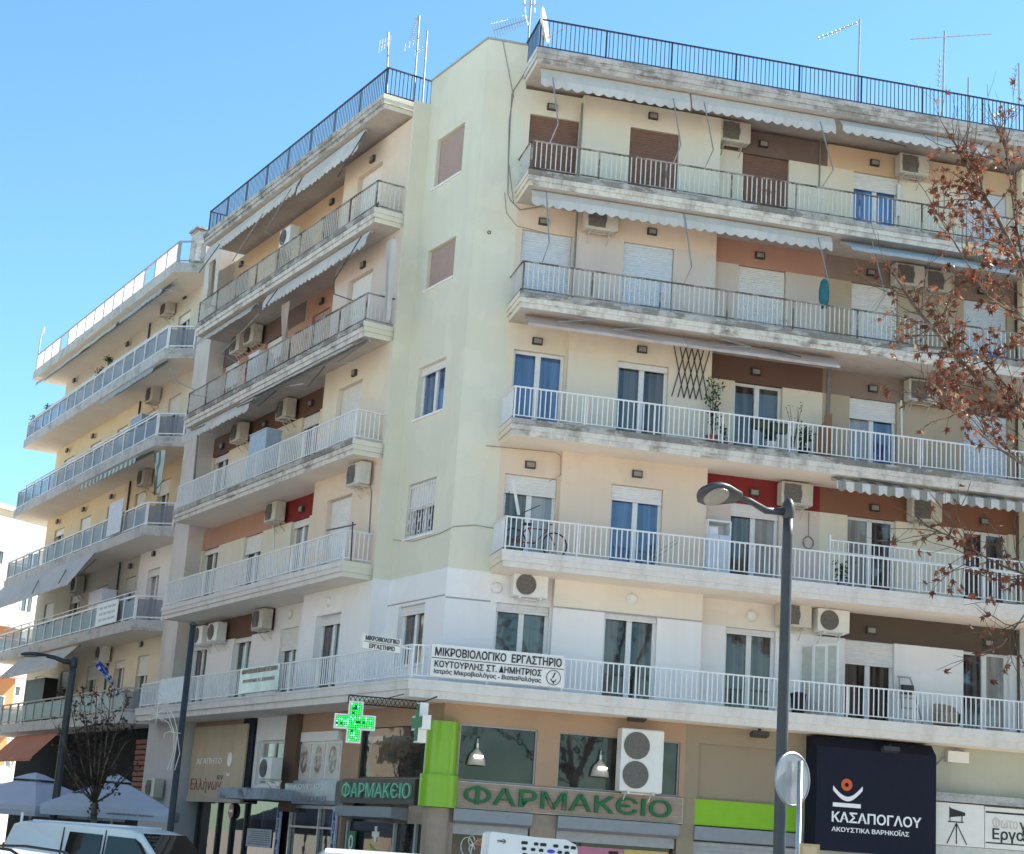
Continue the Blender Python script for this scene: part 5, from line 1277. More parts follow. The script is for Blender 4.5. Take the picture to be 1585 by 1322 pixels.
# ------------------------------------------------------------------ street lamps and poles
def street_lamp(label, base, h, armpts, head, hdir, hs, r0, r1, tilt=0., fat=1., group=None):
    T = thing('street_lamp', label, 'street lamp', base, group)
    mb = MB(); mb.lathe(base, [(r0 * 1.7, 0), (r0 * 1.7, .25), (r0 * 1.1, .32), (r0, .4), (r1, h - .3), (r1 * .95, h)], 16); mb.build('pole', M['pole_grey'], T, smooth=True)
    top = Vector((base.x, base.y, base.z + h))
    mb = MB(); mb.lathe(top, [(r1 * .8, -.06), (r1 * 1.15, .0), (r1 * 1.2, .1), (r1 * 1.1, .2), (r1 * .6, .27), (r1 * .1, .29)], 14); mb.build('cap', M['pole_grey'], T, smooth=True)
    mb = MB(); mb.tube(armpts, [r1 * .75, r1 * .7, r1 * .6, r1 * .55, r1 * .5][:len(armpts)], 10); mb.build('arm', M['pole_grey'], T, smooth=True)
    d = Vector(hdir).normalized(); side = d.cross(Vector((0, 0, 1))).normalized(); upv = side.cross(d)
    side, upv = side * math.cos(tilt) + upv * math.sin(tilt), upv * math.cos(tilt) - side * math.sin(tilt)
    hb = MB(); rings = []
    for q, w, t in ((0, .05, .05), (.06, .11, .07), (.2, .14, .09), (.42, .20, .11), (.62, .22, .105), (.8, .18, .085), (.9, .1, .06), (.93, .03, .03)):
        c = Vector(head) + d * (q - .0) * hs
        rings.append([c + side * math.cos(k * math.pi / 6) * w * fat * hs + upv * math.sin(k * math.pi / 6) * (t if math.sin(k * math.pi / 6) > 0 else t * .45) * fat * hs for k in range(12)])
    hb.loft(rings); hd = hb.build('lamp_head', M['pole_grey'], T, smooth=True)
    lb = MB(); c = Vector(head) + d * .58 * hs - upv * .05 * hs
    lb.loft([[c + (d * math.cos(k * math.pi / 8) * .24 * s + side * math.sin(k * math.pi / 8) *   .17 * fat * s) * hs - upv * (z + .02 * (fat - 1)) for k in range(16)] for s, z in ((1, -.02), (.98, .008), (.7, .02))]); lb.build('lens', M['lamp_glass'], hd)
    return T
M['pole_grey'] = plain('dark_grey_lamp_paint', (.05, .054, .06), .42, .2, .1)
D = 24.5
pt = at(1220, 800, D); base = Vector((pt.x, pt.y, GZ - .12)); h = pt.z - base.z
arm = [at(1217, 793, D), at(1185, 790, D - .1), at(1160, 775, D - .2), at(1140, 770, D - .3)]
hp = at(1146, 771, D - .28); he = at(1083, 762, D - .75)
street_lamp('dark grey street lamp with oval head in front of the red band', base, h, arm, hp, he - hp, (he - hp).length / .93, .095, .078, RAD(-32), 1.3)
D = 47
pt = at(113, 1032, D); base = Vector((pt.x, pt.y, GZ)); h = pt.z - base.z
arm = [at(113, 1026, D), at(100, 1024, D - .1), at(85, 1018, D - .2), at(72, 1015, D - .3)]
hp = at(74, 1015, D - .28); he = at(32, 1013, D - .6)
street_lamp('dark grey street lamp with slim head beside the cafe umbrellas', base, h, arm, hp, he - hp, (he - hp).length / .93, .11, .1)
# tall plain pole with white star decoration
D = 40; pt = at(299, 968, D); base = Vector((pt.x, pt.y, GZ)); T = thing('street_pole', 'tall dark grey street pole in front of the tan shop board', 'pole', base)
mb = MB(); mb.lathe(base, [(.16, 0), (.16, .3), (.085, .36), (.072, pt.z - GZ)], 14); mb.build('shaft', M['pole_grey'], T, smooth=True)
mb = MB(); mb.lathe(Vector((base.x, base.y, pt.z)), [(.095, 0), (.1, .03), (.05, .08)], 12); mb.build('cap', M['pole_grey'], T)
T = thing('star_decoration', 'white wire Christmas star decoration fixed to the tall dark pole', 'decoration', at(275, 1180, D - .15))
sd2 = zz(0, 980, 3.865)
M['wire_white'] = plain('white_wire', (.60, .58, .54), .5)
for cx, cy in ((985, 398), (938, 488)):
    mb = MB(); c = at(*sd2(cx, cy), D - .15)
    for i in range(8):
        an = i * math.pi / 4; mb.tube([c, c + Vector((math.cos(an) * .22, 0, math.sin(an) * .22))], .008, 4)
    mb.build('star', M['wire_white'], T)
for q in ([(990, 420), (1040, 500), (1062, 590), (1050, 700), (1020, 820)], [(1000, 470), (1040, 590), (1040, 700), (1000, 820)], [(960, 505), (1010, 540), (1035, 600)], [(980, 630), (985, 600), (1010, 590), (1080, 600)], [(1060, 600), (1075, 720), (1045, 820)]):
    mb = MB(); mb.tube([at(*sd2(*p_), D - .15) for p_ in q], .010, 5); mb.build('tail', M['wire_white'], T)
# back of a round traffic sign
D = 19.0; c = at(1229, 1206, D); base = Vector((c.x + .06, c.y, GZ - .12)); T = thing('traffic_sign', 'round traffic sign seen from behind on a thin galvanised post', 'sign', base)
dirn = Vector((math.sin(RAD(40)), -math.cos(RAD(40)), 0))
mb = MB(); mb.lathe(c - dirn * .03 , [(.30, 0), (.302, .012), (.285, .02), (.28, .012)], 32, 0, dirn); mb.build('disc', plain('galvanised_sheet', (.22, .235, .26), .4, .7, .18, .5, 3), T)
pp = at(1238, 1206, D - .03); base2 = pp
mb = MB(); mb.lathe(Vector((pp.x, pp.y, GZ - .12)), [(.03, 0), (.03, c.z + .32 - GZ)], 12); mb.build('post', M['alu'], T, smooth=True)
q = at(1245, 1310, 18.9); T = thing('road_sign', 'small tan square sign low on the post of the round sign', 'sign', Vector((q.x, q.y, q.z - .3))); f5 = mkframe((q.x, q.y, 0), .05)
mb = MB(); mb.box(f5, -.05, .17, -.01, .01, q.z - .45, q.z + .03); mb.build('plate', plain('tan_sign', (.42, .3, .16), .6), T); mb = MB(); mb.box(f5, -.02, .14, -.016, -.011, q.z - .4, q.z); mb.build('face', plain('pale_tan_sign', (.5, .38, .24), .6), T)

# ------------------------------------------------------------------ antennas
M['ant'] = plain('antenna_aluminium', (.40, .40, .41), .45, .6, .1)
def antenna(label, fr, v, xb, yb, xt, yt, yagis=(), r=.025):
    ub, zb = fr.px(xb, yb, v); ut, zt = fr.px(xt, yt, v)
    base = fr(ub, v, 20.05 if zb < 21.5 else zb); T = thing('tv_antenna', label, 'antenna', base, 'rooftop antennas')
    base = fr(ub, v, min(zb, 20.05) if zb < 21.5 else zb)
    mb = MB(); mb.tube([base, fr(ut, v, zt)], r, 7); mb.build('mast', M['ant'], T)
    for (x0, y0, x1, y1, n, L, mode) in yagis:
        p0, p1 = fr(*_uvz(fr, x0, y0, v - .05)), fr(*_uvz(fr, x1, y1, v - .05))
        bm_ = MB(); bm_.tube([p0, p1], .014, 5); by = bm_.build('boom', M['ant'], T)
        eb = MB(); ax = (p1 - p0).normalized()
        sd_ = Vector((ax.y, -ax.x, 0)).normalized() if mode == 'h' else ax.cross(fr.n).normalized()
        if mode == 'd': sd_ = (sd_ + Vector((0, 0, .5))).normalized()
        for i in range(n):
            c = p0.lerp(p1, (i + .3) / n); l = L * (1 - .35 * i / n); eb.tube([c - sd_ * l, c + sd_ * l], .009, 4)
        eb.build('elements', M['ant'], by, kind='stuff')
    return T
antenna('short rooftop mast with a small crossed aerial on the cafe-side roof railing corner', FL, .3, 599, 150, 601, 50, [(586, 73, 607, 60, 5, .18, 'd')])
antenna('rooftop mast with a dense white comb aerial near the green parapet', FL, .9, 642, 130, 649, 24, [(637, 62, 646, 26, 12, .22, 'v'), (625, 75, 652, 57, 4, .1, 'd')])
antenna('bare white rooftop pipe mast with a side bracket near the green parapet', FL, 1.1, 656, 130, 661, 48, [(641, 83, 658, 73, 3, .06, 'd')])
antenna('rooftop mast with a white fishbone aerial over the green parapet', FR, 1.6, 817, 72, 822, -6, [(763, 48, 818, 30, 14, .2, 'd'), (808, 6, 838, 8, 2, .25, 'v')])
antenna('thin rooftop mast with a long slanting yagi aerial on the pharmacy-side roof', FR, .9, 1327, 140, 1331, 30, [(1266, 60, 1331, 34, 10, .045, 'd')])
antenna('rooftop mast with a long level yagi aerial on the pharmacy-side roof', FR, .9, 1458, 170, 1462, 48, [(1409, 61, 1535, 53, 16, .08, 'h'), (1453, 135, 1455, 88, 6, .1, 'v')])
antenna('rooftop mast with a lattice aerial above the leafy branches', FR, .9, 1578, 185, 1577, 98, [(1538, 183, 1572, 165, 6, .1, 'd'), (1570, 140, 1572, 102, 5, .12, 'v')])
antenna('plain short rod on the pharmacy-side roof railing', FR, .2, 1498, 195, 1499, 120)
u, z = FR.px(841, 40, .4)
T = thing('satellite_dish', 'white satellite dish seen edge-on at the roof railing corner', 'dish', FR(u, .4, 20.07)); ax = Vector((.97, -.2, .15))
mb = MB(); mb.lathe(FR(u, .4, z) , [(.02, -.07), (.22, -.05), (.36, -.01), (.44, .05), (.445, .06), (.36, .005), (.2, -.035), (.02, -.055)], 24, 0, ax); mb.build('dish', M['sign_white'], T, smooth=True)
mb = MB(); mb.tube([FR(u + .05, .5, 20.07), FR(u, .42, z)], .025, 6); mb.tube([FR(u, .4, z - .4), FR(u + .5, .1, z - .1)], .012, 5); mb.build('stand', M['ant'], T)
u, z = FL.px(62, 530, .4); T = thing('tv_antenna', 'tiny aerial at the far end of the yellow block roof', 'antenna', FL(u, .4, 19.85), 'rooftop antennas'); mb = MB(); mb.tube([FL(u, .4, 19.85), FL(u, .4, z + .6)], .03, 6); mb.build('mast', M['ant'], T); mb = MB(); mb.box(FL, u - .5, u + .1, .38, .42, z + .3, z + .6); mb.build('plate', M['sign_white'], T)

# ------------------------------------------------------------------ cafe umbrellas
def umbrella(label, c, w, zt, zv, rot, txt=None):
    T = thing('cafe_umbrella', label, 'umbrella', (c.x, c.y, GZ), 'white market umbrellas of the cafe')
    f6 = mkframe((c.x, c.y, 0), rot); cloth = M['umb']
    mb = MB(); n = 8; q = []
    def ringz(s, z, sag=0): return [f6(math.copysign(min(1, abs(math.cos(a)) * 1.42), math.cos(a)) * s, math.copysign(min(1, abs(math.sin(a)) * 1.42), math.sin(a)) * s, z - sag * (abs(math.sin(2 * a)) < .5)) for a in [math.pi / 4 * (k + .0) + math.pi / 4 for k in range(8)]]
    mb.loft([ringz(w, zv), ringz(w * .55, zv + (zt - zv) * .5), ringz(w * .2, zt - .1)], cap=False); cn_ = mb.build('canopy', cloth, T)
    sm = cn_.modifiers.new('thick', 'SOLIDIFY'); sm.thickness = .01
    mb = MB(); mb.loft([ringz(w * .24, zt - .04), ringz(w * .1, zt + .1), ringz(w * .01, zt + .16)], cap=False); mb.build('vent_cap', cloth, T)
    mb = MB(); mb.loft([ringz(w, zv + .005), ringz(w * 1.01, zv - .12), ringz(w, zv - .27)], cap=False); mb.build('valance', cloth, T)
    mb = MB(); mb.lathe((c.x, c.y, GZ), [(.4, 0), (.4, .08), (.05, .1), (.035, zt - GZ)], 12); mb.build('pole', M['white_metal'], T)
    for k in range(8):
        mb = MB(); mb.tube([ringz(w * .98, zv - .01)[k], f6(0, 0, zt - .05)], .014, 4); mb.build('rib', M['alu'], T)
    if txt: text(f6, txt, w * .35, -w * 1.015, zv - .14, 0, M['letter_dark'], T, w=w * .7, h=.07)
    return T
M['umb'] = plain('white_canvas', (.52, .555, .64), .85, 0, .05, .2, 2)
def umb_at(x, y, D): q = at(x, y, D); return q
q = at(60, 1205, 50); umbrella('big white cafe umbrella beyond the slim street lamp', Vector((q.x - .1, q.y, 0)), 1.9, q.z, q.z - .8, RAD(-28))
q = at(186, 1208, 47); umbrella('big white cafe umbrella with small print on its valance, by the tall pole', Vector((q.x - .1, q.y, 0)), 1.72, q.z, q.z - .76, RAD(8), 'μεζεδοπωλείο όμορφα')
# flag
q = at(176, 1036, 55); T = thing('flag', 'blue and white striped flag on a pole over the balcony railing', 'flag', FL(*(lambda uz: (uz[0], -.0, uz[1] - .3))(FL.px(187, 1060, -.1))))
u, z = FL.px(180, 1062, -.25); p0 = FL(u, .2, z - .5); p1 = FL(u + .4, -.9, z + .85)
mb = MB(); mb.tube([p0, p1], .018, 6); mb.build('staff', M['alu'], T)
blue, white = plain('flag_blue', (.02, .07, .36), .7), plain('flag_white', (.65, .66, .7), .7)
mb = MB(); A_, B_ = p1, p1.lerp(p0, .55); n = 9
for i in range(n):
    for j in range(8):
        def fp(a, b2):
            s = A_.lerp(B_, a); dr = Vector((.25, -.1, -.5)) * b2 * .9 + Vector((.08, 0, 0)) * math.sin(b2 * 7 + a * 3) + Vector((0, .1, 0)) * math.cos(b2 * 5); return s + dr
        mb.face([fp(i / n, j / 8), fp((i + 1) / n, j / 8), fp((i + 1) / n, (j + 1) / 8), fp(i / n, (j + 1) / 8)], 0 if (i % 2 == 0 or (i < 5 and j < 3)) else 1)
mb.build('cloth', [blue, white], T)

# ------------------------------------------------------------------ vehicles
M['car_white'] = plain('white_car_paint', (.70, .71, .73), .18, 0, .02, .6)
M['car_glass'] = glassy('car_glass', (.008, .009, .01), 1.45, .2)
M['tyre'] = plain('tyre_rubber', (.02, .02, .02), .9)
M['trim'] = plain('black_car_trim', (.02, .02, .021), .6)
M['lamp_red'] = plain('red_lamp', (.3, .01, .01), .3); M['lamp_clear'] = plain('clear_lamp', (.6, .6, .6), .15)
def vehicle(name, label, cat, pos, rot, prof, half, glass, winds, wheels, extras=None, roofrail=None):
    """prof: side outline (x,z); upper part narrows towards the roof. glass: side window polygons"""
    T = thing(name, label, cat, (pos[0], pos[1], pos[2])); f7 = mkframe((pos[0], pos[1], 0), rot); g = pos[2]
    hmax = max(z for x, z in prof)
    def hw(z):
        t = max(0, (z - hmax * .52) / (hmax * .48)); return half * (1 - .13 * t * t) if z > .35 else half * .96
    mb = MB(); rings = []
    for s in (-1, -.93, -.5, 0, .5, .93, 1):
        k = .985 if abs(s) == 1 else 1
        rings.append([f7(x * (1 if abs(s) < 1 else .995), s * hw(z), g + (z if abs(s) < .95 else z - .02 * (z > hmax * .8)) - (.035 * (abs(s) > .9) if z > hmax * .8 else 0)) for x, z in prof])
    mb.loft(rings); mb.build('body', M['car_white'], T)
    for poly in glass:
        for s in (-1, 1):
            mb = MB(); mb.loft([[f7(x, s * (hw(z) + .006), g + z) for x, z in poly], [f7(x, s * (hw(z) - .03), g + z) for x, z in poly]]); mb.build('side_window', M['car_glass'], T)
    for (xa, za, xb, zb, nm) in winds:
        n = Vector((zb - za, 0, -(xb - xa))).normalized(); n = n if n.z > 0 else -n
        ya, yb = hw(za) * .93, hw(zb) * .9
        mb = MB(); o1, o2 = .008, -.02
        mb.loft([[f7(xa + n.x * o, -ya, g + za + n.z * o), f7(xa + n.x * o, ya, g + za + n.z * o), f7(xb + n.x * o, yb, g + zb + n.z * o), f7(xb + n.x * o, -yb, g + zb + n.z * o)] for o in (o1, o2)]); mb.build(nm, M['car_glass'], T)
    for x, r in wheels:
        for s in (-1, 1):
            mb = MB(); c = f7(x, s * (half - .1), g + r); ax = f7.n * s
            mb.lathe(c, [(r * .6, -.1), (r, -.08), (r, .09), (r * .62, .11)], 20, 0, ax); wh = mb.build('wheel', M['tyre'], T)
            mb = MB(); mb.lathe(c, [(r * .6, .08), (r * .5, .105), (r * .12, .1)], 14, 0, ax); mb.build('rim', M['alu'], wh)
    return T, f7, g, hw
# white van
q = at(180, 1282, 36.5)
VX, rot = q.x + .1, RAD(-24)
vp = [(-2.4, .3), (-2.46, .9), (-2.42, 1.5), (-2.3, 1.93), (-2.1, 1.99), (-.6, 2.0), (.7, 1.97), (1.0, 1.9), (1.75, 1.22), (2.35, 1.0), (2.45, .8), (2.45, .35)]
VT, f7, g, hw = vehicle('van', 'white van with dark side windows passing in front of the cafe umbrellas', 'van', (VX - .0, 37.0, GZ - .12), rot, [(x, z * 1.055) for x, z in vp], .95,
   [[(-.85, 1.3), (.05, 1.27), (.05, 1.9), (-.78, 1.92)], [(.2, 1.24), (1.5, 1.22), (1.05, 1.78), (.88, 1.87), (.2, 1.89)]],
   [(1.74, 1.31, 1.02, 1.98, 'windscreen'), (-2.43, 1.3, -2.33, 1.82, 'rear_window')], [(-1.5, .33), (1.55, .33)])
mb = MB(); mb.tube([f7(-2.3, -.6, g + 1.98), f7(-2.3, -.6, g + 2.25)], .03, 6); mb.build('aerial', M['car_white'], VT)
for s in (-1, 1):                     # door seams, mirror, handle, side rail
    for x, za, zb in ((-.95, .45, 2.0), (.13, .42, 2.0), (1.52, .5, 1.22)):
        mb = MB(); mb.loft([[f7(x - .008, s * (hw(z) + o), g + z) for z in (za, (za + zb) / 2, zb)] + [f7(x + .008, s * (hw(z) + o), g + z) for z in (zb, (za + zb) / 2, za)] for o in (.004, -.01)]); mb.build('door_seam', M['trim'], VT)
    mb = MB(); mb.box(f7, 1.28, 1.5, s * 1.0 - .12, s * 1.0 + .12, g + 1.22, g + 1.46); mb.build('mirror', M['trim'], VT)
    mb = MB(); mb.box(f7, .22, .42, s * .965 - .012, s * .965 + .012, g + 1.08, g + 1.12); mb.build('handle', M['trim'], VT)
    mb = MB(); mb.box(f7, -2.3, -.2, s * .958 - .01, s * .958 + .01, g + 1.12, g + 1.15); mb.build('slide_rail', M['trim'], VT)
    mb = MB(); mb.box(f7, -2.47, -2.4, s * .85 - .07, s * .85 + .07, g + 1.0, g + 1.6); mb.build('tail_lamp', M['lamp_red'], VT)
    mb = MB(); mb.box(f7, 2.3, 2.46, s * .7 - .16, s * .7 + .16, g + .78, g + .95); mb.build('headlight', M['lamp_clear'], VT)
    for i in range(3): 
        mb = MB(); mb.box(f7, -2.0, .5, s * (.18 + i * .2) - .015, s * (.18 + i * .2) + .015, g + 2.08, g + 2.118); mb.build('roof_rib', M['car_white'], VT)
# white SUV roof at the lower left
q = at(90, 1305, 25)
sp_ = [(-2.2, .3), (-2.25, .75), (-2.2, 1.05), (-1.95, 1.5), (-1.5, 1.66), (-.4, 1.71), (.4, 1.66), (1.1, 1.12), (2.0, .98), (2.2, .75), (2.22, .3)]
VT, f7, g, hw = vehicle('car', 'white estate car with dark roof rails beside the white van', 'car', (q.x - .55, 25.2, GZ - .12), RAD(-18), sp_, .9,
   [[(-1.75, 1.1), (-.55, 1.08), (-.55, 1.55), (-1.45, 1.5)], [(-.45, 1.08), (.95, 1.06), (.35, 1.52), (-.45, 1.56)]], [(1.08, 1.15, .44, 1.62, 'windscreen'), (-2.16, 1.12, -1.97, 1.46, 'rear_window')], [(-1.35, .33), (1.4, .33)])
for s in (-1, 1):
    mb = MB(); mb.tube([f7(-1.5, s * .68, g + 1.64), f7(-1.35, s * .68, g + 1.71), f7(-.4, s * .68, g + 1.75), f7(.25, s * .68, g + 1.71), f7(.38, s * .68, g + 1.65)], .022, 6); mb.build('roof_rail', M['trim'], VT)
mb = MB(); mb.tube([f7(-1.3, 0, g + 1.68), f7(-1.42, 0, g + 1.83)], .012, 5); mb.build('aerial', M['trim'], VT)
# second pale car at the far left edge
q = at(6, 1290, 45)
vehicle('car', 'pale car at the edge behind the white van', 'car', (q.x - 1.9, 45, GZ - .12), RAD(10), [(a_ * .95, b2 * .93) for a_, b2 in sp_], .85, [[(-1.6, 1.05), (-.5, 1.03), (-.5, 1.42), (-1.35, 1.38)], [(-.42, 1.03), (.9, 1.0), (.35, 1.4), (-.42, 1.43)]], [(1.04, 1.1, .42, 1.5, 'windscreen')], [(-1.3, .32), (1.3, .32)])
# refrigerated van with its cooling unit
q = at(700, 1326, 26.5); q1, q2 = at(757, 1287, 25.6), at(895, 1302, 25.9)
hv = q.z - GZ + .12
rp = [(-2.6, .3), (-2.62, hv - .1), (-2.5, hv), (.2, hv + .0), (.9, hv - .06), (1.2, hv - .3), (1.75, 1.25), (2.5, 1.0), (2.6, .75), (2.6, .3)]
VT, f7, g, hw = vehicle('van', 'white refrigerated van parked in front of the pharmacy', 'van', (q.x + .55, 26.8, GZ - .12), RAD(4), rp, .95, [[(.3, 1.25), (1.6, 1.22), (1.15, hv - .38), (.3, hv - .3)]], [(1.72, 1.28, 1.24, hv - .34, 'windscreen')], [(-1.6, .34), (1.7, .34)])
T = thing('cooling_unit', 'white vented cooling unit on the roof of the refrigerated van', 'cooling unit', (q1.x, q1.y, q.z))
f8 = mkframe((q1.x, q1.y, 0), math.atan2(q2.y - q1.y, q2.x - q1.x)); L = (Vector((q2.x, q2.y, 0)) - Vector((q1.x, q1.y, 0))).length
zb = q.z - .05; zt = q1.z
zt2 = q2.z
mb = MB(); pol = [(0.03, zb), (0, zb + .05), (0.02, zt - .03), (.06, zt), (L * .55, zt - .02 + (zt2 - zt) * .35), (L * .86, zt2 + .01), (L * .98, zt2 - .06), (L, zt2 - .14), (L, zb)]
mb.loft([[f8(x, v, z if v > .0 else z - .0) for x, z in pol] for v in (0, .5)] ); mb.build('casing', M['car_white'], T)
for r, row in enumerate(((.40, .53, .61, .75, .87, .95), (.40, .50, .59, .80, .88), (.41, .52, .60, .72))):
    for x in row:
        wv = (.10, .07, .08)[(r + int(x * 31)) % 3]; zc = zt - .11 - r * .085 + (zt2 - zt) * x * .9
        mb = MB(); x0 = x * L - wv * .5; x1 = x0 + wv; hh = .024
        mb.extr(f8, [(x0, zc - hh * .6), (x0 + .015, zc - hh), (x1 - .015, zc - hh), (x1, zc - hh * .6), (x1, zc + hh * .6), (x1 - .015, zc + hh), (x0 + .015, zc + hh), (x0, zc + hh * .6)], -.006, .02); mb.build('vent', M['trim'], T)
zc = zt - .195 + (zt2 - zt) * .62
mb = MB(); mb.extr(f8, [(L * .70 + .06 * math.cos(t * .4), zc + .028 * math.sin(t * .4)) for t in range(16)], -.008, .01); mb.build('badge', plain('blue_badge', (.05, .05, .4), .4), T)
text(f8, 'CITIMAX', L * .14, -.002, zt - .13, 0, M['letter_dark'], T, w=.12, h=.03)
mb = MB(); mb.tube([f8(L * .14 + .07 * math.cos(t * .25 - 1.2), -.004, zt - .13 + .035 * math.sin(t * .25 - 1.2)) for t in range(11)], .004, 4); mb.build('badge_arc', M['letter_dark'], T)
# ------------------------------------------------------------------ trees
M['bark'] = peel('plane_tree_bark', (.20, .16, .12), (.09, .07, .055), .5, (.05, .04, .035), .4)
M['twig'] = plain('brown_twig', (.085, .058, .042), .8)
def leafmat(name, c, tr):
    m, nt, b = nodes(name); v = coords(nt); f = noise(nt, v, 5, 4)
    k = mix(nt, ramp(nt, f, .3, .7), tuple(x * .55 for x in c), tuple(min(1, x * 1.35) for x in c))
    nt.links.new(k, b.inputs['Base Color']); b.inputs['Roughness'].default_value = .55; b.inputs['Specular IOR Level'].default_value = .35
    t = N(nt, 'ShaderNodeBsdfTranslucent'); nt.links.new(k, t.inputs[0])
    ms = N(nt, 'ShaderNodeMixShader'); ms.inputs[0].default_value = tr
    nt.links.new(b.outputs[0], ms.inputs[1]); nt.links.new(t.outputs[0], ms.inputs[2]); nt.links.new(ms.outputs[0], nt.nodes['Material Output'].inputs[0])
    return m
LEAF = [leafmat('brown_plane_leaf', (.17, .072, .045), .35), leafmat('rust_plane_leaf', (.27, .095, .05), .4), leafmat('pale_sunlit_dry_leaf', (.34, .22, .14), .3)]  # the pale one has sun glints put into its leaf colour
def leaf_shape(rnd, s, curl):
    """five-lobed plane leaf, folded along its ribs, stalk at the origin"""
    out = [(0, 0, 0)]; pts = []
    tips = [(-100, .62), (-48, .92), (0, 1.0), (48, .92), (100, .62)]
    n = []
    for i, (a, r) in enumerate(tips):
        r *= rnd.uniform(.8, 1.1); a = RAD(a + rnd.uniform(-8, 8))
        n.append((a, r))
    for i, (a, r) in enumerate(n):
        pts.append((a, r))
        if i < 4: pts.append(((a + n[i + 1][0]) / 2, .42 * rnd.uniform(.85, 1.15)))
    pts.append((RAD(150), .25)); pts.insert(0, (RAD(-150), .25))
    ring = []
    for i, (a, r) in enumerate(pts):
        z = (curl * r * r if i % 2 == 1 else curl * r * r - .12) + rnd.uniform(-.2, .2)
        ring.append(Vector((math.sin(a) * r, math.cos(a) * r + .25, z)) * s)
    c = Vector((0, .22, .06)) * s
    return c, ring
LEAF2 = [leafmat('dark_dry_leaf', (.045, .03, .024), .2), leafmat('dark_brown_leaf', (.075, .042, .028), .2), leafmat('grey_dry_leaf', (.12, .085, .06), .2)]
LM = []
rl_ = random.Random(5)
for i in range(8):
    c, ring = leaf_shape(rl_, 1.0, rl_.uniform(-.9, .9)); mb = MB(); mb.v = [c] + ring; k = len(ring)
    mb.f = [(0, 1 + j, 2 + j) for j in range(k - 1)] + [(0, k, 1)]; mb.m = [0] * k
    mb.tube([Vector((0, .2, .05)), Vector((0, -.35, .12))], .02, 3)
    me = bpy.data.meshes.new('leaf'); me.from_pydata(mb.v, [], mb.f); me.materials.append(LEAF[(0, 0, 1, 0, 1, 0, 2, 0)[i]]); LM.append(me)
def rdir(r): 
    while 1:
        v = Vector((r.uniform(-1, 1), r.uniform(-1, 1), r.uniform(-1, 1)))
        if .1 < v.length < 1: return v.normalized()
def leaf_matrix(r, p, s):
    d = (rdir(r) + Vector((0, 0, -.75))).normalized(); x = d.cross(rdir(r)).normalized(); z = x.cross(d)
    return Matrix(((x.x * s, d.x * s, z.x * s, p.x), (x.y * s, d.y * s, z.y * s, p.y), (x.z * s, d.z * s, z.z * s, p.z), (0, 0, 0, 1)))
def grow(r, limbs, twig_n, twig_l, leaves, size, keep=lambda p: 1., rt=.013, sub=True):
    """limbs: list of (points, r0, r1). returns wood builder, twig builder and leaf matrices"""
    tw = MB(); lv = []
    for pts, r0, r1 in limbs:
        L = sum((pts[i + 1] - pts[i]).length for i in range(len(pts) - 1))
        n = int(L * twig_n)
        for i in range(n):
            t = r.uniform(.12, 1) * (len(pts) - 1); k = min(int(t), len(pts) - 2); p = pts[k].lerp(pts[k + 1], t - k)
            ax = (pts[k + 1] - pts[k]).normalized()
            d = (rdir(r) + ax * .8 + Vector((0, 0, .35))).normalized(); l = twig_l * r.uniform(.5, 1.2)
            q = [p]; 
            for j in range(4): d = (d + rdir(r) * .28 + Vector((0, 0, .05))).normalized(); q.append(q[-1] + d * l / 4)
            tw.tube(q, rt, 5, rt * .35)
            chains = [q]
            if sub:
                for j in range(2):
                    s0 = q[r.choice((1, 2, 3))]; d2 = (d + rdir(r) * .9).normalized(); c2 = [s0, s0 + d2 * l * .25, s0 + d2 * l * .45 + Vector((0, 0, .03))]
                    tw.tube(c2, rt * .5, 4, rt * .25); chains.append(c2)
            for c in chains:
                for j in range(leaves):
                    k2 = r.uniform(.5, len(c) - 1.01); a = int(k2); pp = c[a].lerp(c[a + 1], k2 - a)
                    if r.random() > keep(pp): continue
                    lv.append((leaf_matrix(r, pp, size * r.uniform(.7, 1.25)), r.randrange(len(LM))))
    return tw, lv
def project(p):
    x, y, z = p.x, p.y, p.z - EYE; w = cp * y + sp * z; u_ = (-sp * y + cp * z) / w; x = x / w
    x, u_ = cr * x + sr * u_, -sr * x + cr * u_
    return 792.5 + FOC * x, 661 - FOC * u_, w
def finish_tree(T, limbs, tw, lv, indiv, lm=None):
    wb_ = MB()
    for pts, r0, r1 in limbs: wb_.tube(pts, r0, 9, r1)
    wb_.build('trunk', M['bark'], T, smooth=True)
    tw.build('twigs', M['twig'], T, kind='stuff')
    o0 = Vector(T['_o']); seen = []; rest = []
    for m, k in lv:
        x, y, w = project(m.translation)
        (seen if (indiv and -20 < x < 1600 and -20 < y < 1340 and w > 0) else rest).append((w, m, k))
    seen.sort(key=lambda q: q[0]); rest += seen[indiv:]
    for w, m, k in seen[:indiv]:
        o = bpy.data.objects.new('leaf', LM[k]); col.objects.link(o); o.parent = T; m2 = m.copy(); m2.translation -= o0; o.matrix_local = m2
    if rest:
        V_, F_, MI = [], [], []
        for w, m, k in rest:
            b_ = len(V_); me = LM[k]
            V_ += [m @ v.co - o0 for v in me.vertices]
            for p_ in me.polygons: F_.append(tuple(b_ + i for i in p_.vertices)); MI.append((0, 0, 1, 0, 1, 0, 2, 0)[k])
        me = bpy.data.meshes.new('crown'); me.from_pydata(V_, [], F_)
        for m in (lm or LEAF): me.materials.append(m)
        me.polygons.foreach_set('material_index', MI)
        o = bpy.data.objects.new('crown', me); col.objects.link(o); o.parent = T; o['kind'] = 'stuff'
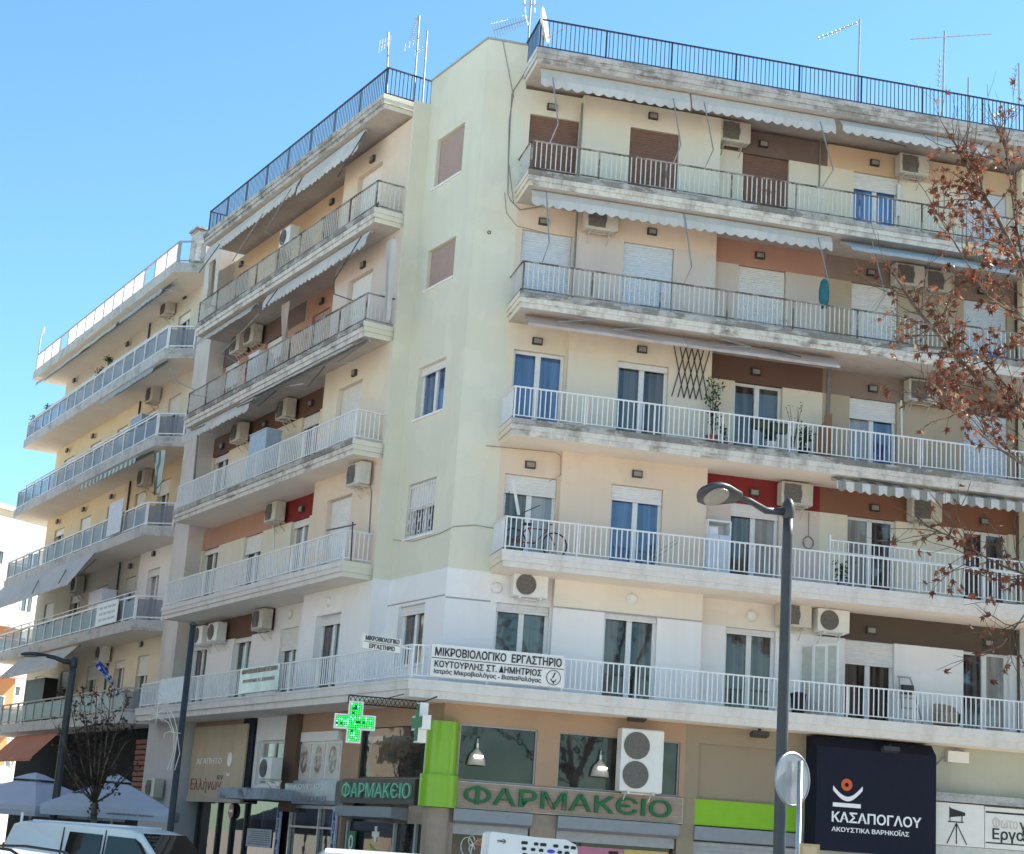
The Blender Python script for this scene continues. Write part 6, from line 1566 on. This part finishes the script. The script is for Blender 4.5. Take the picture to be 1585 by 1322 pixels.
# right plane tree: its limbs reach into the frame from the right
r = random.Random(21)
base = Vector((10.3, 23.0, GZ - .12))
fk = base + Vector((-.3, 0, 4.2))
def P_(*q): return [at(x, y, d) for x, y, d in q]
limbs = [([base, base + Vector((.05, 0, 1.5)), base + Vector((-.1, 0, 3)), fk], .24, .17),
  ([fk, *P_((1690, 820, 23), (1600, 655, 22.6), (1535, 610, 22.4), (1470, 540, 22.2), (1412, 470, 22), (1385, 425, 22))], .055, .014),
  ([fk, *P_((1720, 700, 23), (1640, 540, 23), (1585, 420, 22.8), (1540, 330, 22.6), (1500, 265, 22.5), (1475, 215, 22.4))], .055, .012),
  ([*P_((1640, 540, 23), (1590, 500, 22.4), (1530, 460, 22), (1480, 380, 21.8), (1450, 330, 21.8))], .026, .006),
  ([*P_((1690, 820, 23), (1600, 730, 22), (1540, 690, 21.6), (1480, 640, 21.4), (1430, 610, 21.4))], .026, .006),
  ([*P_((1600, 655, 22.6), (1560, 600, 23.2), (1510, 545, 23.6), (1455, 500, 24), (1420, 520, 24))], .022, .006),
  ([fk, *P_((1700, 980, 22.5), (1620, 900, 22), (1560, 880, 21.8), (1500, 850, 21.6), (1450, 820, 21.6))], .025, .005),
  ([*P_((1620, 900, 22), (1580, 960, 21.5), (1550, 1000, 21.4), (1520, 1010, 21.4))], .012, .005),
  ([*P_((1585, 420, 22.8), (1570, 330, 23), (1560, 250, 23.1), (1545, 190, 23.2))], .016, .006),
  ([fk, fk + Vector((.8, .3, 2)), fk + Vector((1.5, .6, 5)), fk + Vector((1.8, 1.2, 8))], .13, .02),
  ([fk, fk + Vector((.3, -1, 2)), fk + Vector((.4, -2.2, 4.5)), fk + Vector((0.8, -3, 7))], .12, .02),
  ([fk + Vector((1.5, .6, 5)), fk + Vector((2.6, 0, 6.5)), fk + Vector((3.4, -.6, 7.5))], .05, .015)]
def keep(p):
    x, y, w = project(p)
    if not (0 < x < 1620 and 0 < y < 1322): return .75
    if y < 225: return .03 if x < 1545 else .25
    if x < 1440 and y < 440: return .08
    if x < 1360: return .0
    if 690 < y < 830: return .12
    if y > 930: return .2
    if x < 1440: return .35
    return .95
T = thing('plane_tree', 'plane tree with dry brown leaves reaching in over the pharmacy-side balconies', 'tree', base)
tw, lv = grow(r, limbs, 8.0, .85, 3, .082, keep, rt=.008)
finish_tree(T, limbs, tw, lv, 300)
# street trees along the same kerb, outside the frame, that the windows mirror
r = random.Random(4); b0 = Vector((0, 0, 0)); f0 = Vector((0, 0, 4)); lim = [([b0, Vector((.1, 0, 2)), f0], .26, .2)]
for i in range(9):
    an = i * .7 + r.uniform(-.2, .2); el = r.uniform(.6, 2.2); d = Vector((math.cos(an), math.sin(an), el)).normalized(); p = [f0]
    for j in range(5): d = (d + rdir(r) * .18 + Vector((0, 0, .08))).normalized(); p.append(p[-1] + d * r.uniform(1.3, 2.0))
    lim.append((p, .13, .02))
T2 = local(thing('plane_tree', 'street plane tree with dry brown leaves, seen mirrored in the windows', 'tree', (0, 0, 0), 'street trees mirrored in the windows'))
tw, lv = grow(r, lim, 4.5, 1.5, 7, .17, rt=.02)
finish_tree(T2, lim, tw, lv, 0)
T2.location = FR(19, -14, GZ); T2.scale = (1.25, 1.25, 1.35)
for i, (u, v) in enumerate(((26, -14.5), (33, -13.5), (23, -20), (-16, -22))):
    copy_tree(T2, FR(u, v, GZ), 1.3 * (i + 1), T2['label']).scale = (1.3, 1.3, 1.4)
# small street tree in front of the cafe
r = random.Random(9); base = at(145, 1300, 44); base.z = GZ
fk = at(147, 1243, 44)
lim = [([base, base.lerp(fk, .5) + Vector((.02, 0, 0)), fk], .095, .08)]
for tx, ty in ((92, 1130), (108, 1085), (128, 1068), (150, 1062), (172, 1068), (195, 1088), (208, 1125), (100, 1185), (205, 1190), (160, 1110), (135, 1120)):
    q = at(tx, ty, 44 + r.uniform(-.8, .8)); m = fk.lerp(q, .45) + Vector((0, 0, -.12)) + rdir(r) * .1
    lim.append(([fk, m, q], .032, .008))
T = thing('street_tree', 'small bare street tree with a few dark dry leaves in front of the cafe', 'tree', base)
tw, lv = grow(r, lim, 8, .5, 2, .055, rt=.007)
finish_tree(T, lim, tw, lv, 0, LEAF2)
# ------------------------------------------------------------------ things standing on the balconies
a = zz(760, 280, 3.671)
T = thing('trellis', 'dark expanding wooden trellis hung on the cream wall below the pink awning', 'trellis', FR(*(lambda uz: (uz[0], VB - .05, uz[1]))(FR.px(1062, 620, VB))))
u0, u1 = FR.px(*a(1030, 1100), VB)[0], FR.px(*a(1235, 1100), VB)[0]; z1, z0 = FR.px(*a(1140, 955), VB)[1], FR.px(*a(1130, 1240), VB)[1]
n = int((u1 - u0 - .3) / .125)
for i in range(n + 1):
    for sgn in (0, 1):
        x = u0 + i * (u1 - u0 - .3) / n; q = [(x + .3 * sgn, z0), (x + .3 * (1 - sgn), z1)]
        mb = MB(); mb.tube([FR(a_, VB - .03 - .014 * sgn, z) for a_, z in q], .013, 4); mb.build('lath', M['dark_metal'], T)
def pot_plant(label, fr, x, y, v, zfloor, h, pr=.13, ph=.25, spread=.25, mat='leaf_green', n=70, potmat='terracotta', seed=1, size=.05):
    u = fr.px(x, y, v)[0]; r = random.Random(seed); p = fr(u, v, zfloor)
    T = thing('potted_plant', label, 'plant', p)
    mb = MB(); mb.lathe(p, [(pr * .72, 0), (pr, ph), (pr * 1.08, ph), (pr * 1.08, ph + .03), (pr * .9, ph + .03), (pr * .88, ph - .02)], 14); mb.build('pot', M[potmat], T)
    st = MB(); lf = MB()
    for i in range(5):
        d = Vector((r.uniform(-1, 1) * spread, r.uniform(-1, 1) * spread, h - ph)); q = [p + Vector((0, 0, ph)) + d * t + Vector((0, 0, 0)) for t in (0, .35, .7, 1)]
        q = [a_ + rdir(r) * .04 for a_ in q]; st.tube(q, .009, 4, .004)
        for j in range(n // 5):
            k = r.uniform(.6, 2.99); c = q[int(k)].lerp(q[int(k) + 1], k % 1) + rdir(r) * .09; dd = rdir(r); s_ = dd.cross(rdir(r)).normalized(); l = size * r.uniform(.7, 1.5)
            lf.face([c, c + dd * l + s_ * l * .5, c + dd * l * 2, c + dd * l - s_ * l * .5])
    st.build('stems', M['twig'], T, kind='stuff'); lf.build('leaves', M[mat], T, kind='stuff')
    return T
F3, F2_, F1_ = ZK(3), ZK(2), ZK(1)
pot_plant('tall climbing plant in a terracotta pot below the trellis', FR, 1103, 670, .8, F3, 1.75, .16, .34, .16, seed=2, n=180, size=.045)
pot_plant('small potted plant beside the climbing plant', FR, 1120, 680, .6, F3, .55, .09, .18, .1, seed=3, n=40)
pot_plant('bushy plant in a dark pot near the reed screen', FR, 1243, 690, .6, F3, .8, .14, .25, .18, seed=5, n=140, potmat='black')
pot_plant('spindly bare shrub in a pale pot by the cream wall', FR, 1228, 690, .7, F3, 1.35, .14, .25, .22, seed=6, n=30, potmat='sign_white', size=.03)
pot_plant('leafy plant in a pale pot, beside the spindly shrub and nearer the door', FR, 1195, 685, .5, F3, .7, .15, .28, .2, seed=8, n=120, potmat='sign_white')
pot_plant('green plant in a blue pot on the second-floor balcony', FR, 1302, 890, .6, F2_, .62, .12, .2, .18, seed=9, n=90, potmat='g_deep')
for i, (x, y) in enumerate(((1178, 656), (1207, 662))):
    u, z = FR.px(x, y, .15); T = thing('hanging_planter', 'dark green rounded planter hung on the railing inside, ' + ('beside the door mullion' if i == 0 else 'next to the pale pots'), 'planter', FR(u, .17, z - .12), 'railing planters')
    mb = MB(); mb.prof(FR, [(.10, z - .12), (.08, z + .02), (.1, z + .1), (.32, z + .1), (.34, z + .02), (.3, z - .12)], u - .19, u + .19); mb.build('trough', plain('olive_green_plastic', (.05, .06, .035), .6), T)
u0, u1 = FR.px(1262, 660, .9)[0], FR.px(1288, 660, .9)[0]
T = thing('reed_screen', 'tan reed screen with a stepped torn top between two balconies', 'screen', FR(u0, .9, F3)); r = random.Random(3)
for i in range(9):
    a_ = u0 + (u1 - u0) * i / 9; b_ = a_ + (u1 - u0) / 9 * .94; h_ = [.8, .95, .98, 1.02, 1.08, 1.25, 1.32, 1.3, 1.33][i]
    mb = MB(); mb.box(FR, a_, b_, .9, .925, F3 + .02, F3 + h_); mb.build('slat', plain('tan_reed', (.30, .15, .075), .8) if i == 0 else bpy.data.materials['tan_reed'], T)
u, zt = FR.px(1276, 432, .55)
T = thing('folded_parasol', 'folded teal parasol standing on the fourth-floor balcony', 'parasol', FR(u, .55, ZK(4)))
mb = MB(); c = FR(u, .55, 0); mb.lathe(c, [(.03, zt), (.09, zt - .06), (.13, zt - .3), (.125, zt - .55), (.07, zt - .75)], 10); mb.build('canopy', plain('teal_cloth', (.03, .16, .19), .8), T, smooth=True)
mb = MB(); mb.lathe(c, [(.22, ZK(4)), (.22, ZK(4) + .07), (.025, ZK(4) + .09), (.02, zt - .1)], 12); mb.build('pole', M['alu'], T)
# second floor
u0, u1 = FR.px(1094, 850, .95)[0], FR.px(1131, 850, .95)[0]
T = thing('balcony_cabinet', 'white two-door cabinet with an open top shelf on the second-floor balcony', 'cabinet', FR(u0, .95, F2_))
mb = MB(); mb.box(FR, u0, u1, .95, 1.4, F2_ + .01, F2_ + 1.05); mb.build('body', M['shut_blue'], T)
m_ = (u0 + u1) / 2
for p_, q_ in ((u0 + .015, m_ - .006), (m_ + .006, u1 - .015)):
    mb = MB(); mb.box(FR, p_, q_, .93, .949, F2_ + .04, F2_ + 1.03); mb.build('door', M['shut_blue'], T)
mb = MB(); mb.box(FR, u0, u1, .95, 1.4, F2_ + 1.36, F2_ + 1.4); mb.box(FR, u0, u0 + .03, .95, 1.4, F2_ + 1.05, F2_ + 1.359); mb.box(FR, u1 - .03, u1, .95, 1.4, F2_ + 1.05, F2_ + 1.359); mb.box(FR, u0 + .03, u1 - .03, 1.36, 1.4, F2_ + 1.05, F2_ + 1.359); mb.build('top_shelf', M['white_metal'], T)
mb = MB(); mb.box(FR, u0 + .06, u0 + .28, 1.0, 1.2, F2_ + 1.052, F2_ + 1.24); mb.build('box', M['sign_white'], T)
T = thing('drying_rack', 'folded grey drying rack leaning on the railing beside the second-floor door', 'rack', FR(FR.px(1028, 870, .3)[0], .3, F2_))
for q in ([(1008, 862, .25), (1045, 836, .35)], [(1012, 866, .25), (1048, 840, .35)], [(1004, 855, .25), (1006, 872, .25)]):
    mb = MB(); mb.tube([FR(*_uvz(FR, *p_)) for p_ in q], .012, 5); mb.build('bar', M['grey_metal'], T)
T = thing('bicycle', 'dark red bicycle lying low behind the second-floor railing near the corner', 'bicycle', FR(FR.px(825, 862, .5)[0], .5, F2_)); uc = FR.px(825, 862, .5)[0]
for s_ in (-.48, .48):
    mb = MB(); mb.lathe(FR(uc + s_, .5, F2_ + .29), [(.28, -.015), (.3, 0), (.28, .015), (.265, 0), (.28, -.015)], 22, 0, FR.n, False); wh = mb.build('wheel', M['tyre'], T)
mb = MB()
for q in (((-.48, .29), (-.15, .62), (.3, .62), (.48, .29)), ((-.15, .62), (0, .28), (.3, .62)), ((-.48, .29), (0, .28)), ((.3, .62), (.28, .74), (.4, .76))): mb.tube([FR(uc + x, .5, F2_ + z) for x, z in q], .017, 5)
mb.build('frame', plain('dark_red_paint', (.2, .02, .025), .4), T)
mb = MB(); mb.box(FR, uc - .28, uc - .05, .45, .55, F2_ + .68, F2_ + .73); mb.build('saddle', M['black'], T)
for k, (x0, x1) in enumerate(((790, 800), )):
    T = thing('leaning_board', 'white narrow board leaning out in front of the corner door of the second floor', 'board', FR(*_uvz(FR, 805, 795, .6)))
    mb = MB(); p0, p1 = FR(*_uvz(FR, 794, 742, .5)), FR(*_uvz(FR, 803, 797, .6)); mb.tube([p0, p1], .035, 4); mb.build('board', M['sign_white'], T)
    mb = MB(); mb.tube([FR(*_uvz(FR, 804, 796, .6)), FR(*_uvz(FR, 836, 782, .8))], .012, 5); mb.tube([FR(*_uvz(FR, 788, 760, .5)), FR(*_uvz(FR, 787, 810, .5))], .012, 5); mb.build('bracket', M['dark_metal'], T, kind='stuff')
T = thing('cable_coil', 'grey cable coil hanging on the white wall under the rust band', 'cable', FR(*_uvz(FR, 1251, 850, VC - .02))); c = FR(*_uvz(FR, 1251, 840, VC - .03))
mb = MB(); mb.tube([c + FR.d * math.cos(t * .42) * (.13 + .012 * math.sin(t)) + Vector((0, 0, math.sin(t * .42) * .15)) for t in range(31)], .012, 5); mb.tube([c + Vector((0, 0, .15)), c + Vector((0, 0, .75))], .009, 5); mb.build('coil', M['grey_cable'], T)
# raised second railing of the second floor
ur = FR.px(1284, 880, .25)[0]
mb = MB(); bb = MB()
mb.box(FR, ur, 21.9, .2, .235, F2_ + 1.06, F2_ + 1.09); mb.box(FR, ur, 21.9, .2, .235, F2_ + .8, F2_ + .822); mb.box(FR, ur - .03, ur, .2, .235, F2_, F2_ + 1.2)
for i in range(int((21.9 - ur) / .13)): bb.box(FR, ur + i * .13 + .05, ur + i * .13 + .07, .208, .228, F2_ + .823, F2_ + 1.059)
for i in range(1, 6): mb.box(FR, ur + i * 2.1, ur + i * 2.1 + .03, .2, .235, F2_, F2_ + 1.06)
rr2 = mb.build('raised_railing', M['white_metal'], B); bb.build('balusters', M['white_metal'], rr2, kind='stuff')
# first floor
T = thing('step_ladder', 'grey aluminium step ladder leaning on the white first-floor wall', 'ladder', FR(FR.px(1418, 1112, .9)[0], .9, F1_))
ul = FR.px(1412, 1080, .95)[0]; zt = FR.px(1410, 1046, .95)[1]
mb = MB(); mb.tube([FR(ul - .19, .95, F1_), FR(ul - .17, 1.3, zt - .05), FR(ul - .1, 1.32, zt), FR(ul + .08, 1.32, zt), FR(ul + .14, 1.3, zt - .06), FR(ul + .3, .95, F1_)], .022, 6); mb.build('frame', M['grey_metal'], T)
for i in range(5):
    z = F1_ + .18 + i * .25; t = (z - F1_) / (zt - F1_); mb = MB(); mb.box(FR, ul - .18, ul + .28 - .14 * t, .96 + .34 * t, 1.04 + .34 * t, z, z + .03); mb.build('step', M['grey_metal'], T)
mb = MB(); mb.box(FR, ul - .14, ul + .14, 1.14, 1.26, zt - .42, zt - .2); mb.build('tray', M['dark_metal'], T)
u0, u1 = FR.px(1254, 1050, .9)[0], FR.px(1293, 1050, .6)[0]
T = thing('folding_screen', 'white framed folding glass screen dividing the first-floor balcony', 'screen', FR(u0, .9, F1_)); pl = [(u0, 1.45), (u0 + .12, 1.0), (u0 + .34, .75), (u1, .45)]
for i in range(3):
    A_, B_ = FR(pl[i][0], pl[i][1], 0), FR(pl[i + 1][0], pl[i + 1][1], 0); L = (B_ - A_).length; d = (B_ - A_) / L; lf = Frame(A_, d, Vector((-d.y, d.x, 0)), 1, 0); z0, z1 = F1_ + .03, F1_ + 1.72 + .0
    mb = MB(); mb.box(lf, 0, .04, -.02, .02, z0, z1); mb.box(lf, L - .04, L, -.02, .02, z0, z1); mb.box(lf, .04, L - .04, -.02, .02, z0, z0 + .05); mb.box(lf, .04, L - .04, -.02, .02, z1 - .05, z1); fo = mb.build('frame', M['frame_white'], T)
    mb = MB(); mb.box(lf, .04, L - .04, -.004, .004, z0 + .05, z1 - .05); mb.build('pane', plain('frosted_pane', (.45, .46, .42), .35) if i == 0 else bpy.data.materials['frosted_pane'], fo)
u = FR.px(1465, 1120, .8)[0]; T = thing('wicker_chair', 'beige wicker tub chair behind the first-floor railing', 'chair', FR(u, .8, F1_)); mw = plain('beige_wicker', (.36, .29, .21), .8, 0, .3, .3, 30)
mb = MB(); c = FR(u, .8, F1_)
mb.loft([[c + FR.d * math.cos(RAD(t)) * rr_ + FR.n * math.sin(RAD(t)) * rr_ + Vector((0, 0, z * (1 if z < .3 else .62 + .38 * max(0, math.sin(RAD(t))) ** .5))) for t in range(-20, 201, 20)] for rr_, z in ((.3, .1), (.32, .4), (.33, .62), (.29, .62), (.28, .38))], cap=False, closed=False); mb.build('back', mw, T)
mb = MB(); mb.lathe(c, [(.24, .1), (.28, .32), (.27, .38)], 16); mb.build('seat', mw, T)
u = FR.px(1235, 1100, .9)[0]; T = thing('waste_bin', 'black plastic bin behind the lamp pole on the first-floor balcony', 'bin', FR(u, .9, F1_)); mb = MB(); mb.lathe(FR(u, .9, F1_), [(.14, 0), (.18, .48), (.19, .48), (.19, .52), (.1, .56)], 14); mb.build('body', M['black'], T)
# left facade items
u0, u1 = sorted((FL.px(380, 700, .9)[0], FL.px(412, 690, .9)[0]))
T = thing('balcony_cabinet', 'tall pale blue cabinet on the third-floor balcony of the cafe-side facade', 'cabinet', FL(u0, .6, ZK(3))); uc = FL.px(385, 700, .25)[0]
mb = MB(); mb.box(FL, uc - 1.1, uc + .15, .3, .75, ZK(3) + .01, ZK(3) + 1.5); mb.build('body', plain('pale_blue_sheet', (.34, .42, .52), .5), T); mb = MB(); mb.box(FL, uc - 1.13, uc + .18, .27, .78, ZK(3) + 1.501, ZK(3) + 1.53); mb.build('lid', plain('pale_blue_lid', (.42, .5, .6), .5), T)
uc = FL.px(397, 560, .4)[0]; T = thing('balcony_cabinet', 'low white cabinet on the fourth-floor balcony of the cafe-side facade', 'cabinet', FL(uc, .4, ZK(4))); mb = MB(); mb.box(FL, uc - .4, uc + .4, .3, .75, ZK(4) + .01, ZK(4) + 1.05); mb.build('body', M['shut_blue'], T); mb = MB(); mb.box(FL, uc - .42, uc + .42, .28, .77, ZK(4) + 1.051, ZK(4) + 1.08); mb.build('lid', M['sign_white'], T)
T = thing('laundry_pole', 'dark laundry pole on a post at the second-floor corner railing', 'pole', FL(*_uvz(FL, 543, 868, .1)))
mb = MB(); mb.tube([FL(*_uvz(FL, 543, 868, .1)), FL(*_uvz(FL, 546, 808, .1))], .018, 6); mb.tube([FL(*_uvz(FL, 550, 812, .1)), FL(*_uvz(FL, 506, 821, .4))], .018, 6); mb.build('bar', M['dark_metal'], T)
ub = FL.px(140, 925, .3)[0]
T = thing('balcony_cabinet', 'pale lilac sheet cabinet on a lower balcony of the yellow block', 'cabinet', FL(ub, .3, Z2[2])); mb = MB(); mb.box(FL, ub - 1.4, ub + .2, .3, .8, Z2[2] + .01, Z2[2] + 1.45); mb.build('body', M['shut_blue'], T)
mb = MB(); mb.box(FL, ub - 1.43, ub + .23, .27, .83, Z2[2] + 1.451, Z2[2] + 1.48); mb.build('lid', M['sign_white'], T)
ub = FL.px(205, 655, .3)[0]
T = thing('balcony_cabinet', 'grey sheet cabinet on the yellow wall balcony of the far block', 'cabinet', FL(ub, .3, Z2[4])); mb = MB(); mb.box(FL, ub - 1.0, ub + .2, .3, .8, Z2[4] + .01, Z2[4] + 1.3); mb.build('body', plain('grey_sheet', (.3, .33, .38), .5), T); mb = MB(); mb.box(FL, ub - 1.03, ub + .23, .27, .83, Z2[4] + 1.301, Z2[4] + 1.33); mb.build('lid', M['sign_white'], T)
ub = FL.px(45, 1075, .3)[0]
T = thing('balcony_cabinet', 'black framed cabinet on the first-floor balcony of the yellow block', 'cabinet', FL(ub, .3, Z2[1])); mb = MB(); mb.box(FL, ub - 2.0, ub + .6, .3, .8, Z2[1] + .01, Z2[1] + 1.65); mb.build('body', M['black'], T); mb = MB(); mb.box(FL, ub + .601, ub + .66, .28, .82, Z2[1] + .01, Z2[1] + 1.68); mb.build('side_panel', M['sign_white'], T)
for x, y, k, lb, s_ in ((150, 575, 5, 'round bushy plant on the top balcony rail of the yellow block', 1), (70, 630, 5, 'dark round hanging plant at the far end of the top balcony', 2), (48, 648, 5, 'pale spiky plant at the far corner of the top balcony', 3), (163, 556, 5, 'loose leafy plant behind the top balcony rail of the yellow block', 4)):
    u, z = FL.px(x, y, .15); p = FL(u, .3, Z2[5]); T = thing('potted_plant', lb, 'plant', p); r = random.Random(s_ + 40); lf = MB()
    for i in range(150):
        c = FL(u, .3, z) + rdir(r) * r.uniform(.03, .2); dd = rdir(r); sd_ = dd.cross(rdir(r)).normalized(); l = .045
        lf.face([c, c + dd * l + sd_ * l * .5, c + dd * l * 2, c + dd * l - sd_ * l * .5])
    lf.build('leaves', M['leaf_green'] if s_ != 2 else M['twig'], T, kind='stuff'); mb = MB(); mb.lathe(p, [(.1, 0), (.14, .28), (.015, .3), (.012, max(.4, z - Z2[5]))], 12); mb.build('pot', M['terracotta'], T)

u, z = FR.px(757, 360, VA); mb = MB(); mb.lathe(FR(u, VA, z), [(.045, -.01), (.045, .02), (.03, .02), (.03, -.01), (.045, -.01)], 12, 0, FR.n * -1, False); mb.build('vent_pipe', M['dark_metal'], B)
for ob in bpy.data.objects:
    if '_o' in ob: del ob['_o']
